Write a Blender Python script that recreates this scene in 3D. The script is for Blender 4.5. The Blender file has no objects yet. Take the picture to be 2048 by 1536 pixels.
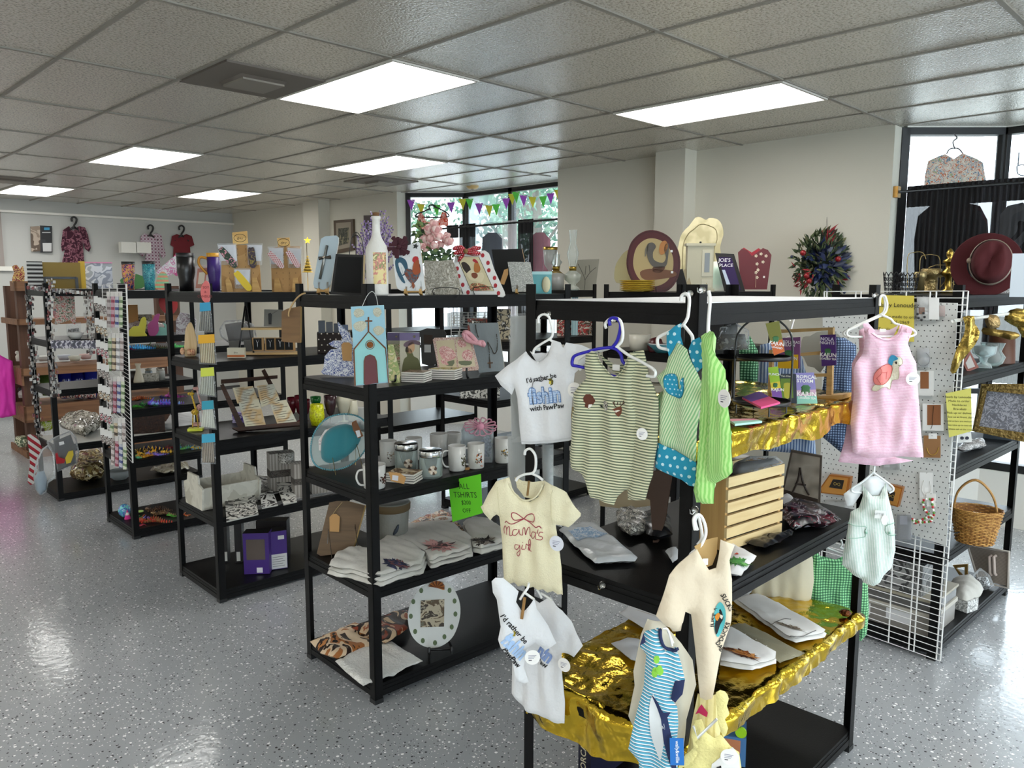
import bpy, bmesh, math, random
from mathutils import Vector, Matrix, noise
from mathutils.geometry import delaunay_2d_cdt
PI=math.pi
S=bpy.context.scene; COL=S.collection
# ------------------------------------------------------------ camera
CX,CY,CZ=-1.32055,-4.64559,1.83
YAW,PIT,ROL,FPX=0.7873363,-0.12684,0.00187,1567.78
def _cam():
	cy,sy=math.cos(YAW),math.sin(YAW)
	w=Vector((cy*math.cos(PIT),sy*math.cos(PIT),math.sin(PIT)))
	r=Vector((sy,-cy,0)); u=r.cross(w)
	r2=r*math.cos(ROL)+u*math.sin(ROL); u2=-r*math.sin(ROL)+u*math.cos(ROL)
	return r2,u2,w
CR,CU,CW=_cam(); C0=Vector((CX,CY,CZ))
cam=bpy.data.cameras.new('camera'); camo=bpy.data.objects.new('camera',cam); COL.objects.link(camo)
cam.sensor_width=36; cam.lens=FPX/2048*36; cam.clip_start=.02
camo.matrix_world=Matrix(((CR.x,CU.x,-CW.x,CX),(CR.y,CU.y,-CW.y,CY),(CR.z,CU.z,-CW.z,CZ),(0,0,0,1)))
S.camera=camo
# ------------------------------------------------------------ light, exposure
S.view_settings.view_transform='Standard'; S.view_settings.look='None'
S.view_settings.gamma=1; S.view_settings.use_curve_mapping=False
S.view_settings.exposure=1.05
W=bpy.data.worlds.new('sky'); S.world=W; W.use_nodes=True
_b=W.node_tree.nodes['Background']; _b.inputs[0].default_value=(.97,.985,1,1); _b.inputs[1].default_value=3.0
LAMP=6.5      # emission of the ceiling diffusers
# ------------------------------------------------------------ picture helpers
def ray(x,y): return CR*((x-1024)/FPX)+CU*((768-y)/FPX)+CW
def atz(x,y,z):
	d=ray(x,y); return C0+d*((z-CZ)/d.z)
def atx(x,y,X):
	d=ray(x,y); return C0+d*((X-CX)/d.x)
def aty(x,y,Y):
	d=ray(x,y); return C0+d*((Y-CY)/d.y)
def atd(x,y,D):
	d=ray(x,y); return C0+d*(D/d.dot(CW))
def mpp(p): return (Vector(p)-C0).dot(CW)/FPX      # metres per pixel at a place
# ------------------------------------------------------------ materials
def lin(c):
	if isinstance(c,str):
		c=[int(c[i:i+2],16)/255 for i in(0,2,4)]
		c=[v/12.92 if v<=.04045 else ((v+.055)/1.055)**2.4 for v in c]
	return (c[0],c[1],c[2],1)
MT={}
def nt(name):
	m=bpy.data.materials.new(name); m.use_nodes=True; t=m.node_tree
	return m,t,t.nodes,t.links,t.nodes['Principled BSDF']
def mat(col,rough=.55,metal=0,**k):
	key=('m',str(col),rough,metal,str(sorted(k.items())))
	if key in MT: return MT[key]
	m,t,N,L,P=nt('mat_%s'%(col if isinstance(col,str) else 'c'))
	P.inputs['Base Color'].default_value=lin(col); P.inputs['Roughness'].default_value=rough
	P.inputs['Metallic'].default_value=metal
	if 'coat' in k: P.inputs['Coat Weight'].default_value=k['coat']
	if 'sheen' in k: P.inputs['Sheen Weight'].default_value=k['sheen']
	if 'trans' in k: P.inputs['Transmission Weight'].default_value=k['trans']; P.inputs['IOR'].default_value=k.get('ior',1.45)
	if 'alpha' in k: P.inputs['Alpha'].default_value=k['alpha']
	if 'emit' in k:
		P.inputs['Emission Color'].default_value=lin(k.get('ecol',col)); P.inputs['Emission Strength'].default_value=k['emit']
	b=k.get('bump')
	if b:
		tc=N.new('ShaderNodeTexCoord'); n=N.new('ShaderNodeTexNoise'); n.inputs['Scale'].default_value=b[0]; n.inputs['Detail'].default_value=b[2] if len(b)>2 else 3
		L.new(tc.outputs['Object'],n.inputs['Vector']); bp=N.new('ShaderNodeBump'); bp.inputs['Strength'].default_value=b[1]; bp.inputs['Distance'].default_value=.01
		L.new(n.outputs['Fac'],bp.inputs['Height']); L.new(bp.outputs[0],P.inputs['Normal'])
	MT[key]=m; return m
def nodecol(name,fn,rough=.7,metal=0,bump=None,sheen=0):
	"""material whose colour comes from nodes: fn(N,L,vec)->colour socket"""
	key=('n',name)
	if key in MT: return MT[key]
	m,t,N,L,P=nt(name); tc=N.new('ShaderNodeTexCoord')
	o=fn(N,L,tc.outputs['Object']); L.new(o,P.inputs['Base Color'])
	P.inputs['Roughness'].default_value=rough; P.inputs['Metallic'].default_value=metal; P.inputs['Sheen Weight'].default_value=sheen
	if bump:
		n=N.new('ShaderNodeTexNoise'); n.inputs['Scale'].default_value=bump[0]; L.new(tc.outputs['Object'],n.inputs['Vector'])
		bp=N.new('ShaderNodeBump'); bp.inputs['Strength'].default_value=bump[1]; bp.inputs['Distance'].default_value=.01
		L.new(n.outputs['Fac'],bp.inputs['Height']); L.new(bp.outputs[0],P.inputs['Normal'])
	MT[key]=m; return m
def mixc(N,L,fac,a,b):
	x=N.new('ShaderNodeMix'); x.data_type='RGBA'
	if hasattr(fac,'type'): L.new(fac,x.inputs[0])
	else: x.inputs[0].default_value=fac
	for s,v in((6,a),(7,b)):
		if hasattr(v,'type'): L.new(v,x.inputs[s])
		else: x.inputs[s].default_value=lin(v)
	return x.outputs[2]
def mth(N,L,op,a,b=None,c=None):
	x=N.new('ShaderNodeMath'); x.operation=op
	for i,v in enumerate((a,b,c)):
		if v is None: continue
		if hasattr(v,'type'): L.new(v,x.inputs[i])
		else: x.inputs[i].default_value=v
	return x.outputs[0]
def sep(N,L,v):
	s=N.new('ShaderNodeSeparateXYZ'); L.new(v,s.inputs[0]); return s.outputs
def wob(N,L,v,sc,amt):
	"""coordinates pushed about by a little noise"""
	n=N.new('ShaderNodeTexNoise'); n.inputs['Scale'].default_value=sc; L.new(v,n.inputs['Vector'])
	a=N.new('ShaderNodeVectorMath'); a.operation='MULTIPLY_ADD'; L.new(n.outputs['Color'],a.inputs[0])
	a.inputs[1].default_value=(amt,amt,amt); L.new(v,a.inputs[2]); return a.outputs[0]
def stripe(c1,c2,per,axis=2,duty=.5,ang=0,wobble=0,rough=.8,soft=False,c3=None):
	def fn(N,L,v):
		if wobble: v=wob(N,L,v,9,wobble)
		o=sep(N,L,v); a=math.radians(ang)
		if ang: s=mth(N,L,'ADD',mth(N,L,'MULTIPLY',o[0],math.cos(a)),mth(N,L,'MULTIPLY',o[2],math.sin(a)))
		else: s=o[axis]
		fr=mth(N,L,'FRACT',mth(N,L,'DIVIDE',s,per))
		f=mth(N,L,'LESS_THAN',fr,duty)
		col=mixc(N,L,f,c2,c1)
		if c3: col=mixc(N,L,mth(N,L,'LESS_THAN',fr,duty*.3),col,c3)
		return col
	return nodecol('stripes_%s_%s_%g_%g_%g_%g'%(c1,c2,per,axis,ang,duty),fn,rough,bump=(60,.25),sheen=.2)
def gingham(c1,c2,c3,per,ang=0):
	def fn(N,L,v):
		v=wob(N,L,v,8,.012); o=sep(N,L,v)
		f=mth(N,L,'LESS_THAN',mth(N,L,'FRACT',mth(N,L,'DIVIDE',o[0],per)),.5)
		g=mth(N,L,'LESS_THAN',mth(N,L,'FRACT',mth(N,L,'DIVIDE',o[2],per)),.5)
		return mixc(N,L,g,mixc(N,L,f,c1,c2),mixc(N,L,f,c2,c3))
	return nodecol('gingham_%s_%s_%g'%(c1,c3,per),fn,.85,bump=(80,.2),sheen=.2)
def dots(c1,c2,per,r=.3,rough=.8):
	def fn(N,L,v):
		o=sep(N,L,v)
		z=mth(N,L,'DIVIDE',o[2],per); row=mth(N,L,'FLOOR',z)
		x=mth(N,L,'ADD',mth(N,L,'DIVIDE',o[0],per),mth(N,L,'MULTIPLY',row,.5))
		a=mth(N,L,'SUBTRACT',mth(N,L,'FRACT',x),.5); b=mth(N,L,'SUBTRACT',mth(N,L,'FRACT',z),.5)
		d=mth(N,L,'ADD',mth(N,L,'MULTIPLY',a,a),mth(N,L,'MULTIPLY',b,b))
		return mixc(N,L,mth(N,L,'LESS_THAN',d,r*r),c1,c2)
	return nodecol('dots_%s_%s_%g'%(c1,c2,per),fn,rough)
def prnt(name,cols,sc,rough=.6,detail=2,dist=1.0,metal=0,bump=None):
	"""blotchy print / painting / camouflage of several colours"""
	def fn(N,L,v):
		n=N.new('ShaderNodeTexNoise'); n.inputs['Scale'].default_value=sc; n.inputs['Detail'].default_value=detail; n.inputs['Distortion'].default_value=dist
		L.new(v,n.inputs['Vector']); r=N.new('ShaderNodeValToRGB'); r.color_ramp.interpolation='CONSTANT' if dist else 'LINEAR'
		k=len(cols); e=r.color_ramp.elements
		while len(e)<k: e.new(.5)
		for i,c in enumerate(cols):
			e[i].position=.3+.4*i/k if i else 0; e[i].color=lin(c)
		L.new(n.outputs['Fac'],r.inputs[0]); return r.outputs[0]
	return nodecol('print_'+name,fn,rough,metal,bump=bump)
def wood(c1,c2,sc=30,axis=2,rough=.6):
	def fn(N,L,v):
		mp=N.new('ShaderNodeMapping'); s=[sc,sc,sc]; s[axis]=sc*.08; mp.inputs['Scale'].default_value=s; L.new(v,mp.inputs[0])
		n=N.new('ShaderNodeTexNoise'); n.inputs['Scale'].default_value=1; n.inputs['Detail'].default_value=4; n.inputs['Distortion'].default_value=1.5
		L.new(mp.outputs[0],n.inputs['Vector']); r=N.new('ShaderNodeValToRGB'); r.color_ramp.elements[0].position=.35; r.color_ramp.elements[1].position=.65
		r.color_ramp.elements[0].color=lin(c1); r.color_ramp.elements[1].color=lin(c2); L.new(n.outputs['Fac'],r.inputs[0]); return r.outputs[0]
	return nodecol('wood_%s_%s_%g_%d'%(c1,c2,sc,axis),fn,rough)
def clear(tint='ffffff',a=.15,rough=.06,name='plastic'):
	"""thin clear plastic or glass: mostly see-through, with a shine"""
	key=('c',tint,a,rough)
	if key in MT: return MT[key]
	m,t,N,L,P=nt('clear_'+name); out=N['Material Output']
	P.inputs['Base Color'].default_value=lin(tint); P.inputs['Roughness'].default_value=rough; P.inputs['Specular IOR Level'].default_value=.8
	tr=N.new('ShaderNodeBsdfTransparent'); tr.inputs[0].default_value=lin(tint)
	fr=N.new('ShaderNodeFresnel'); fr.inputs[0].default_value=1.35
	f=mth(N,L,'MINIMUM',mth(N,L,'ADD',mth(N,L,'MULTIPLY',fr.outputs[0],.9),a),1.0)
	mx=N.new('ShaderNodeMixShader'); L.new(f,mx.inputs[0]); L.new(tr.outputs[0],mx.inputs[1]); L.new(P.outputs[0],mx.inputs[2]); L.new(mx.outputs[0],out.inputs[0])
	tc=N.new('ShaderNodeTexCoord'); n=N.new('ShaderNodeTexNoise'); n.inputs['Scale'].default_value=22; n.inputs['Distortion'].default_value=1.5; L.new(tc.outputs['Object'],n.inputs['Vector'])
	if name=='bag':
		bp=N.new('ShaderNodeBump'); bp.inputs['Strength'].default_value=.8; bp.inputs['Distance'].default_value=.01; L.new(n.outputs['Fac'],bp.inputs['Height']); L.new(bp.outputs[0],P.inputs['Normal']); L.new(bp.outputs[0],fr.inputs['Normal'])
	MT[key]=m; return m
BLK='101011'; WHT='e9e9e6'
def thin(m,k=.5):
	"""let light through a cloth hung before a window"""
	t=m.node_tree; N=t.nodes; L=t.links; P=N['Principled BSDF']; tr=N.new('ShaderNodeBsdfTranslucent'); mx=N.new('ShaderNodeMixShader'); mx.inputs[0].default_value=k
	if P.inputs[0].is_linked: L.new(P.inputs[0].links[0].from_socket,tr.inputs[0])
	else: tr.inputs[0].default_value=P.inputs[0].default_value
	L.new(P.outputs[0],mx.inputs[1]); L.new(tr.outputs[0],mx.inputs[2]); L.new(mx.outputs[0],N['Material Output'].inputs[0]); return m
# ------------------------------------------------------------ mesh builder
class MB:
	def __init__(s): s.v=[];s.f=[];s.m=[];s.mats=[];s.sm=[]
	def mi(s,m):
		if m not in s.mats: s.mats.append(m)
		return s.mats.index(m)
	def add(s,vs,fs,m,smooth=False,M=None):
		b=len(s.v); i=s.mi(m)
		s.v+= [tuple(M@Vector(v)) if M else tuple(v) for v in vs]
		for f in fs: s.f.append([b+k for k in f]); s.m.append(i); s.sm.append(smooth)
		return s
	def box(s,c,d,m,M=None,rz=0):
		x,y,z=[a/2 for a in d]; R=Matrix.Rotation(rz,3,'Z') if rz else None
		vs=[]
		for i in(-1,1):
			for j in(-1,1):
				for k in(-1,1):
					p=Vector((i*x,j*y,k*z)); p=R@p if R else p; vs.append(p+Vector(c))
		return s.add(vs,[(0,1,3,2),(4,6,7,5),(0,4,5,1),(2,3,7,6),(0,2,6,4),(1,5,7,3)],m,False,M)
	def bx(s,a,b,m,M=None): return s.box([(p+q)/2 for p,q in zip(a,b)],[abs(q-p) for p,q in zip(a,b)],m,M)
	def prism(s,o,y0,y1,m,M=None,side=None):
		"""outline o in local x,z, from depth y0 (front) to y1 (back)"""
		n=len(o); ar=sum(o[i][0]*o[(i+1)%n][1]-o[(i+1)%n][0]*o[i][1] for i in range(n))
		if ar<0: o=o[::-1]
		vs=[(x,y0,z) for x,z in o]+[(x,y1,z) for x,z in o]
		s.add(vs,[tuple(range(n))],m,False,M); b=len(s.v)-2*n; i=s.mi(m); j=s.mi(side or m)
		if y1!=y0:
			s.f.append([b+n+k for k in reversed(range(n))]); s.m.append(i); s.sm.append(False)
			for k in range(n):
				l=(k+1)%n; s.f.append([b+k,b+n+k,b+n+l,b+l]); s.m.append(j); s.sm.append(False)
		return s
	def lathe(s,prof,m,c=(0,0,0),seg=20,M=None,sm=True,sx=1,sy=1):
		vs=[];fs=[];n=len(prof)
		for k in range(seg):
			a=2*PI*k/seg
			for r,z in prof: vs.append((c[0]+r*math.cos(a)*sx,c[1]+r*math.sin(a)*sy,c[2]+z))
		for k in range(seg):
			l=(k+1)%seg
			for i in range(n-1): fs.append((k*n+i,l*n+i,l*n+i+1,k*n+i+1))
		return s.add(vs,fs,m,sm,M)
	def ball(s,c,r,m,seg=10,rings=6,M=None,sc=(1,1,1)):
		prof=[(max(1e-5,r*math.sin(PI*i/rings))*1.0,-r*math.cos(PI*i/rings)*sc[2]) for i in range(rings+1)]
		return s.lathe(prof,m,c,seg,M,True,sc[0],sc[1])
	def tube(s,pts,r,m,seg=6,close=False,M=None,sm=True):
		pts=[Vector(p) for p in pts]; n=len(pts)
		if n<2: return s
		vs=[];fs=[]; up=Vector((0,0,1)); prev=None
		for i,p in enumerate(pts):
			if close: t=pts[(i+1)%n]-pts[i-1]
			else: t=pts[min(i+1,n-1)]-pts[max(i-1,0)]
			if t.length<1e-9: t=Vector((0,0,1))
			t.normalize()
			if prev is None:
				a=t.cross(up)
				if a.length<.1: a=t.cross(Vector((1,0,0)))
			else: a=prev-t*prev.dot(t)
			if a.length<1e-6: a=t.orthogonal()
			a.normalize(); prev=a; b=t.cross(a)
			rr=r[i] if isinstance(r,(list,tuple)) else r
			for k in range(seg):
				q=2*PI*k/seg; vs.append(p+(a*math.cos(q)+b*math.sin(q))*rr)
		for i in range(n if close else n-1):
			j=(i+1)%n
			for k in range(seg):
				l=(k+1)%seg; fs.append((i*seg+k,i*seg+l,j*seg+l,j*seg+k))
		if not close: fs+= [tuple(range(seg)),tuple((n-1)*seg+k for k in reversed(range(seg)))]
		return s.add(vs,fs,m,sm,M)
	def cyl(s,a,b,r,m,seg=12,r2=None,M=None): return s.tube([a,b],[r,r2 if r2 is not None else r],m,seg,M=M,sm=seg>6)
	def disc(s,c,r,m,y=0,seg=20,rz=None,M=None,th=0):
		o=[(c[0]+r*math.cos(2*PI*k/seg),c[1]+(rz or r)*math.sin(2*PI*k/seg)) for k in range(seg)]
		return s.prism(o,y,y+th,m,M)
	def build(s,name,parent=None,M=None,loc=None):
		me=bpy.data.meshes.new(name); me.from_pydata([tuple(v) for v in s.v],[],s.f)
		for m in s.mats: me.materials.append(m)
		me.polygons.foreach_set('material_index',s.m); me.polygons.foreach_set('use_smooth',s.sm); me.update()
		o=bpy.data.objects.new(name,me); COL.objects.link(o)
		if parent: o.parent=parent
		if M: o.matrix_basis=M
		if loc: o.location=loc
		return o
def tag(o,label=None,cat=None,group=None,kind=None):
	if label: o['label']=label
	if cat: o['category']=cat
	if group: o['group']=group
	if kind: o['kind']=kind
	return o
def thing(name,label,cat,M=None,loc=None,group=None):
	o=bpy.data.objects.new(name,None); COL.objects.link(o); o.empty_display_size=.05
	if M: o.matrix_world=M
	if loc is not None: o.location=loc
	return tag(o,label,cat,group)
def struct(name,mb,M=None): return tag(mb.build(name,None,M),kind='structure')
KIDS={}
def copy(o,M,label=None,group=None):
	r=o.copy(); COL.objects.link(r); r.matrix_basis=M
	if label: r['label']=label
	if group: r['group']=group
	for ch in [c for c in bpy.data.objects if c.parent==o]:
		c=ch.copy(); COL.objects.link(c); c.parent=r
		for g in [k for k in bpy.data.objects if k.parent==ch]:
			d=g.copy(); COL.objects.link(d); d.parent=c
	return r
# ------------------------------------------------------------ upright frames: local x to the right, z up, y away from the viewer
class Fr:
	def __init__(s,p,yaw=0,tilt=0,roll=0,ab=False):
		p=Vector(p); d=p-C0; a=math.atan2(d.y,d.x)-PI/2
		if ab: a=0
		a+=math.radians(yaw)
		s.M=Matrix.Translation(p)@Matrix.Rotation(a,4,'Z')@Matrix.Rotation(math.radians(-tilt),4,'X')@Matrix.Rotation(math.radians(roll),4,'Y')
		s.I=s.M.inverted(); s.p=p; s.k=mpp(p); s.a=a
		s.n=s.M.to_3x3()@Vector((0,1,0))
	def px(s,x,y,d=0):
		"""picture point -> local (x,z) on the plane y=d"""
		r=ray(x,y); o=s.p+s.n*d; t=(o-C0).dot(s.n)/r.dot(s.n); q=s.I@(C0+r*t); return (q.x,q.z)
	def tr(s,pts,d=0): return [s.px(x,y,d) for x,y in pts]
def cr(pts,n=4,close=True):
	"""smooth closed or open curve through points"""
	P=[Vector(p) for p in pts]; k=len(P); out=[]
	for i in range(k if close else k-1):
		g=(lambda j:P[j%k]) if close else (lambda j:P[max(0,min(k-1,j))])
		a,b,c,d=g(i-1),g(i),g(i+1),g(i+2)
		for t in range(n):
			u=t/n; out.append(.5*((2*b)+(c-a)*u+(2*a-5*b+4*c-d)*u*u+(3*b-a-3*c+d)*u**3))
	if not close: out.append(P[-1])
	return [tuple(p) for p in out]
def inpoly(x,z,o):
	c=False; j=len(o)-1
	for i in range(len(o)):
		if (o[i][1]>z)!=(o[j][1]>z) and x<(o[j][0]-o[i][0])*(z-o[i][1])/(o[j][1]-o[i][1])+o[i][0]: c=not c
		j=i
	return c
def edged(x,z,o):
	b=9
	for i in range(len(o)):
		ax,az=o[i-1]; bx,bz=o[i]; dx,dz=bx-ax,bz-az; l=dx*dx+dz*dz
		t=0 if l<1e-12 else max(0,min(1,((x-ax)*dx+(z-az)*dz)/l))
		q=(ax+t*dx-x)**2+(az+t*dz-z)**2
		if q<b: b=q
	return math.sqrt(b)
def resamp(o,s):
	r=[]
	for i in range(len(o)):
		a,b=o[i],o[(i+1)%len(o)]; n=max(1,int(math.dist(a,b)/s+.5))
		r+=[(a[0]+(b[0]-a[0])*k/n,a[1]+(b[1]-a[1])*k/n) for k in range(n)]
	return r
class Cloth:
	"""puffy double sheet of cloth with folds: outline in local x,z"""
	def __init__(s,mb,o,m,th=.012,fold=.008,step=.012,ff=(9,2.2),seed=0,back=True,y0=0,wr=.003,ew=.03):
		s.o=resamp(o,step); s.th=th; s.fold=fold; s.ff=ff; s.sd=seed; s.y0=y0; s.wr=wr; s.ew=ew
		o=s.o; n=len(o); x0=min(p[0] for p in o); x1=max(p[0] for p in o); z0=min(p[1] for p in o); z1=max(p[1] for p in o)
		pts=[Vector(p) for p in o]; z=z0+step/2; r=0
		while z<z1:
			x=x0+step/2+(step/2 if r%2 else 0)
			while x<x1:
				if inpoly(x,z,o) and edged(x,z,o)>step*.45: pts.append(Vector((x,z)))
				x+=step
			z+=step*.87; r+=1
		res=delaunay_2d_cdt(pts,[(i,(i+1)%n) for i in range(n)],[],1,1e-6)
		V,F=res[0],res[2]; e=[edged(p.x,p.y,o) for p in V]
		F=[f if sum(V[f[k]].x*V[f[(k+1)%3]].y-V[f[(k+1)%3]].x*V[f[k]].y for k in range(3))>0 else f[::-1] for f in F]
		fv=[(p.x,s.dep(p.x,p.y,ee),p.y) for p,ee in zip(V,e)]
		mb.add(fv,F,m,True)
		if back:
			bv=[(p.x,max(s.dep(p.x,p.y,ee)+.0012,s.dep(p.x,p.y,ee)+2*th*s.pf(ee)),p.y) for p,ee in zip(V,e)]
			mb.add(bv,[f[::-1] for f in F],m,True)
	def pf(s,e): t=min(1,e/s.ew); return math.sqrt(t*(2-t))
	def dep(s,x,z,e=None):
		if e is None: e=edged(x,z,s.o)
		a=noise.noise(Vector((x*s.ff[0]*3,z*s.ff[1]*3,s.sd)))*s.fold+noise.noise(Vector((x*38,z*24,s.sd+5)))*s.wr
		return s.y0-s.th*s.pf(e)+a
	def decal(s,mb,o,m,lift=.0016,step=.012):
		o=resamp(o,step); n=len(o); x0=min(p[0] for p in o); x1=max(p[0] for p in o); z0=min(p[1] for p in o); z1=max(p[1] for p in o)
		pts=[Vector(p) for p in o]; z=z0+step/2
		while z<z1:
			x=x0+step/2
			while x<x1:
				if inpoly(x,z,o) and edged(x,z,o)>step*.45: pts.append(Vector((x,z)))
				x+=step
			z+=step
		res=delaunay_2d_cdt(pts,[(i,(i+1)%n) for i in range(n)],[],1,1e-7)
		V,F=res[0],res[2]
		F=[f if (V[f[1]].x-V[f[0]].x)*(V[f[2]].y-V[f[0]].y)-(V[f[2]].x-V[f[0]].x)*(V[f[1]].y-V[f[0]].y)>0 else f[::-1] for f in F]
		mb.add([(p.x,s.dep(p.x,p.y)-lift,p.y) for p in V],F,m,True)
	def burst(s,mb,x,z,rx,rz,cols,n=40,seed=0,lift=.002):
		"""ragged floral artwork: petals thrown about the point x,z"""
		R=random.Random(seed)
		for i in range(n):
			a=R.random()*2*PI; q=R.random()**.7; cx=x+rx*q*.75*math.cos(a); cz=z+rz*q*.75*math.sin(a); b=a+R.gauss(0,.6); l=(.22+.3*R.random()); w=.10+.08*R.random(); dx,dz=rx*l*math.cos(b),rz*l*math.sin(b); ex,ez=-rx*w*math.sin(b),rz*w*math.cos(b)
			P=[(cx-dx,cz-dz),(cx-dx*.2+ex,cz-dz*.2+ez),(cx+dx,cz+dz),(cx-dx*.2-ex,cz-dz*.2-ez)]
			ar=sum(P[k][0]*P[(k+1)%4][1]-P[(k+1)%4][0]*P[k][1] for k in range(4)); P=P if ar>0 else P[::-1]
			mb.add([(u,s.dep(u,v)-lift-i*2e-5,v) for u,v in P],[(0,1,2,3)],mat(cols[int(q*len(cols)*.999)] if R.random()<.6 else R.choice(cols),.7))
	def line(s,mb,pts,m,w=.0015,lift=.001,n=4,close=False):
		p=cr(pts,n,close) if len(pts)>2 else [tuple(q) for q in pts]
		mb.tube([(x,s.dep(x,z)-lift,z) for x,z in p],w,m,4,close)
	def text(s,mb,t,m,x,z,size,**k):
		b=MB(); text(b,t,m,x,z,size,**k); mb.add([(v[0],s.dep(v[0],v[2])-.0022,v[2]) for v in b.v],b.f,m)
TXC={}
def text(mb,t,m,x,z,size,y=-.001,rot=0,shear=0,bold=0,sx=1,al='CENTER',M=None):
	"""lettering laid on the local x,z plane, centred on x, baseline z"""
	key=(t,shear,bold,al)
	if key not in TXC:
		c=bpy.data.curves.new('t','FONT'); c.body=t; c.align_x=al; c.shear=shear; c.offset=bold; c.size=1; c.resolution_u=2
		ob=bpy.data.objects.new('t',c); COL.objects.link(ob); bpy.context.view_layer.update()
		me=bpy.data.meshes.new_from_object(ob.evaluated_get(bpy.context.evaluated_depsgraph_get()))
		TXC[key]=([tuple(v.co) for v in me.vertices],[tuple(p.vertices) for p in me.polygons])
		bpy.data.objects.remove(ob); bpy.data.curves.remove(c); bpy.data.meshes.remove(me)
	V,F=TXC[key]; ca,sa=math.cos(rot),math.sin(rot)
	vs=[]
	for p in V:
		a,b=p[0]*size*sx,p[1]*size; vs.append((x+a*ca-b*sa,y,z+a*sa+b*ca))
	mb.add(vs,F,m,False,M)
# ============================================================ the room
def speck():
	m,t,N,L,P=nt('speckled_epoxy_floor'); tc=N.new('ShaderNodeTexCoord')
	base=mixc(N,L,.5,'9fa3a6','9fa3a6'); n=N.new('ShaderNodeTexNoise'); n.inputs['Scale'].default_value=1.3; L.new(tc.outputs['Object'],n.inputs['Vector'])
	base=mixc(N,L,n.outputs['Fac'],'989ca0','a8abad')
	for sc,thr,c,seed,dn in((48,.24,'ffffff',0,.25),(52,.22,'101113',3.7,.19),(95,.26,'f4f4f2',8.1,.17),(90,.22,'222326',5.3,.12)):
		mp=N.new('ShaderNodeMapping'); mp.inputs['Location'].default_value=(seed,seed*1.7,0); L.new(tc.outputs['Object'],mp.inputs[0])
		v=N.new('ShaderNodeTexVoronoi'); v.voronoi_dimensions='2D'; v.inputs['Scale'].default_value=sc; L.new(mp.outputs[0],v.inputs['Vector'])
		s=N.new('ShaderNodeSeparateColor'); L.new(v.outputs['Color'],s.inputs[0])
		a=mth(N,L,'MULTIPLY',s.outputs[1],thr*1.3)          # flake size varies
		hit=mth(N,L,'MULTIPLY',mth(N,L,'LESS_THAN',v.outputs['Distance'],a),mth(N,L,'LESS_THAN',s.outputs[0],dn))
		base=mixc(N,L,hit,base,c)
	L.new(base,P.inputs['Base Color']); P.inputs['Roughness'].default_value=.3; P.inputs['Coat Weight'].default_value=.8; P.inputs['Coat Roughness'].default_value=.12
	n=N.new('ShaderNodeTexNoise'); n.inputs['Scale'].default_value=26; n.inputs['Detail'].default_value=2; L.new(tc.outputs['Object'],n.inputs['Vector'])
	bp=N.new('ShaderNodeBump'); bp.inputs['Strength'].default_value=.12; bp.inputs['Distance'].default_value=.01; L.new(n.outputs['Fac'],bp.inputs['Height']); L.new(bp.outputs[0],P.inputs['Normal']); L.new(bp.outputs[0],P.inputs['Coat Normal'])
	return m
def tiles():
	m,t,N,L,P=nt('mineral_ceiling_tile'); tc=N.new('ShaderNodeTexCoord'); n=N.new('ShaderNodeTexNoise'); n.inputs['Scale'].default_value=80; n.inputs['Detail'].default_value=1.5; L.new(tc.outputs['Object'],n.inputs['Vector'])
	n2=N.new('ShaderNodeTexNoise'); n2.inputs['Scale'].default_value=.8; L.new(tc.outputs['Object'],n2.inputs['Vector'])
	c=mixc(N,L,n2.outputs['Fac'],'c2baac','cac2b5'); r=N.new('ShaderNodeValToRGB'); r.color_ramp.elements[0].position=.36; r.color_ramp.elements[1].position=.5; L.new(n.outputs['Fac'],r.inputs[0])
	c=mixc(N,L,r.outputs[0],'989084',c); L.new(c,P.inputs['Base Color']); P.inputs['Roughness'].default_value=.27; P.inputs['Specular IOR Level'].default_value=.9
	bp=N.new('ShaderNodeBump'); bp.inputs['Strength'].default_value=.6; bp.inputs['Distance'].default_value=.006; L.new(n.outputs['Fac'],bp.inputs['Height']); L.new(bp.outputs[0],P.inputs['Normal'])
	P.inputs['Coat Weight'].default_value=.7; P.inputs['Coat Roughness'].default_value=.22; P.inputs['Coat IOR'].default_value=1.7; L.new(bp.outputs[0],P.inputs['Coat Normal'])
	return m
HC=2.988; XL,XR,YF,YB=-5.2,4.8,-8.4,8.15
FLOOR=speck(); TILE=tiles()
WALL=mat('cdc9bb',.75,bump=(140,.08)); WALL2=mat('bcbdb9',.75); TRIM=mat('e6e4dc',.5); GRID=mat('8c877d',.5); DARK=mat('17181a',.45)
struct('floor',MB().box((-.2,0,-.05),(12.2,18,.1),FLOOR))
struct('ceiling',MB().box((.1,0,HC+.05),(11.4,17.4,.1),TILE))
g=MB()
for i in range(-9,9):
	g.box((i*.6096,0,HC-.002),(.022,17,.008),GRID)
for j in range(-7,8):
	g.box((-.1,j*1.2192-.0,HC-.0025),(10.4,.022,.009),GRID)
struct('trim_1',g)
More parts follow.
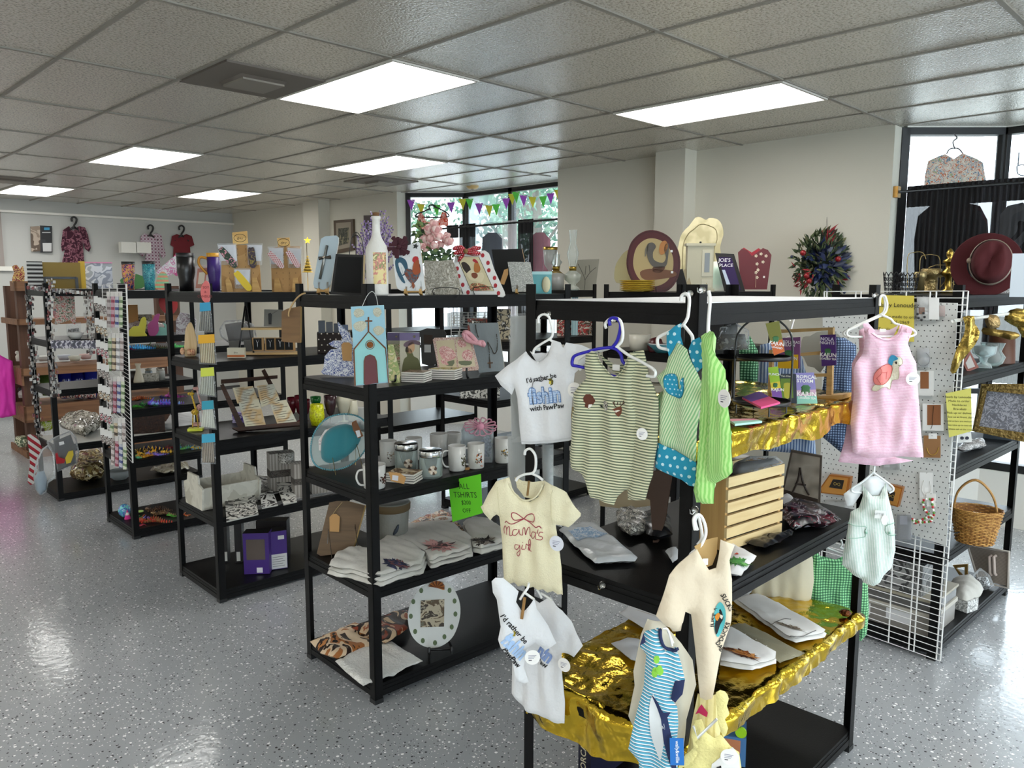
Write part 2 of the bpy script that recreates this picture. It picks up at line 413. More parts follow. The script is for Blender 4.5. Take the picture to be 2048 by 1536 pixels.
# right wall with its two window bays
def wallx(name,y0,y1,z0=0,z1=HC,x0=XR,x1=5.0,m=WALL): struct(name,MB().bx((x0,y0,z0),(x1,y1,z1),m))
wallx('wall_right_middle',-2.44,.84); wallx('wall_right_far',3.57,8.35); wallx('wall_right_near',-8.4,-5.72)
struct('wall_back',MB().bx((XL,YB,0),(5.0,YB+.2,HC),WALL2)); struct('wall_left',MB().bx((XL-.2,-8.6,0),(XL,8.35,HC),WALL)); struct('wall_front',MB().bx((XL,-8.6,0),(5.0,-8.4,.4),WALL).bx((XL,-8.6,2.8),(5.0,-8.4,HC),WALL))
w=MB(); [w.bx((XL+i*1.7-.04,-8.55,.4),(XL+i*1.7+.04,-8.45,2.8),DARK) for i in range(7)]; wn=struct('window_4',w); MB().bx((XL,-8.51,.4),(5.0,-8.5,2.8),clear('f4fbff',.03,.02,'pane')).build('pane',wn)  # unseen front glazing, added to bring more daylight onto the ceiling
wallx('wall_pillar_near',-.785,-.48,x0=4.62,x1=4.8); wallx('wall_pillar_far',5.146,5.556,x0=4.62,x1=4.8)
def bay(tagn,yn,yf,idx):
	"""three-sided window bay pushed out between yn and yf"""
	P=[(4.98,yf),(5.5,yf-.53),(5.5,yn+.53),(4.98,yn)]; lo=.42; hi=2.93
	w=MB(); f=MB(); gl=MB(); GL=clear('f4fbff',.03,.02,'pane');
	for a,b in zip(P,P[1:]):
		a=Vector((a[0],a[1],0)); b=Vector((b[0],b[1],0)); d=(b-a); l=d.length; an=math.atan2(d.y,d.x)
		M=Matrix.Translation(a)@Matrix.Rotation(an,4,'Z')
		w.bx((0,-.06,0),(l,.06,lo),TRIM,M); w.bx((0,-.05,hi+.05),(l,.05,HC),TRIM,M)
		n=1 if l<1 else 2
		for k in range(n+1):
			f.bx((k*l/n-.03,-.04,lo),(k*l/n+.03,.04,hi+.05),DARK,M)
		f.bx((0,-.04,hi),(l,.04,hi+.05),DARK,M); f.bx((0,-.04,lo),(l,.04,lo+.06),DARK,M); f.bx((0,-.03,1.0),(l,.03,1.04),DARK,M)
		gl.bx((0,.0,lo),(l,.006,hi),GL,M)
	struct('wall_bay_'+tagn,w); wn=struct('window_%d'%idx,f); gl.build('pane',wn)
bay('far',.84,3.57,1); bay('near',-5.72,-2.44,2)
# soffit, rail and window blind of the back wall
struct('trim_2',MB().bx((XL,8.09,2.80),(4.8,8.15,2.83),TRIM))
struct('trim_3',MB().bx((.1,8.10,2.0),(1.55,8.15,2.06),TRIM)); struct('trim_4',MB().bx((1.55,8.14,2.04),(4.8,8.15,2.07),WALL2))
w=MB(); w.bx((.2,8.11,2.05),(1.45,8.15,2.80),mat('9a918c',.8))
wn=struct('window_3',w); MB().bx((.3,8.09,2.12),(1.36,8.11,2.68),mat('a59c97',.8)).build('blind',wn); MB().bx((.3,8.07,2.68),(1.42,8.11,2.74),mat('6e6561',.6)).build('headrail',wn)
struct('baseboard_right',MB().bx((4.785,-2.44,0),(4.8,.84,.1),mat('4a4a4a',.5))); struct('baseboard_back',MB().bx((XL,8.13,0),(4.8,8.15,.1),mat('4a4a4a',.5)))
# ------------------------------------------------------------ ceiling lights and vents
LENS=mat('ffffff',.4,emit=LAMP,ecol=(1,.985,.95)); FRM=mat('cfcbc2',.4)
def lens_m():
	m,t,N,L,P=nt('light_diffuser'); tc=N.new('ShaderNodeTexCoord'); o=sep(N,L,tc.outputs['Object'])
	w=mth(N,L,'MULTIPLY_ADD',mth(N,L,'COSINE',mth(N,L,'MULTIPLY',o[0],2*PI/.24)),-.09,.91)
	P.inputs['Emission Color'].default_value=(1,.985,.95,1); L.new(mth(N,L,'MULTIPLY',w,LAMP),P.inputs['Emission Strength']); return m
LENS=lens_m()
seen={(1.524,-.61):'nearest ceiling light, above the white cross plaque shelf',(3.353,-1.82):'ceiling light nearest the right window bay',(1.524,3.05):'ceiling light left of centre, above the wire panel of bagged trinkets',(3.353,1.83):'ceiling light in front of the far window bay',(3.353,5.5):'small far ceiling light above the pegboard tag display',(1.524,6.7):'ceiling light cut by the left edge of the photo'}
p=None
for i,X in enumerate((1.524,3.353,-.305,-2.134,-3.96)):
	for Y in (-7.93,-4.27,-.61,3.05,6.71) if i%2==0 else (-5.49,-1.83,1.83,5.49):
		if i==2 and Y in(-4.27,-.61,3.05): continue
		lab=[v for k,v in seen.items() if abs(k[0]-X)<.1 and abs(k[1]-Y)<.15]
		out=not lab; lab=lab[0] if lab else 'fluorescent ceiling light panel outside the view'
		if p is None:
			p=thing('ceiling_light',lab,'light',loc=(X,Y,HC))
			f=MB();
			for s in(-1,1): f.box((s*.297,0,-.006),(.016,1.21,.02),FRM); f.box((0,s*.6,-.006),(.6,.016,.02),FRM)
			f.build('frame',p); MB().box((0,0,-.004),(.578,1.19,.008),LENS).build('diffuser',p); p2=p
		else: p2=copy(p,Matrix.Translation((X,Y,HC)),lab)
		p2['group']='ceiling lights outside the view' if out else 'ceiling lights in view'
def vent(x,y,lab):
	v=thing('ceiling_vent',lab,'vent',loc=(x,y,HC)); a=mat('6f675f',.6); b=mat('8b847a',.6)
	f=MB(); f.box((0,0,-.006),(.6,.6,.012),a); f.build('face_plate',v)
	f=MB(); f.box((0,0,-.03),(.25,.25,.012),b); f.build('diffuser_plate',v)
	f=MB(); f.lathe([(.2,-.012),(.17,-.03)],a,seg=4); f.build('collar',v,Matrix.Rotation(PI/4,4,'Z'))
vent(.93,-.28,'brown square ceiling vent beside the nearest light'); vent(4.06,2.87,'brown ceiling vent by the far window bay'); vent(1.05,5.75,'brown ceiling vent by the left edge')
sd=thing('smoke_detector','small tan ceiling sensor before the far window','sensor',loc=atz(945,372,HC)); MB().lathe([(0,-.035),(.05,-.035),(.07,-.02),(.075,0)],mat('c9a66a',.5)).build('housing',sd); MB().lathe([(.0,-.04),(.02,-.04),(.02,-.03)],mat('6b5836',.5)).build('vent_ring',sd)
# ============================================================ shelving
STEEL=mat('070708',.45,.0,bump=(400,.12)); BOARD=mat('070708',.4,bump=(300,.08))
for m in(STEEL,BOARD): m.node_tree.nodes['Principled BSDF'].inputs['Specular IOR Level'].default_value=.2
UN={}
def unit(key,x,y,rot,label,lv=(1.78,1.395,.95,.535,.085),L=1.22,D=.61,white=False):
	M=Matrix.Translation((x,y,0))@Matrix.Rotation(math.radians(rot),4,'Z'); r=thing('shelving_unit',label,'shelves',M=M); UN[key]=M
	for sx,sy in((0,0),(1,0),(0,1),(1,1)):
		b=MB(); X=L*sx; Y=D*sy; dx=.04 if not sx else -.04; dy=.04 if not sy else -.04; t=.003
		b.bx((min(X,X+dx),Y if not sy else Y-t,0),(max(X,X+dx),Y+t if not sy else Y,1.83),STEEL); b.bx((X if not sx else X-t,min(Y,Y+dy),0),(X+t if not sx else X,max(Y,Y+dy),1.83),STEEL)
		b.bx((min(X,X+dx)-.002,min(Y,Y+dy)-.002,0),(max(X,X+dx)+.002,max(Y,Y+dy)+.002,.02),DARK); b.build('post',r)
	for z in lv:
		b=MB(); b.bx((.006,.006,z-.014),(L-.006,D-.006,z),BOARD)
		b.build('shelf_board',r)
		for s in(0,1):
			b=MB(); y0=.004 if s==0 else D-.022; b.bx((.01,y0,z-.056),(L-.01,y0+.018,z-.014),STEEL); b.bx((.01,y0-(.003 if s==0 else -.018),z-.056),(L-.01,y0+(0 if s==0 else .021),z-.03),STEEL); b.build('beam',r)
			b=MB(); x0=.004 if s==0 else L-.022; b.bx((x0,.022,z-.056),(x0+.018,D-.022,z-.014),STEEL); b.bx((x0-(.003 if s==0 else -.018),.022,z-.056),(x0+(0 if s==0 else .021),D-.022,z-.03),STEEL); b.build('beam',r)
	return r
def loc(key,x,y,z): return UN[key]@Vector((x,y,z))
unit('F',.44,-3.555,.6,'black metal shelving unit nearest the camera hung with baby clothes',lv=(1.78,1.415,.97,.56,.085),L=1.255)
unit('B',.534,-1.94,-2.2,'black shelving unit with mugs, plaques and folded shirts, second from the right in front row')
unit('C',.54,-.396,-1.6,'black shelving unit with scripture easel and white crate',lv=(1.78,1.395,.95,.50,.07))
unit('D',.604,1.134,-1.3,'black shelving unit full of colourful flexible dragons',lv=(1.78,1.36,.94,.575,.07))
unit('G',2.718,-3.532,-1.2,'black shelving unit with red hat and wicker basket at the right edge')
unit('E',.517,2.62,-1.0,'black shelving unit with dangling strings of trinket bags on its posts',lv=(1.78,1.36,.945,.47,.06))
unit('H',2.85,-1.94,0,'black shelving unit behind the nearest one, rooster plate and red planter on top')
unit('I',2.70,-.40,0,'black shelving unit before the far window bay, oil lamps on top')
unit('J',2.72,1.13,0,'black shelving unit deep in the middle of the shop')
UNLV={'F':(1.78,1.415,.97,.56,.085),'B':(1.78,1.395,.95,.535,.085),'C':(1.78,1.395,.95,.50,.07),'D':(1.78,1.36,.94,.575,.07),'E':(1.78,1.36,.945,.47,.06)}
# ============================================================ clothes and hangers
def Z(ox,oy,s): return lambda *p:[(ox+x/s,oy+y/s) for x,y in p]
PLW=mat('f1f1ee',.3)
def hanger(label,f,lines,m=PLW,r=.0038,y=0,group=None,cat='hanger'):
	"""moulded hanger drawn in the frame f: first line is the hook and spine"""
	h=thing('clothes_hanger',label,cat,M=f.M,group=group)
	for i,l in enumerate(lines):
		P=f.tr(l,y); c=cr(P,4,False) if len(P)>2 else P
		MB().tube([(x,y+(.002 if i else 0),z) for x,z in c],r,m,6).build('hook' if i==0 else 'arm',h)
	return h
def tagdisc(par,f,x,y,r=17,d=-.03,card='f6f4f0',lines=3):
	b=MB(); c=f.px(x,y,d); R=r*f.k; b.disc(c,R,mat(card,.6),d,24,th=.0008)
	for k in range(lines): b.bx((c[0]-R*.55,d-.0006,c[1]+R*(.25-.2*k)),(c[0]+R*(.5-.15*k),d-.0002,c[1]+R*(.31-.2*k)),mat('8a87a0',.6))
	b.bx((c[0]-R*.5,d-.0006,c[1]-R*.45),(c[0]-R*.1,d-.0002,c[1]-R*.33),mat('55535c',.6))
	o=b.build('price_tag',par); return o
def garment(name,label,cat,f,outline,m,deco=None,inner=None,im=None,parts=(),y0=0,smooth=0,group=None,**k):
	g=thing(name,label,cat,M=f.M,group=group); b=MB(); o=f.tr(outline,y0)
	if smooth: o=cr(o,smooth)
	c=Cloth(b,o,m,y0=y0,**k)
	if deco: deco(b,c,f)
	b.build('body_panel',g)
	if inner:
		b=MB(); kk=dict(k); kk['th']=.002; Cloth(b,f.tr(inner,y0),im or m,y0=y0+k.get('th',.012)*1.6,**kk); b.build('inner_back',g)
	g['_']=0; del g['_']
	return g,c
XF=.365
WT=mat('e3e4e6',.85,sheen=.2,bump=(70,.25)); NVY='1c2440'
# --- fishing tee
z=Z(960,620,5.689)
f=Fr(atx(1095,632,XF),-26)
hanger('white plastic hanger holding the embroidered fishing tee',f,[z((665,150),(668,85),(720,50),(780,75),(815,180),(828,260),(805,320),(700,385),(625,440),(605,500)),z((790,335),(880,400),(960,440))])
def deco(b,c,f):
	K=mat('15161a',.8); Bl=gingham('dfe9f5','a9c3e4','7d9fd0',.0048)
	q=lambda *p:f.tr(z(*p),c.y0)
	def T(s,x,y,sz,rot,**k): X,Zz=f.px(*z((x,y))[0]); c.text(b,s,K,X,Zz,sz*f.k/5.689,rot=math.radians(rot),bold=.02,**k)
	T("I'd rather be",722,795,78,13); T('with PawPaw',790,1125,82,10)
	c.text(b,'fishin',mat('5b7fb5',.8),*f.px(*z((765,1045))[0]),250*f.k/5.689,rot=math.radians(8),bold=.055,sx=.78)
	X,Zz=f.px(*z((765,1045))[0]); bb=MB(); text(bb,'fishin',Bl,X,Zz,250*f.k/5.689,rot=math.radians(8),bold=.025,sx=.78); b.add([(v[0],c.dep(v[0],v[2])-.0032,v[2]) for v in bb.v],bb.f,Bl)
	c.line(b,q((632,1075),(612,950),(618,860),(640,800),(690,800),(720,810),(750,785),(790,790)),K,.0009,.003)
	c.decal(b,q((790,780),(830,770),(855,800),(850,840),(820,858),(835,825),(815,800)),mat('5b5318',.8),.003); c.decal(b,q((812,805),(835,800),(830,840),(812,835)),mat('d8c84a',.8),.004)
	c.line(b,q((460,1495),(700,1490),(1030,1455)),mat('cfd0d2',.8),.0008)
	c.line(b,q((540,495),(590,545),(650,580),(715,555),(765,505),(795,430)),mat('d2d3d5',.8),.0012)
g,c=garment('tshirt','white baby tee embroidered with fishing words, hung left of the green striped romper','t-shirt',f,z((520,470),(420,560),(300,640),(170,750),(230,850),(360,965),(395,880),(430,1000),(445,1250),(465,1530),(700,1522),(1000,1492),(1035,1480),(1040,1200),(1060,900),(1072,720),(1200,600),(1280,460),(1150,400),(985,370),(955,430),(920,370),(820,340),(800,440),(770,520),(715,572),(650,600),(590,565),(545,510)),WT,deco,inner=z((530,475),(600,500),(670,490),(740,500),(800,350),(780,520),(715,575),(650,605),(590,570)),fold=.009)
b=MB(); tagdisc(g,f,1149,780,15,-.028)
# --- green striped romper, two of them one behind the other
z=Z(1120,560,5.689); STR=stripe('d9d7b4','65705a',.0078,2,.52,wobble=.006)
f=Fr(atx(1221,640,XF-.02),-28)
BLU=mat('2218a8',.3)
hanger('royal blue plastic hanger carrying the green striped romper',f,[z((570,520),(560,460),(600,430),(660,450),(690,520),(665,650),(640,710),(600,760)),z((600,765),(450,780),(330,810),(170,860),(135,920),(140,970),(190,980),(280,1000)),z((560,770),(640,790),(690,850),(710,930),(770,980)),z((880,1050),(940,1040),(965,1090),(930,1150),(870,1165)),z((470,1045),(560,1085),(640,1100))],BLU,.0046)
z2=Z(1100,780,5.12)
def deco(b,c,f):
	q=lambda *p:f.tr(z2(*p),c.y0); br=mat('5a2d1c',.85);
	c.decal(b,q((400,35),(380,70),(385,110),(400,125),(395,160),(430,185),(450,150),(470,135),(485,105),(465,60),(440,35)),br); c.decal(b,q((430,140),(425,180),(450,165),(460,140)),mat('e5e0d6',.8),.003)
	for p in [((570,110),(600,105),(625,140),(620,200),(590,205),(565,170)),]: c.decal(b,q(*p),prnt('duck',['2d2d2c','d8d4c6','2d2d2c','e8e4da'],160,.8),.002)
	c.decal(b,q((520,155),(545,150),(560,175),(535,172)),mat('1f1f1f',.8))
	c.decal(b,q((665,190),(700,175),(740,160),(750,190),(745,240),(720,270),(695,240),(690,210)),mat('6b3a25',.85)); c.decal(b,q((690,205),(715,200),(735,205),(700,225)),mat('e0d6c8',.8),.003)
	for l in [((700,170),(680,140),(682,105)),((690,140),(668,120)),((735,160),(760,140),(770,105)),((755,140),(790,125)),((705,150),(710,120)),((730,150),(735,120))]: c.line(b,q(*l),mat('4a2415',.85),.0011)
	c.line(b,f.tr(z((430,830),(480,950),(560,1050),(640,1105),(740,1010),(800,900)),c.y0),STR,.0022)
O=z((360,790),(290,850),(280,1000),(300,1120),(150,1290),(160,1500))+z2((230,200),(215,500),(195,660),(200,800),(310,850),(380,960),(425,1090),(560,1150),(655,1180),(690,1090),(760,1030),(830,1020),(880,1050),(915,850),(940,500),(955,220),(890,150))+z((850,1160),(870,1040),(945,950),(950,880),(840,815),(780,880),(740,1010),(640,1110),(560,1060),(480,960),(420,840))
g,c=garment('baby_romper','cream and green striped romper with embroidered dog, duck and deer','baby romper',f,O,STR,deco,inner=z((365,795),(470,900),(600,985),(700,960),(820,820),(760,1000),(650,1100),(570,1060),(480,960)),fold=.014,th=.014)
tagdisc(g,f,1284,868,12,-.034)
b=MB(); b.box((f.px(1228,736)[0],.012,f.px(1228,736)[1]),(.022,.001,.016),mat('eceae4',.7)); b.build('care_label',g)
f2=Fr(atx(1236,640,XF-.02)+Vector((.01,.03,0)),-48)
O2=[(1262,705),(1285,700),(1300,760),(1320,800),(1312,900),(1306,950),(1290,1000),(1255,1000),(1250,900),(1245,780)]
hanger('white hanger behind the blue one, holding the second striped romper',f2,[z((525,550),(515,500),(560,450),(620,430),(690,470),(715,600),(700,700),(640,760)),z((640,760),(780,860),(900,920),(1050,1010),(1080,1060),(1060,1100),(980,1090)),z((640,750),(480,800),(300,850),(200,910),(180,970),(230,1020))],PLW,.0042)
garment('baby_romper','second green striped romper, mostly hidden behind the front one','baby romper',f2,O2,STR,fold=.01,y0=.02)
# --- whale apron outfit
f=Fr(atx(1371,592,XF),-28); AQ=dots('1f93b6','c9e8ee',.021,.2); SS=stripe('dbe6c0','8fbf8a',.006,0,.5,ang=-20,wobble=.008)
hanger('white hanger with the whale outfit at the front corner post',f,[z((1375,240),(1385,180),(1430,155),(1470,200),(1465,330),(1450,430),(1405,510)),z((1405,510),(1260,580),(1120,650),(1105,720),(1130,770),(1220,790)),z((1400,510),(1450,570),(1500,640),(1505,710))],PLW,.0042)
def deco(b,c,f):
	w=[z(p)[0] for p in((1205,1200),(1210,1110),(1240,1070),(1300,1058),(1350,1075),(1370,1130),(1380,1220),(1410,1240),(1425,1200),(1400,1170),(1410,1140),(1440,1100),(1445,1150),(1450,1240),(1430,1320),(1380,1340),(1290,1310),(1230,1260))]
	o=cr(f.tr(w,c.y0),3); c.decal(b,o,mat('17718f',.8),.0016)
	cx=sum(p[0] for p in o)/len(o); cz=sum(p[1] for p in o)/len(o)
	c.decal(b,[(cx+(x-cx)*.94,cz+(zz-cz)*.94) for x,zz in o],dots('2496ba','c9e8ee',.012,.17),.0026)
g,c=garment('baby_apron_dress','pale green striped baby dress with a blue polka-dot whale and hem','baby dress',f,z((1240,860),(1330,710),(1390,740),(1450,790),(1500,950),(1550,1050),(1655,1300),(1600,1420),(1595,1500))+z2((1540,120),(1505,400),(1495,740),(1400,690),(1280,620),(1105,540),(1115,250),(1170,0))+z((1110,1100),(1200,1000)),SS,deco,fold=.012,th=.014)
b=MB(); Cloth(b,f.tr(z2((1105,540),(1280,620),(1400,690),(1497,742),(1480,990),(1420,980),(1350,920),(1200,860),(1075,790),(1085,650)),-.004),AQ,y0=-.004,fold=.006); tag(b.build('hem_band',g),label='blue polka-dot hem band')
b=MB(); Cloth(b,f.tr(z((1215,600),(1300,530),(1380,490),(1375,640),(1400,740),(1330,710),(1280,800),(1240,870),(1215,750)),-.006),AQ,y0=-.006,fold=.004,th=.006); tag(b.build('ruffle_strap',g),label='blue polka-dot ruffle strap'); b=MB()
Cloth(b,f.tr(z((1465,790),(1500,690),(1590,650),(1640,720),(1705,900),(1640,980),(1560,1050),(1500,930)),-.006),AQ,y0=-.006,fold=.004,th=.006); tag(b.build('ruffle_strap',g),label='blue polka-dot ruffle strap')
b=MB(); Cloth(b,f.tr(z2((1080,80),(1165,0),(1115,300),(1105,470),(1010,470),(1030,300),(1060,200)),.03),stripe('b7cba4','6f9a70',.006,0,.5),y0=.03,fold=.006); Cloth(b,f.tr(z2((1010,465),(1105,468),(1085,720),(1000,710),(990,600)),.03),dots('1b6d8b','9cc6d0',.021,.2),y0=.03,fold=.005); b.build('back_panel',g)
tagdisc(g,f,1415,832,19.5,-.036)
# --- green gingham one beside it
f=Fr(aty(1417,582,-3.64),-50); GG=stripe('b9e58f','8fd06b',.0062,0,.5,wobble=.006)
hanger('white hanger seen edge-on beside the whale outfit',f,[[(1417,582),(1420,600),(1417,640),(1416,670)],[(1416,660),(1418,700),(1422,730)]],PLW,.0045)
g,c=garment('baby_dress','lime green striped baby dress hung edge-on right of the whale outfit','baby dress',f,[(1408,672),(1418,662),(1430,665),(1432,700),(1445,740),(1447,760),(1455,800),(1462,870),(1462,945),(1455,955),(1426,968),(1424,1008),(1392,1005),(1390,980),(1396,920),(1402,850),(1402,780),(1408,730)],GG,fold=.02,th=.016,ff=(14,1.5))
tagdisc(g,f,1448,797,17.5,-.05)
# --- pink turtle dress + its twin
z=Z(1400,600,4.452)
f=Fr(aty(1760,592,-3.63),14); PK=stripe('e6b3cb','f0cfdd',.0052,2,.5,wobble=.012)
hanger('front white hanger holding the pink turtle dress',f,[z((1600,50),(1605,-20),(1640,-40),(1665,30),(1655,100),(1625,135)),z((1625,135),(1500,190),(1400,240),(1320,270),(1310,310),(1350,328),(1450,328)),z((1625,135),(1700,170),(1740,210),(1850,240),(1915,280),(1915,310),(1860,328)),z((1500,325),(1740,325))],PLW,.0042)
hanger('second white hanger just behind the pink dress hanger',Fr(aty(1757,592,-3.60)+Vector((-.012,.03,0)),14),[z((1600,45),(1605,-20),(1630,-42),(1648,20),(1638,100),(1610,130)),z((1610,130),(1480,190),(1370,240),(1290,280),(1285,310),(1320,326))],PLW,.0042)
def deco(b,c,f):
	q=lambda *p:f.tr(z(*p),c.y0)
	CR_=mat('f0efd8',.85,bump=(200,.3)); ln=mat('b59f7c',.8)
	body=q((1530,770),(1560,740),(1650,710),(1700,640),(1700,590),(1680,560),(1690,520),(1730,500),(1775,510),(1785,560),(1750,590),(1755,650),(1745,700),(1700,710),(1680,790),(1650,770),(1600,770),(1560,805),(1525,800))
	c.decal(b,cr(body,2),CR_,.002); c.line(b,body,ln,.0006,.003,2,True)
	sh=q((1535,715),(1545,650),(1590,595),(1650,570),(1695,580),(1700,625),(1680,690),(1630,735),(1560,748))
	c.decal(b,cr(sh,3),mat('f08d88',.85),.0032); c.line(b,sh,mat('b5443f',.8),.0008,.004,3,True)
	for l in [((1590,600),(1600,640),(1560,690)),((1600,640),(1650,640),(1690,620)),((1650,640),(1640,700)),((1560,690),(1590,740))]: c.line(b,q(*l),mat('b5443f',.8),.0006,.0042)
	c.decal(b,cr(q((1670,530),(1690,490),(1720,490),(1745,520),(1710,540),(1700,580),(1670,560)),2),mat('3ea0cd',.8),.005)
	c.decal(b,q((1722,545),(1733,540),(1737,560),(1726,566)),mat('181818',.5),.005); c.line(b,q((1745,572),(1760,577),(1770,570)),mat('303030',.8),.0006,.004)
	c.line(b,q((1480,250),(1540,310),(1620,350),(1700,350),(1760,300),(1790,230)),PK,.002,.002)
g,c=garment('baby_dress','pink seersucker dress with a coral turtle patch, hung on the right front post','baby dress',f,z((1450,210),(1510,230),(1560,300),(1620,340),(1690,340),(1750,300),(1780,215),(1860,240),(1885,300),(1855,390),(1880,480),(1925,560),(1945,900),(1990,1400),(1800,1395),(1500,1410),(1350,1350),(1340,1100),(1370,850),(1360,620),(1380,560),(1450,480),(1470,330)),PK,deco,inner=z((1480,235),(1560,265),(1700,270),(1785,225),(1740,320),(1650,350),(1580,320)),im=mat('f2dbe6',.8),fold=.016,th=.016)
b=MB()
for p,(x,y) in ((((1450,210),(1500,205),(1560,275),(1510,310),(1460,270)),(1498,270)),(((1800,215),(1885,250),(1890,295),(1790,290)),(1835,268))):
	b=MB(); Cloth(b,f.tr(z(*p),-.022),PK,y0=-.022,th=.004,fold=.002,step=.01); X,Y=f.px(*z((x,y))[0]); b.disc((X,Y),.0085,mat('eab9cd',.3),-.034,14,th=.003); b.build('shoulder_tab',g)
tagdisc(g,f,1826,758,13,-.045)
b=MB(); b.box((f.px(1767,661)[0],.01,f.px(1767,661)[1]),(.02,.001,.01),mat('efece6',.7)); b.build('care_label',g)
g,c=garment('baby_dress','twin pink seersucker dress peeking out left of the turtle one','baby dress',Fr(aty(1757,592,-3.60)+Vector((-.03,.03,0)),14),z((1415,270),(1470,240),(1500,500),(1600,1000),(1650,1380),(1900,1430),(1600,1480),(1230,1440),(1290,1200),(1350,900),(1355,700),(1355,570),(1420,450)),PK,fold=.016,th=.012)
# --- mama's girl
z=Z(940,900,5.12); f=Fr(atx(1073,905,XF-.01),-28); CRM=mat('ece4c2',.85,bump=(240,.35))
hanger("white hanger of the cream lettered top",f,[z((560,50),(570,5),(620,-10),(670,60),(672,180),(640,235),(560,250),(495,280),(470,315)),z((625,240),(690,270),(745,310))],PLW,.0042)
def deco(b,c,f):
	q=lambda *p:f.tr(z(*p),c.y0); R_=mat('a8404f',.8)
	L=[((388,730),(405,712),(430,730),(470,740),(530,715),(570,695)),((570,695),(500,640),(460,630),(458,670),(490,705),(570,695)),((570,695),(610,655),(660,645),(682,680),(670,725),(620,720),(570,695)),((570,695),(620,730),(670,765),(700,780),(730,768),(750,792)),
	((375,840),(372,790),(390,760),(405,790),(400,850),(410,790),(435,765),(440,800),(438,860),(470,850)),((510,800),(480,800),(465,840),(490,860),(520,830),(525,800),(535,850),(560,860)),((560,860),(560,800),(575,790),(585,860),(600,800),(620,790),(625,870),(640,870)),((690,830),(655,830),(635,870),(660,895),(690,865),(695,830),(700,890),(725,900)),((722,800),(715,840)),((765,835),(740,830),(730,860),(760,880),(755,905),(720,900)),
	((525,960),(490,955),(480,990),(505,1005),(530,975),(535,960),(540,1040),(520,1070),(505,1045),(540,1010)),((560,960),(555,1000),(580,1005)),((560,930),(563,935)),((585,1005),(590,955),(605,970),(620,960),(605,1010),(615,1020)),((620,1020),(632,960),(628,915),(615,920),(615,1010),(640,1030))]
	for l in L: c.line(b,q(*l),R_,.0014 if l[0][1]<800 and l[0][0]<600 and l[0][1]>600 and l[0][1]<731 else .0011,.0015,5)
	c.line(b,q((415,340),(450,430),(530,500),(610,510),(690,470),(740,390),(750,340)),CRM,.003);
	c.line(b,q((300,370),(315,520),(325,700)),mat('d8cfa8',.8),.0008); c.line(b,q((870,400),(850,560),(870,760)),mat('d8cfa8',.8),.0008)
hem=[(345+ i*50, 1345+ i*11 + (16 if i%2 else -6)) for i in range(0,13)]
g,c=garment('ribbed_blouse',"cream ribbed baby top with red looped bow and curly lettering",'top',f,z((410,275),(270,320),(190,440),(135,560),(110,580),(140,640),(180,690),(205,722),(240,680),(275,660),(300,680),(325,880),(335,1200),*hem,(955,1480),(930,1200),(905,900),(885,760),(930,770),(1010,790),(1050,760),(1130,680),(1135,650),(1080,590),(980,440),(880,370),(770,320),(750,400),(700,480),(610,530),(520,505),(440,420)),CRM,deco,inner=z((430,290),(500,330),(620,340),(740,325),(700,470),(610,520),(520,495),(450,400)),fold=.011)
tagdisc(g,f,1113,1087,15.5,-.032,'dfe1ea'); b=MB(); x,y=f.px(1058,977); b.tube([(x,.0,y+.024),(x,-.01,y-.02)],.004,mat('8a6a3c',.7)); b.build('clothes_clip',g)
# --- two white tees below
z=Z(960,1140,3.879)
def wt(f,label,O,y0,deco=None,**k): return garment('tshirt',label,'t-shirt',f,O,WT,deco,fold=.014,y0=y0,**k)
def deco(b,c,f):
	K=mat('15161a',.8); Bl=mat('a9c6ea',.8)
	def T(s,x,y,sz,rot,m=K,**k): X,Zz=f.px(*z((x,y))[0]); c.text(b,s,m,X,Zz,sz*f.k/3.879,rot=math.radians(rot),**k)
	T("I'd rather be",245,420,60,-50,bold=.02); T('fishin',232,580,150,-45,Bl,bold=.05,sx=.7); T('PawPaw',225,640,58,-52,bold=.03)
	c.decal(b,f.tr(z((255,450),(275,470),(272,500),(250,500),(262,480)),c.y0),mat('9a8c28',.8),.003)
f=Fr(atx(1068,1178,XF-.05),5)
g,c=wt(f,'white fishing tee hung askew below the cream top, front one of two',z((90,90),(120,60),(180,60),(300,170),(280,250),(330,330),(420,220),(440,300),(530,430),(592,565),(510,628),(430,560),(360,620),(340,760),(380,880),(350,890),(280,860),(250,700),(160,600),(140,540),(160,440),(130,230),(100,180)),-.03,deco)
tagdisc(g,f,1065,1315,15,-.075); b=MB(); x,y=f.px(1048,1206); b.tube([(x,-.03,y+.03),(x-.01,-.045,y-.03)],.005,mat('9a7240',.7)); b.build('clothes_clip',g)
hanger('white hanger of the skewed fishing tee',f,[z((380,100),(370,140),(340,180),(310,230)),z((350,180),(420,230))],PLW,.004,y=-.02)
f=Fr(atx(1080,1180,XF),-32)
g,c=wt(f,'white fishing tee hung behind the skewed one, its hem reaching lowest',z((420,210),(470,250),(540,210),(640,310),(700,400),(795,590),(730,675),(655,640),(640,640),(655,1190),(600,1195),(500,1150),(350,1090),(240,960),(250,700),(350,500),(400,300)),.02,lambda b,c,f:(c.text(b,'hin',mat('7f95c4',.8),*f.px(*z((475,690))[0]),150*f.k/3.879,rot=-.5,bold=.05,sx=.7),c.text(b,'Paw',mat('15161a',.8),*f.px(*z((470,740))[0]),60*f.k/3.879,rot=-.3,bold=.02)))
tagdisc(g,f,1128,1330,14,-.02)
hanger('white hanger of the lower fishing tee',f,[z((440,150),(460,180),(480,220)),z((470,180),(520,210),(560,240))],PLW,.004,y=.02)
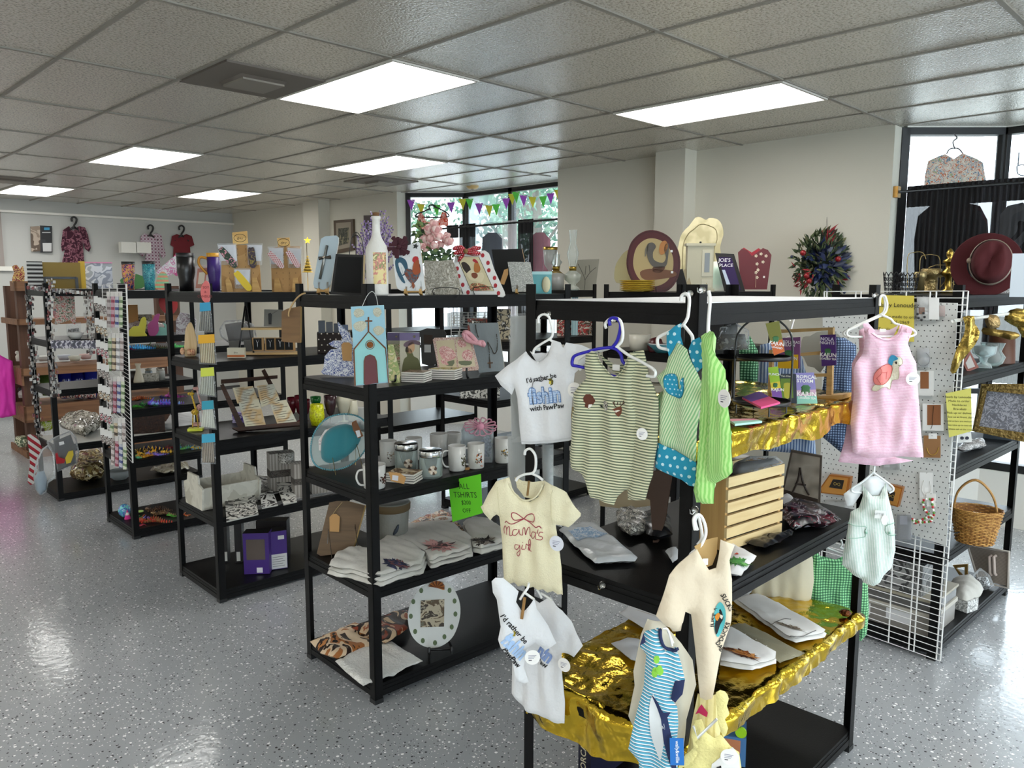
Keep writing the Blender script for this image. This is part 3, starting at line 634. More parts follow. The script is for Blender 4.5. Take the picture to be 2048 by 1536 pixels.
# --- toucan tees
f=Fr(atx(1395,1032,XF+.01)+Vector((-.02,-.02,0)),20); BG=mat('ddcdb3',.85,bump=(60,.2))
z=Z(960,1140,3.879)
hanger('front white hanger by the crate, above the toucan tee',f,[[(1390,1060),(1387,1040),(1393,1030),(1402,1032),(1410,1050),(1411,1070),(1400,1095)],[(1400,1095),(1383,1108),(1378,1120)]],PLW,.0042)
hanger('back white hanger by the crate, beside the toucan tee hanger',Fr(atx(1395,1032,XF+.01)+Vector((0,.01,0)),20),[[(1395,1060),(1390,1042),(1396,1032),(1400,1045),(1404,1075),(1395,1090)],[(1398,1085),(1412,1100)]],PLW,.0042)
def deco(b,c,f):
	q=lambda *p:f.tr(z(*p),c.y0)
	c.decal(b,cr(q((1850,235),(1885,290),(1880,400),(1850,490),(1825,500),(1805,430),(1810,320)),3),mat('58b9bd',.8),.002)
	c.decal(b,cr(q((1810,420),(1830,350),(1850,290),(1865,320),(1870,360),(1850,410),(1830,470),(1815,480)),3),mat('1a1a1c',.8),.0035); c.decal(b,cr(q((1812,350),(1840,320),(1850,340),(1830,385)),2),mat('d98a2c',.8),.0045); c.decal(b,q((1850,330),(1868,335),(1862,365),(1850,355)),mat('efeadd',.8),.0045)
	K=mat('202020',.8)
	for s,x,y,r in(('JUST A',1800,330,74),('DUCKS',1875,440,74),('SUCKS',1860,215,-60),('DAB',1815,560,-60)):
		X,Zz=f.px(*z((x,y))[0]); c.text(b,s,K,X,Zz,52*f.k/3.879,rot=math.radians(r),bold=.02)
z3=Z(1280,1000,1.0)
g,c=garment('tshirt','cream baby tee with a toucan in a teal oval','t-shirt',f,[(1392,1096),(1360,1125),(1338,1150),(1312,1232),(1330,1250),(1355,1258),(1366,1245),(1372,1225),(1385,1232),(1392,1300),(1400,1395),(1412,1402),(1425,1398),(1432,1360),(1445,1300),(1462,1240),(1465,1160),(1458,1120),(1470,1090),(1440,1078),(1438,1100),(1432,1135),(1418,1140),(1405,1120)],BG,deco,inner=[(1392,1096),(1420,1085),(1440,1078),(1438,1110),(1430,1135),(1418,1140),(1403,1120)],im=mat('b99760',.8),fold=.014,y0=-.02)
b=MB(); X,Y=f.px(1405,1118); b.box((X,-.02,Y),(.014,.001,.016),mat('f3f3f0',.6)); b.build('size_label',g)
garment('tshirt','cream baby tee behind the toucan one, only its sleeve showing','t-shirt',f,[(1375,1115),(1400,1120),(1370,1225),(1362,1262),(1345,1262),(1336,1250),(1340,1200)],BG,y0=.02,th=.014)
# --- shark romper
SK=stripe('e9edee','4fa3bd',.0088,2,.45,ang=75,wobble=.004,c3='23304f')
z=Z(960,1140,3.879)
f=Fr(atx(1330,1262,XF-.02)+Vector((-.05,-.02,0)),5); NV=mat('1b2750',.8)
def deco(b,c,f):
	q=lambda *p:f.tr(z(*p),c.y0)
	c.decal(b,cr(q((1335,945),(1350,960),(1400,1110),(1430,1200),(1400,1440),(1370,1400),(1320,1250),(1310,1050)),2),mat('d5d8d8',.8),.002)
	c.decal(b,cr(q((1330,945),(1380,1010),(1420,1080),(1500,1080),(1450,1120),(1510,1380),(1520,1530),(1480,1500),(1420,1300),(1400,1130),(1350,1000)),2),NV,.003)
	for k in range(3): c.line(b,q((1392+k*8,1180),(1405+k*8,1200)),mat('e5e5e5',.8),.0006,.004)
	for x,y in((1355,595),(1345,680),(1375,670),(1340,700),(1385,690)): X,Y=f.px(*z((x,y))[0]); c.decal(b,[(X+.008*math.cos(a*.9),Y+.011*math.sin(a*.9)) for a in range(7)],mat('86c440',.8),.002)
	c.line(b,q((1395,445),(1400,520),(1430,590),(1500,620),(1530,600)),NV,.005,.003)
g,c=garment('baby_romper','blue and white striped romper with a shark on the front','baby romper',f,z((1280,480),(1385,445),(1400,540),(1440,640),(1520,600),(1560,720),(1590,850),(1560,900),(1500,930),(1490,1010),(1530,1060),(1540,1200),(1525,1400),(1540,1600),(1240,1600),(1230,1480),(1150,1380),(1170,1280),(1270,900),(1290,650),(1240,600)),SK,deco,fold=.012,y0=-.05)
b=MB(); Cloth(b,f.tr(z((1510,860),(1590,850),(1570,960),(1515,1030),(1480,1000)),-.062),NV,y0=-.062,th=.006,fold=.004,step=.01); tag(b.build('sleeve_cuff',g),label='navy sleeve cuff'); b=MB(); Cloth(b,f.tr(z((1270,490),(1285,560),(1240,585)),-.062),NV,y0=-.062,th=.004,fold=.002,step=.01); tag(b.build('sleeve_cuff',g),label='navy sleeve cuff')
b=MB(); X,Y=f.px(*z((1503,1260))[0]); M_=Matrix.Translation((X,-.085,Y))@Matrix.Rotation(-.05,4,'Y'); b.box((0,0,0),(.034,.0012,.072),mat('1f6fc0',.5),M_)
bb=MB(); text(bb,'wally&willie',mat('eef2f5',.5),0,0,.0125,bold=.01); b.add([(-v[2]+.004 if 0 else v[2]*1-.003,-.0012,-v[0]) for v in bb.v],bb.f,mat('eef2f5',.5),M=M_); b.build('brand_tag',g)
hanger('thin white hanger inside the shark romper',f,[z((1420,455),(1455,460),(1480,540),(1490,590)),z((1460,480),(1500,570))],PLW,.003,y=-.045)
g,c=garment('baby_bodysuit','plain cream bodysuit behind the shark romper','baby bodysuit',f,z((1300,380),(1400,400),(1560,560),(1650,700),(1680,900),(1600,1150),(1580,1400),(1560,1480),(1300,1460),(1150,1120),(1200,900),(1190,790),(1250,500)),mat('ddd6c3',.85),y0=.03,fold=.012)
# --- yellow ruffled outfit, at the lower edge
f=Fr(atx(1392,1380,XF+.02)+Vector((0,-.06,0)),0); YL=mat('efe39a',.85,bump=(150,.3))
g,c=garment('baby_sunsuit','pale yellow ruffled sunsuit with a bee patch at the lower edge of the photo','baby sunsuit',f,z((1660,1170),(1720,1150),(1760,1250),(1820,1300),(1870,1280),(1940,1360),(2010,1400),(2040,1620),(1580,1620),(1590,1430),(1650,1400)),YL,lambda b,c,f:(c.decal(b,f.tr(z((1800,1480),(1960,1350),(2010,1420),(2020,1600),(1780,1600)),c.y0),mat('ecebe8',.8),.002),c.decal(b,f.tr(z((1835,1500),(1870,1485),(1880,1530),(1850,1540)),c.y0),mat('202020',.8),.004),c.decal(b,f.tr(z((1850,1510),(1875,1505),(1872,1520)),c.y0),mat('e9b93a',.8),.005)),fold=.012,y0=-.05)
b=MB(); Cloth(b,cr(f.tr(z((1830,950),(1900,950),(1930,1000),(1915,1060),(1935,1120),(1900,1170),(1925,1230),(1890,1300),(1850,1200),(1840,1100)),-.05),2),YL,y0=-.05,fold=.012,th=.012); b.build('ruffle',g); b=MB(); Cloth(b,cr(f.tr(z((1670,1180),(1640,1290),(1655,1380),(1590,1440),(1540,1530),(1600,1520),(1690,1480),(1700,1300)),-.055),2),YL,y0=-.055,fold=.01,th=.01); b.build('ruffle',g)
b=MB(); b.tube([(x,-.075,y) for x,y in f.tr(z((1660,1170),(1690,1260),(1840,1115)),-.05)],.0035,PLW,6); b.build('strap',g)
tagdisc(g,f,1458,1514,16,-.085)
garment('baby_dress','pale yellow pleated dress with pink bow print behind the ruffled sunsuit','baby dress',f,z((1690,960),(1760,980),(1850,960),(1880,1100),(1860,1300),(1800,1600),(1580,1600),(1640,1200)),stripe('f0e3a6','d9c984',.02,0,.7),lambda b,c,f:[c.decal(b,f.tr(z(*p),c.y0),mat('cf2f63',.8),.002) for p in(((1670,1110),(1700,1050),(1720,1020),(1770,1075),(1760,1110),(1700,1090)),((1715,1280),(1755,1260),(1750,1320),(1712,1330)))],y0=0,fold=.01)
# --- mint romper set
z=Z(1640,880,5.02); f=Fr(aty(1748,942,-3.64),12); MN=stripe('e8eeea','b8cfc4',.0052,0,.55,wobble=.004)
hanger('small clear hanger of the mint romper set',f,[z((545,260),(540,320),(525,330)),z((535,325),(430,420),(330,480),(320,510),(350,530),(420,530)),z((535,325),(640,400),(730,470),(735,510),(700,530))],mat('e4eaec',.2),.0036,y=-.03)
def deco(b,c,f):
	q=lambda *p:f.tr(z(*p),c.y0)
	c.line(b,q((270,820),(340,845),(450,855),(440,900),(440,960),(270,965)),mat('8fb5a3',.8),.0012); c.line(b,q((750,820),(660,840),(645,900),(680,940),(750,940)),mat('8fb5a3',.8),.0012)
	for x,y in((435,890),(665,890)): X,Y=f.px(*z((x,y))[0]); b.ball((X,c.dep(X,Y)-.002,Y),.0045,mat('8db8a6',.4),8,5)
g,c=garment('baby_romper','mint striped dungaree romper in clear packaging with a white shirt','baby romper',f,z((420,440),(520,560),(600,560),(660,430),(690,600),(740,800),(755,1100),(720,1290),(640,1360),(600,1430),(540,1470),(440,1440),(420,1400),(330,1350),(220,1250),(235,1100),(280,850),(310,720),(390,680),(430,560)),MN,deco,fold=.012,th=.02,y0=-.03)
b=MB(); Cloth(b,f.tr(z((420,420),(300,490),(235,540),(270,660),(330,660),(400,560),(430,500),(500,560),(600,550),(650,480),(700,540),(730,490),(640,400),(560,360),(460,370)),-.02),mat('dfe2e4',.8),y0=-.02,th=.012); b.build('white_undershirt',g)
b=MB(); X,Y=f.px(*z((560,690))[0]); b.box((X,-.072,Y),(.036,.001,.028),mat('eef0ee',.6)); text(b,'LITTLE',mat('50565a',.6),X-.004,Y-.002,.010,y=-.0735); X,Y=f.px(*z((600,740))[0]); b.disc((X,Y),.011,mat('f7f7f5',.6),-.076,18,.018,th=.001); b.build('card_label',g)
# --- garments hanging on the far short side of the nearest unit, seen through and beside it
z=Z(1400,860,4.452); XB=1.80
def side(name,label,cat,O,m,px,yaw=12,**k):
	f=Fr(atx(px[0],px[1],XB),yaw); return garment(name,label,cat,f,O,m,fold=.014,th=.018,**k)[0],f
GB=gingham('2f5a43','4f9a63','9fd8a0',.011)
g,f_=side('childs_dress','dark green gingham dress hanging behind the nearest unit’s right post','dress',[(1628,1095),(1640,1112),(1670,1118),(1690,1112),(1735,1165),(1738,1215),(1733,1270),(1722,1282),(1714,1278),(1712,1215),(1680,1222),(1640,1212),(1612,1200),(1614,1150),(1622,1110)],GB,(1680,1085),20)
hanger('pale hanger of the green gingham dress',f_,[[(1676,1072),(1684,1085),(1680,1095)],[(1645,1092),(1690,1110)],[(1680,1095),(1710,1110)]],mat('b9c0bd',.4),.004,y=-.02)
NB=gingham('1c2b45','33496b','8398b5',.010)
g,f_=side('childs_dress','navy gingham dress hanging at the back right of the gold foil shelf','dress',[(1662,672),(1690,676),(1712,690),(1712,800),(1700,920),(1640,870),(1640,800),(1652,730)],NB,(1690,650))
g,f_=side('childs_shirt','blue and white striped child shirt hanging behind the gold foil shelf','shirt',[(1520,690),(1560,680),(1600,700),(1625,800),(1634,940),(1600,930),(1580,905),(1520,900),(1512,820)],stripe('a8b8cc','4c6690',.012,0,.5),(1580,650))
hanger('white hanger of the blue striped child shirt',Fr(atx(1580,650,XB),12),[[(1580,642),(1578,632),(1584,628),(1588,636),(1582,660),(1584,682)],[(1582,672),(1560,682)],[(1582,672),(1605,700)]],PLW,.004)
g,f_=side('childs_dress','green gingham dress far behind the round tiered stand','dress',[(1478,690),(1500,672),(1515,700),(1520,760),(1512,780),(1480,762)],gingham('14402a','2f7a4a','9ed2ac',.012),(1500,650))
# --- hooks that carry the hangers
CH=mat('c9c9c6',.25,1)
for i,(px,lab) in enumerate([((1098,628),'chrome hook with suction disc above the fishing tee'),((1226,640),'chrome hook above the striped romper'),((1380,587),'chrome hook high on the front corner post'),((1405,580),'chrome hook on the right face of the corner post'),((1752,590),'chrome hook holding the pink dress'),((1205,1170),'empty chrome hook on the third shelf beam'),((1390,1020),'chrome hook above the toucan tee')]):
	p=atx(px[0],px[1],.435) if i not in(3,4) else aty(px[0],px[1],-3.56)
	t=thing('wall_hook',lab,'hook',M=Fr(p).M); b=MB(); b.cyl((0,.008,0),(0,-.004,0),.009,CH,14); b.build('mount_disc',t); b=MB(); b.tube([(0,-.004,-.002),(-.006,-.016,-.008),(-.012,-.022,-.004),(-.013,-.022,.006)],.0018,CH,5); b.build('hook_wire',t)
# ============================================================ helpers for things on shelves
def ats(px,py,z,m=.06):
	"""place on a shelf: kept inside the footprint of the shelf board it stands on"""
	p=atz(px,max(py,571) if z>1.7 else py,z); d=Vector((p.x-CX,p.y-CY,0)); best=None
	for k,M in UN.items():
		if min(abs(z-l) for l in UNLV.get(k,UNLV['B']))>.03: continue
		I=M.inverted(); a=I@Vector((CX,CY,0)); e=I@Vector((p.x,p.y,0))-a; lo,hi=0,99
		for c,L in((0,1.22),(1,.60)):
			if abs(e[c])<1e-9: continue
			t=sorted(((m-a[c])/e[c],(L-m-a[c])/e[c])); lo=max(lo,t[0]); hi=min(hi,t[1])
		if lo<hi:
			t=min(max(1,lo),hi); q=abs(t-1)*d.length
			if best is None or q<best[0]: best=(q,t)
	if best and best[0]<(60 if z>1.7 else .4): p=Vector((CX+d.x*best[1],CY+d.y*best[1],z))
	return p
def stand(px,py,z,yaw=0,tilt=0,roll=0,ab=False): return Fr(ats(px,py,z),yaw,tilt,roll,ab)
def board(name,label,cat,f,o,m,th=.008,deco=None,side=None,smooth=0,part='panel',y0=0,group=None,root=None):
	"""flat thing with real thickness traced in the frame f; deco(b,f) paints onto its face"""
	t=root or thing(name,label,cat,M=f.M,group=group); b=MB(); P=f.tr(o,y0); P=cr(P,smooth) if smooth else P
	b.prism(P,y0,y0+th,m,side=side)
	if deco: deco(b,f)
	b.build(part,t); return t
def face(b,f,o,m,y=-.0008,smooth=0):
	P=f.tr(o); P=cr(P,smooth) if smooth else P; b.prism(P,y,y,m)
def fline(b,f,o,m,w=.001,y=-.001,close=False,n=3):
	P=f.tr(o); P=cr(P,n,close) if len(P)>2 else P; b.tube([(x,y,z) for x,z in P],w,m,4,close)
def ftext(b,f,t,m,x,y,hpx,yy=-.0012,**k):
	X,Zz=f.px(x,y); text(b,t,m,X,Zz,hpx*f.k*1.35,y=yy,**k)
def pot(name,label,cat,px,py,z,prof,m,parts=(),seg=20,sx=1,sy=1,group=None,part='body',yaw=0,k=None):
	"""turned vessel; profile and parts in picture pixels at that place"""
	f=stand(px,py,z,yaw); kk=k or f.k; f.p=f.p
	t=thing(name,label,cat,M=f.M,group=group); MB().lathe([(r*kk,h*kk) for r,h in prof],m,(0,0,0),seg,sx=sx,sy=sy).build(part,t)
	for pn,pp,pm in parts: MB().lathe([(r*kk,h*kk) for r,h in pp],pm,(0,0,0),seg,sx=sx,sy=sy).build(pn,t)
	return t,f
def boxy(name,label,cat,px,py,z,w,d,h,m,yaw=0,deco=None,group=None,ab=False,top=None,part='body',bev=0):
	"""box standing on (px,py): w and h in pixels, d in metres"""
	f=stand(px,py,z,yaw,ab=ab); k=f.k; t=thing(name,label,cat,M=f.M,group=group); b=MB(); b.bx((-w*k/2,0,.0),(w*k/2,d,h*k),m)
	if top: b.bx((-w*k/2,0,h*k),(w*k/2,d,h*k+.001),top)
	if deco: deco(b,f,k)
	b.build(part,t); return t,f
def bag(name,label,cat,f,o,m,inner=None,th=.012,im=None,group=None,hole=None,seed=1):
	"""see-through packet: traced puffy film with a core of contents"""
	t=thing(name,label,cat,M=f.M,group=group)
	if inner: b=MB(); Cloth(b,f.tr(inner),im,th=th*.7,fold=.004,seed=seed); b.build('contents',t)
	b=MB(); Cloth(b,f.tr(o),m,th=th,fold=.003,seed=seed,step=.014); b.build('clear_wrap',t); return t
def art(b,c,P,cols,seed=0,n=60):
	x0=min(p[0] for p in P);x1=max(p[0] for p in P);y0=min(p[1] for p in P);y1=max(p[1] for p in P); c.burst(b,(x0+x1)/2,(y0+y1)/2,(x1-x0)*.5,(y1-y0)*.5,[k for k in cols if k!='d5d3cd'],n,seed)
def pile(name,label,cat,pts,z,h,m,deco=None,fold=.006,group=None,seed=0,part='folds',layers=1):
	"""folded cloth lying on a shelf: outline in picture points taken on the shelf plane"""
	W=[atz(x,y,z) for x,y in pts]; c=sum(W,Vector())/len(W); M=Matrix.Translation(c); t=thing(name,label,cat,M=M,group=group)
	R=Matrix(((1,0,0,0),(0,0,1,0),(0,-1,0,0),(0,0,0,1)))           # sheet x,z -> shelf x,y; sheet -y -> up
	loc_=[(p.x-c.x,p.y-c.y) for p in W]
	for l in range(layers):
		hh=h/layers; b=MB(); cl=Cloth(b,loc_ if l==0 else [(x*(1-.02*l),y*(1-.03*l)) for x,y in loc_],m,th=hh*.5,fold=fold,seed=seed+l,step=.016,ew=hh*.8+.008,y0=-hh*(l+.5)-fold*.4,back=True)
		if deco and l==layers-1: deco(b,cl,lambda *p:[(a.x-c.x,a.y-c.y) for a in (atz(x,y,z+h) for x,y in p)])
		b.v=[(v[0],v[2],-v[1]) for v in b.v]; b.build(part if layers==1 else 'folded_layer',t)
	return t
def wire(name,label,cat,f,lines,m,r=.002,part='wire',root=None,y=0):
	t=root or thing(name,label,cat,M=f.M)
	for l in lines:
		P=[(f.px(*q[:2])[0],(q[2] if len(q)>2 else y),f.px(*q[:2])[1]) for q in l]
		MB().tube(cr(P,3,False) if len(P)>2 else P,r,m,5).build(part,t)
	return t
def easel(f,w,h,d,m,root,r=.0018):
	"""small bent-wire plate stand in local metres"""
	for s in(-1,1): MB().tube(cr([(s*w*.3,-.035,.004),(s*w*.32,-.038,.022),(s*w*.32,-.02,.003),(s*w*.28,.04,.003),(s*w*.18,.03,h),(s*w*.1,.035,h*.98)],3,False),r,m,5).build('stand_leg',root)
	MB().tube([(-w*.28,.04,.004),(w*.28,.04,.004)],r,m,5).build('stand_bar',root)
GOLD=mat('b8922f',.14,1,bump=(9,.5,4)); SILV=mat('c9cbcd',.2,1); BRASS=mat('a58a45',.3,1); KRAFT=mat('b48a57',.8,bump=(200,.1)); CLR=clear('ffffff',.07,.05); BAGM=clear('fbfcfd',.10,.12,'bag')
def price(par,x,y,z,w=.02,h=.014,m=None): MB().box((x,y,z),(w,.0006,h),m or mat('f1f1ef',.6)).build('price_sticker',par)
def foilsheet(key,z,label,x0,x1,y0,y1,left,front,seed):
	"""crinkled gold film laid on a shelf with its edges hanging over the left and front"""
	M=UN[key]; b=MB(); n=120; mm=72; V=[];F=[]
	us=[-left+(x1-x0+left)*i/n for i in range(n+1)]; vs=[-front+(y1-y0+front)*j/mm for j in range(mm+1)]
	for u in us:
		for v in vs:
			q=Vector((u*6,v*6,seed)); c=(abs(noise.noise(q))*.016+abs(noise.noise(q*2.7))*.009+noise.noise(q*7)*.0025)
			X,Y,Zz=x0+max(u,0),y0+max(v,0),z+.002+c
			if u<0: jag=1+.35*noise.noise(Vector((v*4,seed,1))); X=x0-.010-c*1.6-.012*math.sin(v*30); Zz=z+u*jag+.006
			if v<0: jag=1+.5*noise.noise(Vector((u*5,seed,2))); Y=y0-.010-c*1.6; Zz=min(Zz,z+v*jag+.006)
			V.append((X,Y,Zz))
	w=len(vs)
	for i in range(n):
		for j in range(mm):
			if us[i]<-.01 and vs[j]<-.01: continue
			F.append((i*w+j,(i+1)*w+j,(i+1)*w+j+1,i*w+j+1))
	b.add(V,F,mat('d6b43a',.13,1,bump=(22,.5,5)),True); return tag(b.build('gold_foil',None,M),label,'foil')
foilsheet('F',1.417,'crinkled gold foil covering the second shelf of the nearest unit, under the tea packets',.004,1.25,.004,.60,.05,.075,3.1)
foilsheet('F',.562,'crinkled gold foil covering the fourth shelf of the nearest unit, hanging over its left edge',.004,1.25,.004,.60,.15,.05,8.7)
b=MB(); b.bx((.012,.012,1.781),(1.243,.598,1.7825),mat('dfe0e2',.5)); tag(b.build('shelf_liner',None,UN['F']),'white liner sheet on the empty top shelf of the nearest unit','shelf liner')
# ---- second shelf: tiered stand and tea packets
K_=mat('111112',.35); zF=1.432
f=stand(1522,826,zF); k=f.k; t=thing('tiered_stand','round two-tier black metal stand on gold foil holding tea packets','stand',M=f.M)
for i,(h,r) in enumerate(((.03,56),(.168,52))):
	b=MB(); b.lathe([(0,h),(r*k,h),(r*k,h+.012),(r*k*.97,h+.012),(r*k*.96,h+.004),(0,h+.004)],K_,seg=32); b.build('tier',t)
for a in range(4): b=MB(); b.cyl((50*k*math.cos(a*PI/2+.3),50*k*math.sin(a*PI/2+.3),0),(50*k*math.cos(a*PI/2+.3),50*k*math.sin(a*PI/2+.3),.032),.003,K_,6); b.build('leg',t)
for s in(-1,1): MB().tube(cr([(s*54*k,0,.03),(s*54*k,0,.2),(s*45*k,0,.26),(s*15*k,0,.30),(0,0,.31)],4,False),.0035,K_,6).build('arch_rod',t)
f=stand(1466,795,zF); k=f.k; t=thing('tiered_stand','black metal tray stand behind the tea packet stand with bagged goods','stand',M=f.M);
b=MB(); b.lathe([(0,.135),(38*k,.135),(38*k,.15),(37*k,.14),(0,.139)],K_,seg=24); b.build('tier',t); b=MB(); b.cyl((0,0,0),(0,0,.135),.006,K_); b.build('pole',t)
bag('gift_bag','clear cellophane bag on the back tray stand','bag',stand(1465,742,1.53),[(1432,700),(1440,655),(1470,645),(1498,660),(1500,700)],BAGM,[(1436,698),(1442,668),(1490,668),(1496,698)],.02,prnt('camo1',['1b1c1a','3a3d36','15161a','7b7b74'],40))
def packet(label,f,o,bands,txt=(),th=.006,y0=0,name='tea_packet',cat='tea packet'):
	def deco(b,f):
		b.v=[v for v in b.v]
		(x0,ya),(x1,_),(_,y1)=o[0],o[1],o[2]
		for (a,c_,m) in bands:
			L=lambda t:(o[0][0]+(o[3][0]-o[0][0])*t,o[0][1]+(o[3][1]-o[0][1])*t); R_=lambda t:(o[1][0]+(o[2][0]-o[1][0])*t,o[1][1]+(o[2][1]-o[1][1])*t)
			face(b,f,[L(a),R_(a),R_(c_),L(c_)],m,y=y0-.0008)
		for s,x,y,h,col,r in txt: ftext(b,f,s,mat(col,.6),x,y,h,yy=y0-.0022,rot=math.radians(r),bold=.02)
		cx=sum(p[0] for p in o)/4; cy=sum(p[1] for p in o)/4; X,Y=f.px(cx,cy+3); w=abs(o[1][0]-o[0][0])*f.k*.24
		b.ball((X,y0,Y),w,mat('2f6b3a',.6),8,6,sc=(1,.12,1.1)) if False else b.lathe([(w*.2,-w),(w*.9,-w*.5),(w*.8,w*.2),(w,.5*w),(w*.5,w),(0,w)],mat('3b6f46',.6),(X,y0-.001,Y),10,sy=.05)
	return board(name,label,cat,f,o,bands[0][2],th,deco,part='pouch',y0=y0)
pu,ye,gr,te=mat('4b2a72',.4),mat('e2b21c',.4),mat('9cc23a',.4),mat('8fd0c4',.4)
f=stand(1560,770,1.60,-6,6); packet('olive and orange tea packet leaning high on the tiered stand',f,[(1531,647),(1558,642),(1569,703),(1548,711)],[(0,.6,mat('6a6c2a',.4)),(.6,1,mat('c2602c',.4))],[('KAJUN',1553,690,7,'f2f2f2',-8),('LOADED',1554,697,4,'f2f2f2',-8)])
f=stand(1612,805,zF,0,8); packet('lilac and mint tropical storm tea packet on the gold foil',f,[(1589,746),(1628,745),(1635,807),(1593,808)],[(0,.55,mat('8d86c4',.4)),(.55,.75,mat('c9a8c4',.4)),(.75,1,te)],[('TROPICAL',1610,757,7,'f4f4f4',0),('STORM',1610,765,7,'f4f4f4',0),('KAJUN',1613,792,9,'f4f4f4',0),('LOADED TEA',1614,798,4,'f4f4f4',0)])
f=stand(1556,806,zF,0,12); packet('narrow green and purple punch tea packet leaning by the stand',f,[(1536,735),(1556,733),(1565,799),(1546,803)],[(0,.45,gr),(.45,.65,mat('d9c63a',.4)),(.65,1,mat('7a4fa8',.4))],[('PUNCH',1549,751,5,'f4f4f4',0),('KAJUN',1555,782,6,'f4f4f4',0)])
def deco(b,f): face(b,f,[(1561,757),(1585,757),(1587,796),(1563,797)],mat('5d7a2e',.6),-.0009); face(b,f,[(1567,772),(1570,766),(1580,766),(1583,772),(1581,795),(1569,795)],mat('a8a438',.6),-.0014,2); ftext(b,f,'Van Kleef',mat('d8d4c4',.6),1573,754,4)
board('picture_card','dark card with a green creature behind the tropical tea packet','card',stand(1575,806,zF,0,10),[(1553,747),(1592,748),(1594,807),(1556,806)],mat('27303f',.6),.004,deco)
# wooden peg rack with two packets
f=stand(1655,790,zF,-20); W_=wood('b58f58','caa873',40,0)
t=thing('display_rack','light wooden rack on the gold foil with packets hung on it','rack',M=f.M)
for o in (([(1656,655),(1666,655),(1663,793),(1652,793)]),([(1538,700),(1545,700),(1542,800),(1535,800)])): b=MB(); b.prism(f.tr(o),0,.018,W_); b.build('rack_post',t)
for o in (([(1545,660),(1656,655),(1656,661),(1545,667)]),([(1590,707),(1658,701),(1658,708),(1590,713)]),([(1545,749),(1662,747),(1662,753),(1545,756)])): b=MB(); b.prism(f.tr(o),.002,.014,W_); b.build('rack_rail',t)
b=MB(); b.prism(f.tr([(1630,792),(1692,788),(1690,797),(1632,803)]),-.03,.06,W_); b.build('rack_foot',t)
packet('purple NOLA NIGHTS tea packet hung on the wooden rack',f,[(1643,670),(1671,669),(1672,730),(1646,732)],[(0,1,pu)],[('NOLA',1657,681,7,'e8e2f0',0),('NIGHTS',1657,688,6,'e8e2f0',0),('KAJUN',1659,713,8,'f4f4f4',0),('LOADED TEA',1659,719,4,'f4f4f4',0)],y0=-.012)
packet('purple and yellow melon tea packet hung low on the wooden rack',f,[(1562,676),(1600,674),(1599,737),(1558,736)],[(0,.55,mat('7b4a7c',.4)),(.55,1,ye)],[('MARDI GRAS',1580,686,6,'f0e8f0',0),('MELON',1578,692,7,'f0e8f0',0),('KAJUN',1584,719,7,'f4f4f4',0)],y0=-.012)
board('cloud_board','grey scalloped cloud-shaped board behind the purple tea packet','board',stand(1640,770,zF,-10).__class__(atz(1640,770,zF)+Vector((.06,.1,0)),-10),[(1602,690),(1606,674),(1620,672),(1634,664),(1655,662),(1676,668),(1682,680),(1680,700),(1675,715),(1668,728),(1650,732),(1640,745),(1628,735),(1615,732),(1608,716),(1600,706)],mat('a3a39a',.6),.006,smooth=2,part='cloud_panel')
for l,o,c1,c2 in(('purple and pink tea packet lying flat on the lower tier of the stand',[(1484,798),(1518,786),(1560,808),(1522,818)],'5a2f8c','d8447f'),('pink and mint tea strip lying on the foil at the shelf edge',[(1456,842),(1508,841),(1524,846),(1470,852)],'e79aa4','a8d8c4')):
	zz=zF+(.045 if 'tier' in l else .008); Wp=[atz(x,y,zz) for x,y in o]; c=sum(Wp,Vector())/4; t=thing('tea_packet',l,'tea packet',loc=c); b=MB(); P=[(p.x-c.x,p.y-c.y,0) for p in Wp]; q=[((P[0][i]+P[3][i])/2) for i in range(3)]; r=[((P[1][i]+P[2][i])/2) for i in range(3)]
	b.add([*P,*[(a,bb,.006) for a,bb,_ in P]],[(3,2,1,0),(0,1,5,4),(1,2,6,5),(2,3,7,6),(3,0,4,7)],mat(c2,.4)); up=[(a,bb,.006) for a,bb,_ in(P[0],P[1],r,q)]; b.add(up,[(0,1,2,3)],mat(c1,.4)); b.add([(a,bb,.006) for a,bb,_ in(q,r,P[2],P[3])],[(0,1,2,3)],mat(c2,.4)); b.build('pouch',t)
# ---- third shelf
zT=.972
A=atz(1449,1104,zT); B_=atz(1560,1066,zT); d=(B_-A); an=math.atan2(d.y,d.x); L_=d.length
M=Matrix.Translation(A)@Matrix.Rotation(an,4,'Z'); t=thing('wooden_crate','pale pine slatted crate standing on end on the third shelf','crate',M=M); PN=wood('c8ab78','dcc592',16,0)
H_=.252; CH_=.03
for i in range(6): z0=.004+i*H_/6; MB().bx((0,-.006,z0),(L_,.004,z0+H_/6-.009),PN).build('slat',t)
for x in(0,L_-.012): MB().bx((x,.004,0),(x+.012,.13,H_),wood('b58c50','c9a163',16,2)).build('side_board',t)
for i in range(6): z0=.004+i*H_/6; MB().bx((0,.13,z0),(L_,.138,z0+H_/6-.009),PN).build('slat',t)
f=Fr(M@Vector((.08,.06,H_)),0); bag('bagged_garment','dark garment in clear plastic on top of the pine crate','bagged clothes',f,[(1450,958),(1470,925),(1500,912),(1552,912),(1568,925),(1560,930)],BAGM,[(1455,955),(1475,925),(1548,916),(1560,925)],.03,mat('141316',.5))
pile('white_bagged_tee','white tee folded in clear plastic on the left of the third shelf','bagged clothes',[(1118,1064),(1165,1052),(1190,1053),(1275,1122),(1270,1130),(1190,1134),(1150,1100)],zT,.02,mat('cfd3d6',.25,bump=(30,.3)),lambda b,c,q:(c.decal(b,q((1135,1062),(1180,1055),(1215,1072),(1155,1082)),prnt('bt',['cfd6dc','7f9fc0','a8bdd2','cfd6dc'],60),.002)),.006)
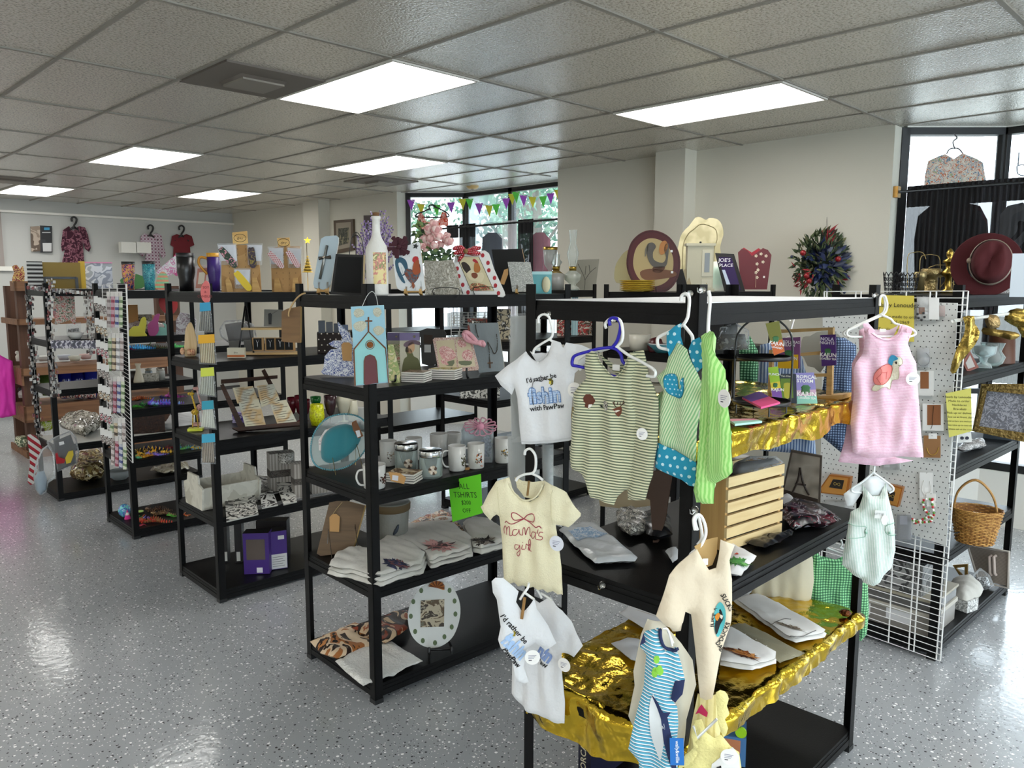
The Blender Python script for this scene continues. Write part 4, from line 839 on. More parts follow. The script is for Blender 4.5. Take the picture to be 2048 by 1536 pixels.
for i,(o,m_,l) in enumerate([([(1232,1040),(1262,1030),(1300,1050),(1296,1075),(1260,1084),(1236,1070)],prnt('crk',['8c8a84','35332f','c8c4ba','6b6a64'],55,.3),'crinkled clear bag of parts in the middle of the third shelf'),([(1556,1035),(1590,1012),(1640,1030),(1682,1056),(1640,1062),(1580,1068)],prnt('blkred',['101012','1a1a1e','4c1420','8a8a8e','0c0c0e'],30,.25),'black and red garment in clear plastic right of the pine crate'),([(1490,1094),(1530,1078),(1588,1070),(1584,1080),(1530,1104)],mat('151518',.2),'flat black packet in clear plastic before the pine crate'),([(1555,1000),(1580,996),(1592,1010),(1570,1018)],mat('d8d8da',.3),'small crumpled white bag behind the pine crate'),([(1330,1110),(1352,1100),(1362,1120),(1345,1135)],mat('c9cccf',.3),'small white packet beside the front corner post on the third shelf'),([(1275,1060),(1300,1040),(1340,1050),(1345,1085),(1300,1090)],mat('1a1a1c',.25),'dark packet in film near the middle of the third shelf')]):
	pile('plastic_packet',l,'packet',o,zT,.045 if i in(0,1,5) else .02,m_,fold=.012,seed=i)
pile('folded_tee','white tee with a green sprig print at the front edge of the third shelf','folded shirt',[(1452,1096),(1470,1100),(1513,1122),(1482,1160),(1452,1152)],zT,.025,mat('dcdcdc',.8),lambda b,c,q:(art(b,c,q((1464,1112),(1490,1140)),['4f9a4a','6fb35e','3a8038'],7,50),c.decal(b,q((1468,1112),(1474,1106),(1478,1112)),mat('c8402f',.8),.003)),.004)
f=stand(1312,1085,zT,-10,6); board('board_sign','dark brown board standing behind the whale outfit on the third shelf','board',f,[(1262,945),(1345,940),(1330,1040),(1316,1085),(1306,1085),(1300,1000),(1270,985)],mat('3a2417',.5),.02,part='panel')
f=stand(1230,1020,.98,0).__class__(atz(1250,1025,zT)+Vector((.1,.25,0)),0); board('kraft_box','tan cardboard box at the back of the third shelf','box',f,[(1195,985),(1310,970),(1312,1010),(1250,1018),(1200,1012)],mat('a89a80',.8),.08,part='box_body')
def deco(b,f):
	face(b,f,[(1585,905),(1640,915),(1636,1012),(1566,990)],prnt('sepia',['8d8376','7a7165','9a9082','6b6256'],7,.6,dist=0),-.001)
	D=mat('2d2017',.6); fline(b,f,[(1600,935),(1596,960),(1585,985)],D,.004); fline(b,f,[(1600,935),(1606,965),(1618,990)],D,.004); fline(b,f,[(1590,968),(1612,970)],D,.004); face(b,f,[(1566,978),(1636,998),(1636,1012),(1566,992)],D,-.0016)
board('canvas_print','sepia canvas print of a tall iron tower behind the pine crate','picture',Fr(atz(1600,1000,zT)+Vector((.05,.12,0)),-8),[(1582,900),(1644,912),(1640,1015),(1562,992)],mat('4a4036',.6),.015,deco)
pot('plate_stack','stack of white plates behind the crate under the gold foil shelf','plates',1482,925,zT+.1,[(0,0),(14,0),(22,2),(14,3),(22,5),(14,6),(22,8),(14,9),(22,12),(20,12),(0,10)],mat('d8d8d6',.3))
f=stand(1482,1010,zT,0); board('kraft_box','brown cardboard box carrying the white plates','box',f,[(1462,928),(1505,926),(1504,985),(1462,990)],mat('6d5a42',.8),.08,part='box_body')
# ---- fourth shelf on the foil
zQ=.578
pile('folded_tee','long folded white tee printed with shells, on gold foil','folded shirt',[(1466,1206),(1512,1196),(1530,1203),(1653,1272),(1648,1280),(1592,1290),(1570,1282)],zQ,.03,mat('e2e2e0',.8),lambda b,c,q:(art(b,c,q((1552,1243),(1608,1268)),['3a322b','5d5348','8a7f70'],4),c.line(b,q((1540,1250),(1565,1240),(1582,1238)),mat('333333',.8),.0012),c.line(b,q((1580,1274),(1600,1272),(1632,1262)),mat('333333',.8),.0012)),.004,layers=2)
pile('folded_tee','folded white tee with an orange crayfish-like print, on gold foil','folded shirt',[(1440,1262),(1465,1268),(1553,1318),(1552,1332),(1505,1346),(1440,1335)],zQ,.03,mat('e2e2e0',.8),lambda b,c,q:art(b,c,q((1452,1288),(1525,1332)),['8a4a1e','b5702c','c98a48','5a3018'],5,46),.004,layers=2)
pile('folded_fabric','sheer grey sequinned fabric between the two folded tees','fabric',[(1458,1256),(1490,1250),(1610,1312),(1560,1330)],zQ,.012,mat('8e8a74',.4,bump=(300,.3)),lambda b,c,q:[c.decal(b,[(x+.003*math.cos(a),y+.003*math.sin(a)) for a in(0,1.6,3.1,4.7)],mat('f0efe8',.3),.002) for x,y in q(*[(1470+i*7,1258+i*4+(i%3)*4) for i in range(12)])])
pile('folded_tee','white tee with brown print at the left back of the gold foil shelf','folded shirt',[(1236,1232),(1262,1216),(1300,1212),(1352,1222),(1350,1250),(1290,1262)],zQ,.018,mat('d5d6d8',.8),lambda b,c,q:art(b,c,q((1262,1218),(1320,1238)),['a07040','8a6a50'],6,24),.004)
pile('folded_tee','white tee in plastic left of the shark romper','folded shirt',[(1222,1292),(1255,1282),(1300,1290),(1290,1330),(1262,1325)],zQ,.018,mat('d5d6d8',.4),fold=.004)
pile('bagged_garment','white packet with writing at the back of the gold foil shelf','bagged clothes',[(1464,1180),(1480,1170),(1510,1176),(1494,1202),(1468,1206)],zQ,.02,mat('c5c8cc',.3),fold=.005)
f=Fr(atz(1560,1215,zQ)+Vector((.12,.15,0)),-5); t=thing('cushion','cream cushion standing at the back of the gold foil shelf','cushion',M=f.M); b=MB(); Cloth(b,cr(f.tr([(1490,1120),(1560,1095),(1618,1085),(1622,1200),(1560,1212),(1500,1200)]),3),mat('cfc8b0',.8),th=.05,fold=.01,ew=.08); b.build('cover',t)
pot('ribbon_bow','small bronze bow at the right end of the gold foil shelf','bow',1690,1232,zQ,[(0,0),(8,2),(12,7),(8,12),(0,14)],mat('5d3418',.25,.8,bump=(60,.8)))
# ---- bottom shelf
zB=.087
A=atz(1156,1560,zB); t=thing('game_box','dark boxed card game with LORCANA on its spine on the bottom shelf','box',M=Fr(A,-38).M); f=Fr(A,-38); k=f.k
b=MB(); b.bx((0,0,0),(.055,.28,.30),mat('14142a',.4)); b.bx((0,-.001,.2),(.055,0,.3),prnt('game',['14142a','4a1f4f','7a2a5a','22336a'],18,.4)); bb=MB(); text(bb,'LORCANA',mat('d8cfae',.5),0,0,.034,bold=.01); b.add([(-v[2]+.035,-.002,v[0]+.115) for v in bb.v],bb.f,mat('d8cfae',.5)); b.build('box_body',t)
A=atz(1462,1530,zB); A.z=zB; f=Fr(A,0); t=thing('toy_box','blue and orange toy box under the gold foil shelf','box',M=f.M); b=MB(); b.bx((-.05,0,0),(.05,.12,.11),mat('4a78a8',.5)); b.bx((-.04,-.001,.05),(.03,0,.1),mat('c9805a',.5)); b.build('box_body',t); b=MB(); b.disc((.03,.13),.02,mat('9cd01c',.5),0,16,th=.01); b.build('round_sticker',t)
# ============================================================ right-hand unit G with its pegboard end
WIRE=mat('e9e9e7',.35)
def gridpanel(name,label,X,pts,px0,nh,nv,r=.0022,edge=.0035,dirn=-90,Y=None,extra=()):
	"""wire grid drawn between the four picture corners (tl,tr,br,bl) on the plane x=X"""
	f=Fr(atx(px0[0],px0[1],X) if X is not None else aty(px0[0],px0[1],Y),dirn,ab=True); t=thing(name,label,'wire grid',M=f.M); P=[Vector(p) for p in f.tr(pts)]
	tl,tr_,br,bl=P; g=MB()
	for i in range(nh+1):
		a=tl.lerp(bl,i/nh); b_=tr_.lerp(br,i/nh); g.cyl((a.x,0,a.y),(b_.x,0,b_.y),r,WIRE,5)
	g.build('cross_wires',t); g=MB()
	for u in nv:
		a=tl.lerp(tr_,u); b_=bl.lerp(br,u); g.cyl((a.x,.004,a.y),(b_.x,.004,b_.y),edge,WIRE,6)
	g.build('upright_wires',t); return t,f
gt,gf=gridpanel('wire_grid_panel','white wire grid panel fixed to the end of the right-hand shelving unit',2.700,[(1648,583),(1936,582),(1880,1322),(1636,1235)],(1770,1200),56,(0,.02,.24,.28,.6,.76,.80,.97,1))
PEG=dots('c9cac7','26272a',.0254,.11)
f=Fr(atx(1820,1000,2.680),-90,ab=True); t=thing('pegboard','white perforated board hung over the wire grid, with carded jewellery','pegboard',M=f.M); b=MB(); b.prism(f.tr([(1646,600),(1915,606),(1893,1092),(1641,1010)]),0,.006,PEG); b.build('panel',t)
PF=Fr(atx(1820,1000,2.665),-90,ab=True)
def pegitem(name,label,cat,cx,cy,w,h,col,inner=None,icol='8a5a35',y=0,bagged=False,extra=None):
	f=Fr(atx(cx,cy,2.665-y),-90,ab=True); t=thing(name,label,cat,M=f.M); o=[(cx-w/2,cy-h/2),(cx+w/2,cy-h/2+w*.02),(cx+w/2,cy+h/2+w*.02),(cx-w/2,cy+h/2)]
	b=MB(); b.prism(f.tr(o),0,.002,mat(col,.6));
	if inner: x0,y0,x1,y1=inner; face(b,f,[(cx+x0*w/2,cy+y0*h/2),(cx+x1*w/2,cy+y0*h/2),(cx+x1*w/2,cy+y1*h/2),(cx+x0*w/2,cy+y1*h/2)],mat(icol,.7))
	b.build('card',t)
	if extra: extra(t,f)
	if bagged: b=MB(); Cloth(b,f.tr([(cx-w*.55,cy-h*.55),(cx+w*.55,cy-h*.55),(cx+w*.55,cy+h*.56),(cx-w*.55,cy+h*.56)],-.003),BAGM,th=.006,fold=.002,y0=-.003,back=False,step=.012); b.build('clear_sleeve',t)
	MB().tube([(0,.012,h*.5*f.k),(0,-.01,h*.5*f.k),(0,-.014,h*.5*f.k+.004)],.0012,CH,5).build('peg_hook',t); return t
def chain(pts,col,r=.0012,bead=None):
	def ex(t,f):
		P=cr([(f.px(x,y)[0],-.004,f.px(x,y)[1]) for x,y in pts],3,False)
		if bead:
			for i,p in enumerate(P): b=MB(); b.ball(p,bead,mat(col if isinstance(col,str) else col[i%len(col)],.35),8,6);
			b=MB(); [b.ball(p,bead,mat(col if isinstance(col,str) else col[i%len(col)],.35),8,6) for i,p in enumerate(P)]; b.build('beads',t)
		else: MB().tube(P,r,mat(col,.3,.8),5).build('chain',t)
	return ex
pegitem('earring_card','bagged card with dark grape-cluster earrings at the top of the pegboard','earrings',1846,617,24,46,'e5e5e3',(-.7,-.1,.3,.5),'9a6038',.0,True,lambda t,f:[MB().ball((f.px(x,y)[0],-.006,f.px(x,y)[1]),.006,mat('2b2b2e',.3),7,5).build('charm',t) for x,y in((1838,636),(1844,640),(1850,634),(1836,628),(1848,626))])
pegitem('necklace_card','white folded card beside the grape earrings, top right of the pegboard','card',1868,617,20,44,'ececea',y=.006)
pegitem('earring_card','small pink and white bagged card at the right of the folded card','earrings',1884,622,12,22,'c9b3ad',bagged=True)
pegitem('bracelet_card','bagged bracelet with grey beads in the upper middle of the pegboard','bracelet',1846,715,24,38,'d7d8d9',bagged=True,extra=chain([(1834,716),(1838,728),(1848,732),(1858,726),(1860,714),(1852,706)],'9a9ba0'))
pegitem('necklace_card','white card with a brown square beside the turtle patch','necklace',1850,766,34,50,'e3e3e0',(-.55,-.9,.45,.45),'8e5a36')
pegitem('necklace_card','white card with a brown square and a short dangling chain','necklace',1866,834,42,54,'e6e6e3',(-.55,-.9,.75,.6),'8e5a36',extra=chain([(1868,812),(1866,832),(1865,850),(1862,858)],'4a3a2a'))
pegitem('necklace_card','brown kraft card of gold chain links low on the pegboard','necklace',1864,893,34,44,'9a7048',(-.4,-1.2,.6,-.7),'f0f0ee',extra=chain([(1854,895),(1858,906),(1866,910),(1874,905),(1878,894)],'c9a24a',.0018))
pegitem('trinket_bag','small bag of silver trinkets under the pink dress hem','trinket bag',1783,930,34,18,'cfcfce',(-.9,-.5,-.2,.5),'eeeeee',bagged=True)
pegitem('trinket_bag','bag of silver spoons at the lower middle of the pegboard','trinket bag',1808,1054,28,50,'a9aaae',(-.6,-.9,.5,-.2),'c9cbd6',bagged=True)
pegitem('trinket_bag','clear packets along the lower left edge of the pegboard','trinket bag',1672,1014,52,22,'cfcfcd',bagged=True)
pegitem('necklace_card','stack of white cards above the red and green beads','necklace',1852,975,26,60,'ececea',(-.2,0,.4,.6),'f7f7f5',y=.004,extra=chain([(1848,960),(1844,978),(1852,990),(1862,980),(1860,962)],'d8d4cc',.0012))
pegitem('bead_necklace','red, green and white bead strand looped on a white card','bead necklace',1862,1000,18,26,'ededea',y=.012,extra=chain([(1866,998),(1848,1000),(1848,1014),(1854,1024),(1864,1034),(1862,1042),(1850,1044),(1838,1044),(1826,1038),(1832,1046),(1846,1038),(1858,1034),(1868,1030),(1866,1014),(1864,1000)],['b3262c','5d8f3a','f0efe8'],bead=.0062))
def yt(lines,tilt=0):
	def ex(t,f):
		b=MB()
		for s,x,y,h in lines: ftext(b,f,s,mat('2c2a16',.7),x,y,h,-.0035,rot=math.radians(tilt))
		b.build('lettering',t)['kind']='stuff'
	return ex
pegitem('paper_sign','yellow lettered bead sign at the top of the pegboard','sign',1788,636,80,92,'d8c653',y=.0,extra=yt([('Beads by Lenoudez',1788,614,9),('all items are made to order',1788,636,6.5),('555-2969',1800,648,7),('To place order',1786,662,7)]))
f=Fr(atx(1918,830,2.655),-78,ab=True)
def deco(b,f):
	for i,(s,h) in enumerate((('Beads by Lenoudez',4.6),('Made to order',4.6),('Necklaces',4.6),('Bracelets',4.6),('Pick up or delivery',4.6),('See us at front desk',4.2),('Special orders are welcome and',3.4),('may take up to two weeks',3.4),('please ask at the counter',3.4))): ftext(b,f,s,mat('3a3a1e',.7),1917+i*.9,796+i*8,h,rot=.06)
t=board('paper_sign','yellow green typed notice clipped to the right edge of the wire grid','sign',f,[(1891,787),(1942,776),(1944,862),(1898,875)],mat('d3cf6a',.6),.0015,deco,part='sheet')
for i,(o,inn,l) in enumerate((([(1664,947),(1706,952),(1700,990),(1646,984),(1644,975)],[(1672,956),(1694,958),(1690,976),(1664,972)],'small ornate gold frame with dark ground on the left of the pegboard'),([(1779,966),(1810,973),(1800,1012),(1772,1004)],[(1782,978),(1796,982),(1792,1000),(1778,996)],'small ornate gold frame half hidden behind the mint romper'))):
	f=Fr(atx(1676 if i==0 else 1790,985,2.665),-90,ab=True); t=thing('framed_picture',l,'picture',M=f.M); b=MB(); P=f.tr(o); b.prism(P,-.03,0,mat('a86a2c',.35,.4)); cx=sum(p[0] for p in P)/len(P); cz=sum(p[1] for p in P)/len(P); b.prism([(cx+(x-cx)*.85,cz+(z-cz)*.85) for x,z in P],-.036,-.03,mat('c88d45',.3,.5)); b.build('moulding',t)
	b=MB(); b.prism(f.tr(inn),-.0375,-.036,mat('1e1814',.5)); X,Y=f.px(sum(p[0] for p in inn)/4,sum(p[1] for p in inn)/4); b.tube(cr([(X+.016*math.cos(a*.8)*1.0,-.039,Y+.008*math.sin(a*1.6)) for a in range(8)],2,True),.0012,mat('b39b50',.3,.8),5,True); b.build('picture',t)
for x,y in((1913,1065),(1899,1118),(1906,738)):
	f=Fr(atx(x,y,2.69),-90,ab=True); t=thing('zip_tie','black zip tie on the wire grid edge, %s'%{1065:'beside the lower pegboard corner',1118:'below the pegboard corner',738:'beside the gold scarf'}[y],'zip tie',M=f.M); MB().tube([(-.03,-.006,.004),(0,-.008,0),(.012,.01,.002)],.002,mat('111111',.5),5).build('strap',t); MB().box((.004,-.006,0),(.006,.006,.006),mat('111111',.5)).build('tie_head',t)
# ---- top of G
zG=1.782
f=stand(1975,594,zG,-4,7); t=thing('felt_hat','dark red felt hat with a silver band displayed upright on top of the right unit','hat',M=f.M); cx,cz=f.px(1973,530); k=f.k; RED=mat('460e14',.9)
RX=Matrix.Translation((cx,0,cz))@Matrix.Rotation(PI/2,4,'X')
b=MB(); b.lathe([(34*k,0),(46*k,-.004),(62*k,.004),(63.5*k,.008),(62*k,.009),(46*k,.0),(34*k,.004)],RED,seg=40,M=RX); b.build('brim',t)
b=MB(); V=[];F=[];seg=36
for j,(r,h) in enumerate(((1.12,0),(1.06,.03),(1,.06),(.94,.085),(.8,.1),(.5,.098),(.2,.085),(0,.08))):
	for i in range(seg):
		a=2*PI*i/seg; rr=r*(1-.14*max(0,math.cos(a-.2))**3*(h>.05)); dent=-.028*max(0,1-abs(math.sin(a-1.1))*1.8)*(r<.82)*(r+.2)
		V.append((.004+rr*33*k*math.cos(a)+7*k,-h-dent*-1*0-dent,rr*40*k*math.sin(a)+5*k))
for j in range(7):
	for i in range(seg): F.append((j*seg+i,(j+1)*seg+i,(j+1)*seg+(i+1)%seg,j*seg+(i+1)%seg))
M_=Matrix.Translation((cx,0,cz)); b.add(V,F,RED,True,M_); b.build('crown',t)
b=MB();
for h,r in((.008,1.13),(.014,1.12),(.02,1.11)): b.tube([(cx+7*k+r*33*k*math.cos(2*PI*i/36),-h,cz+5*k+r*40*k*math.sin(2*PI*i/36)) for i in range(36)],.0032,mat('8f8478',.4,.4),6,True)
b.ball((cx-30*k,-.02,cz+8*k),.013,mat('9a8c7c',.5,.3),10,6,sc=(1,.8,1.2)); b.build('hat_band',t)
b=MB(); b.tube([(cx-.03,.02,-.0),(cx,.03,.07),(cx+.03,.02,-.0)],.004,K_); b.build('hat_support',t)
# lacy baskets, wire candle holders
def lace(label,px,py,w,h):
	f=stand(px,py,zG,0); k=f.k; t=thing('lace_metal_basket',label,'basket',M=f.M); b=MB(); n=12
	for i in range(n):
		a=2*PI*i/n; a2=2*PI*(i+1)/n; R0=w*.36*k;R1=w*.5*k
		p=lambda a,u:((R0+(R1-R0)*u)*math.cos(a),(R0+(R1-R0)*u)*math.sin(a),h*k*u)
		b.tube([p(a,0),p(a,.9)],.0022,K_,4); b.tube(cr([p(a,.8),p((a+a2)/2,1.0),p(a2,.8)],3,False),.0022,K_,4)
		for u in(.15,.4,.65): b.tube(cr([p(a,u),p((a*2+a2)/3,u+.12),p((a+2*a2)/3,u-.06),p(a2,u+.05)],2,False),.0018,K_,4); b.tube([p(a,u+.1),p(a2,u-.1)],.0014,K_,4)
	b.build('openwork',t); b=MB(); b.lathe([(0,0),(w*.36*k,0),(w*.36*k,.004),(0,.004)],K_,seg=16); b.build('base',t)
lace('black lacework metal basket at the left end on top of the pegboard unit',1785,584,38,42); lace('second black lacework basket behind the first, by the wire candle holders',1818,581,34,40)
f=stand(1868,582,zG,0); GW=mat('a8935f',.3,.8); wire('hexagon_wire_stand','gold hexagon wire candle holder left of the red hat','candle holder',f,[[(1840,580),(1840,520),(1852,510),(1868,510),(1880,520),(1880,580)],[(1815,575),(1815,515),(1828,505),(1845,505),(1852,518)],[(1858,580),(1858,535),(1905,535),(1905,580)],[(1905,535),(1915,515),(1925,505)],[(1852,555),(1866,545),(1880,555),(1895,545),(1912,555)],[(1880,575),(1895,560),(1912,572)]],GW,.0024)
pot('candle_column','tall brass candle column with a ball finial left of the red hat','candlestick',1895,584,zG,[(0,0),(14,0),(14,4),(7,8),(6,30),(13,36),(13,42),(6,48),(7,58),(12,60),(12,64),(4,68),(7,74),(7,80),(3,86),(0,88)],BRASS)
pot('candle_column','brass openwork lantern beside the lacework baskets','lantern',1860,583,zG,[(0,0),(17,0),(17,5),(13,7),(13,30),(19,34),(19,46),(16,48),(0,48)],mat('8e7c52',.35,.7,bump=(60,.8)))
pot('candle_column','brass banded holder left of the ball finial column','candle holder',1838,583,zG,[(0,0),(9,0),(9,26),(12,30),(12,40),(9,42),(0,42)],mat('9c8c62',.35,.7))
board('price_tag_card','white hanging price tag on the wire candle holder','tag',stand(1868,575,zG,0).__class__(atz(1868,583,zG)+Vector((-.02,-.03,0)),0),[(1863,553),(1868,548),(1875,552),(1873,568),(1864,568)],mat('e6e6e6',.6),.001)
boxy('lattice_box','white perforated plastic caddy behind the red hat at the right edge','caddy',2030,594,zG,50,.12,56,dots('c6c8c8','7d8080',.012,.25),0)
boxy('tissue_box','pale blue box behind the red hat at the right edge','box',2036,594,zG,30,.06,86,mat('b9c3cc',.6),0)
# ---- second shelf of G, z 1.395
z2_=1.397
f=Fr(atx(1935,630,2.80)+Vector((0,-.0,0)),-10);
b=thing('towel_rod','white rod under the top shelf carrying gold belts and bands','rod',M=Matrix.Identity(4)); MB().tube([aty(1906,642,-3.56),aty(2060,622,-3.56)],.008,mat('dfe0da',.4),8).build('bar',b)
GS=mat('b59a4c',.25,.85,bump=(30,.6)); GS2=mat('a3884a',.3,.8,bump=(40,.6))
def cl2(name,label,cat,px,o,m,th=.02,**k):
	f=Fr(px if isinstance(px,Vector) else aty(px[0],px[1],-3.58),k.pop('yaw',0)); t=thing(name,label,cat,M=f.M); b=MB(); Cloth(b,cr(f.tr(o),2),m,th=th,step=.010,**k); b.build('drape',t); return t
cl2('gold_scarf','gold lamé scarf knotted on the rod and hanging down over the wire grid edge','scarf',(1932,640),[(1926,634),(1948,632),(1950,648),(1960,665),(1950,690),(1925,720),(1912,745),(1900,742),(1912,700),(1928,668),(1930,648)],GS,fold=.03,ff=(30,3))
cl2('gold_belt','wide pleated gold belt looped over the white rod','belt',(2025,650),[(2008,640),(2020,620),(2048,618),(2065,640),(2062,668),(2045,675),(2034,655)],GS,.03,fold=.02,ff=(6,30))
cl2('gold_belt','pleated gold belt drooping in a curve under the rod','belt',(1995,668),[(1966,655),(2000,660),(2030,664),(2040,672),(2022,680),(1990,672),(1966,668)],GS2,.02,fold=.012)
cl2('gold_cuff','striped gold cuff on the white rod left of the drooping belt','cuff',(1985,645),[(1970,632),(1992,630),(2000,640),(1998,655),(1975,656)],mat('a98f62',.3,.8,bump=(80,.8)),.025,fold=.004)
pot('glass_bowl','pressed glass compote bowl on the second shelf of the right unit','glass bowl',1966,736,z2_,[(0,0),(16,0),(14,6),(6,12),(8,20),(20,28),(22,44),(20,44),(18,28),(0,20)],clear('eaf2f2',.22,.05,'cutglass'),seg=18)
pot('glass_dish','ribbed glass dish behind the glass compote','glass bowl',1982,734,z2_,[(0,0),(12,0),(20,6),(24,18),(16,30),(22,46),(0,46)],clear('e5efee',.2,.08,'cutglass'),seg=18)
f=stand(1940,745,z2_,20,12); board('photo_frame','small red-brown frame leaning by the glass compote','picture frame',f,[(1925,725),(1940,702),(1958,735),(1935,744)],mat('7a3a28',.4),.012,lambda b,f:face(b,f,[(1931,726),(1940,710),(1950,733),(1936,738)],mat('b0aaa5',.4),-.002))
pot('gold_shoe','small gilded high-heel ornament right of the glass dish','ornament',2008,733,z2_,[(0,0),(4,0),(3,10),(9,14),(8,20),(2,22),(0,30)],mat('b08d3f',.25,.8),sx=1.6)
pot('brown_lamp_shade','brown leathery shade behind the gold belts','lamp shade',2000,725,z2_,[(26,0),(22,60),(0,60)],mat('5a3624',.5,bump=(12,.4)))
# ---- third shelf: gilt frame, basket lower
f=Fr(atz(2000,880,.97)+Vector((-.02,-.08,.0)),5,8,0); GLT=mat('6e5a2e',.35,.7,bump=(60,1,5)); t=thing('gilt_frame','ornate dark gilt frame with grey printed cloth, tilted on the right unit','picture frame',M=f.M);
O=[(1962,768),(2075,768),(2068,888),(1944,862)]; I=[(1974,782),(2058,790),(2050,866),(1958,852)]
b=MB(); P=f.tr(O); Q=f.tr(I)
for i in range(4):
	j=(i+1)%4; b.prism([P[i],P[j],Q[j],Q[i]],-.022,0,GLT); m1=lambda t,a,b_:(a[0]+(b_[0]-a[0])*t,a[1]+(b_[1]-a[1])*t); b.prism([m1(.3,P[i],Q[i]),m1(.3,P[j],Q[j]),m1(.6,P[j],Q[j]),m1(.6,P[i],Q[i])],-.03,-.022,GLT)
b.build('moulding',t); b=MB(); b.prism(Q,-.006,-.002,prnt('swan',['55565c','60616a','8f8f96','5a5b62'],45,.5,1)); b.build('picture',t)
board('pen_display','white card of dark oval buttons below the yellow notice','button card',Fr(atx(1925,880,2.72),-60,ab=True),[(1912,868),(1942,864),(1944,884),(1914,886)],mat('cfcfcd',.5),.004,lambda b,f:[b.disc(f.px(x,876),.008,mat('1a1a2c',.2),-.002,12) for x in(1924,1934)])
pile('silver_sequin_trim','heap of silver sequin trim on the third shelf of the right unit','trim',[(1912,905),(1930,888),(1968,886),(1972,898),(1930,908)],.952,.03,prnt('seq',['d8d8d8','5c5c60','f0f0f0','8a8a8c'],120,.2,.5),fold=.01)
boxy('grey_box','grey-blue flat box on the third shelf under the gilt frame','box',2000,890,.952,60,.15,16,mat('3e4852',.5),0)
# wicker basket on the fourth shelf
zW=.537; f=stand(1948,1092,zW,0); k=f.k; t=thing('wicker_basket','golden wicker basket with an arched handle holding books','basket',M=f.M)
WK=prnt('wicker',['8a5c26','b5833f','c99a52','a06f30'],50,.55,3,.3); b=MB();
for j in range(22):
	u=j/21; R0=(33+13*u); h=(4+68*u)*k; b.tube([((R0+1.3*math.cos(i*PI*1.0+j*PI))*k*math.cos(2*PI*i/28),(R0*.8+1.3*math.cos(i*PI+j*PI))*k*math.sin(2*PI*i/28)+.05,h) for i in range(28)],.0034,WK,5,True)
b.build('woven_side',t); b=MB(); b.lathe([(0,2*k),(33*k,2*k),(45*k,71*k),(44*k,71*k),(31*k,5*k),(0,5*k)],mat('7a5226',.7),(0,.05,0),28,sy=.8); b.build('lining',t)
b=MB();
for q in(-.008,0,.008): b.tube(cr([(-40*k,.05+q,40*k),(-36*k,.05+q,100*k),(-6*k,.05+q,130*k),(26*k,.05+q,100*k),(40*k,.05+q,40*k)],6,False),.0055,mat('a77c40',.6,bump=(60,.8)),6)
b.build('handle',t)
for i in range(7): c_=['d8d4c0','4a5f6a','c9b45a','8a2f2a','e6e2d6','39503e','b0a890'][i]; f2=f.M@Matrix.Translation((-.03+i*.014,.03,.02))@Matrix.Rotation(.12,4,'Y'); t=thing('paperback_book','book standing in the wicker basket, %s cover'%['off-white','slate','mustard','red','ivory','green','tan'][i],'book',M=f2); b=MB(); b.bx((0,0,0),(.012,.09,.125),mat(c_,.6)); b.bx((.0015,-.0005,.002),(.0105,.088,.1255),mat('e8e4d8',.8)); b.build('cover',t)
# bottom shelf of G
zH=.087
for l,z0,h,m,ld,labs in (('long grey storage bin with two paper labels behind the wire grid',zH,.12,mat('8c8780',.35),'b9b4a8',((-.16,.07),(-.36,.06))),('dark clear bin with a cream lid stacked on the labelled bin',zH+.122,.07,mat('5c5b59',.2),'a39c8a',())):
	t=thing('storage_bin',l,'storage bin',M=UN['G']@Matrix.Translation((.05,.04,z0))); MB().bx((0,0,0),(.34,.50,h*.82),m).build('tub',t); MB().bx((-.008,-.008,h*.82),(.348,.508,h),mat(ld,.45)).build('lid',t)
	for y,z1 in labs: MB().bx((-.002,-y-.06,z1-.03),(0,-y+.06,z1+.03),mat('e3e3e4',.6)).build('paper_label',t)
pile('rolled_towel','thick roll of white cloth on the bottom shelf of the right unit','rolled cloth',[(1898,1200),(1900,1185),(1940,1178),(1966,1200),(1960,1214),(1930,1226),(1905,1216)],zH,.12,mat('c3c1ba',.9,bump=(40,.3)),fold=.01)
f=stand(1975,1165,zH+.02,-30,14); t=thing('serving_tray','grey wicker serving tray with pale handles standing on the bottom shelf','tray',M=f.M); b=MB(); b.prism(f.tr([(1935,1090),(2016,1106),(2014,1172),(1960,1160)]),0,.012,stripe('7d736a','958a80',.008,2,.5)); b.build('woven_panel',t)
b=MB(); P=f.tr([(1935,1088),(2019,1104),(2017,1176),(1958,1163)]); b.tube([(x,-.004,z) for x,z in P],.008,mat('b3aca4',.5),8,True); b.build('rim',t)
for x in(1985,1994): b=MB(); P=f.tr([(x,1112),(x,1150)]); b.tube([(P[0][0],-.012,P[0][1]),(P[0][0],-.03,P[0][1]-.008),(P[1][0],-.03,P[1][1]+.008),(P[1][0],-.012,P[1][1])],.009,mat('b8aaa2',.5),8); b.build('handle',t)
board('gold_letter_frame','gold angular letter ornament leaning behind the white roll','ornament',stand(1920,1160,zH+.05,-20,4),[(1905,1130),(1935,1128),(1935,1150),(1929,1150),(1929,1134),(1912,1136),(1925,1150),(1918,1150)],mat('9c7c44',.35,.7),.01)
bag('bagged_glassware','clear packet of beaded glassware beside the serving tray','bagged goods',stand(1965,1180,zH,-10),[(1945,1150),(1960,1135),(1980,1150),(1990,1175),(1960,1182),(1946,1176)],BAGM,[(1950,1155),(1975,1152),(1982,1174),(1955,1178)],.03,prnt('gls',['2a2a2c','bfc4c6','3b3b3d','e5e8ea'],60,.15,.5))
boxy('paper_stack','stack of folded white paper and jars beside the labelled bin','paper stack',1915,1245,zH,34,.1,24,prnt('pap',['d5d5d2','9a9b99','e6e6e4','b9bab8'],40,.6,1,.3),-30)
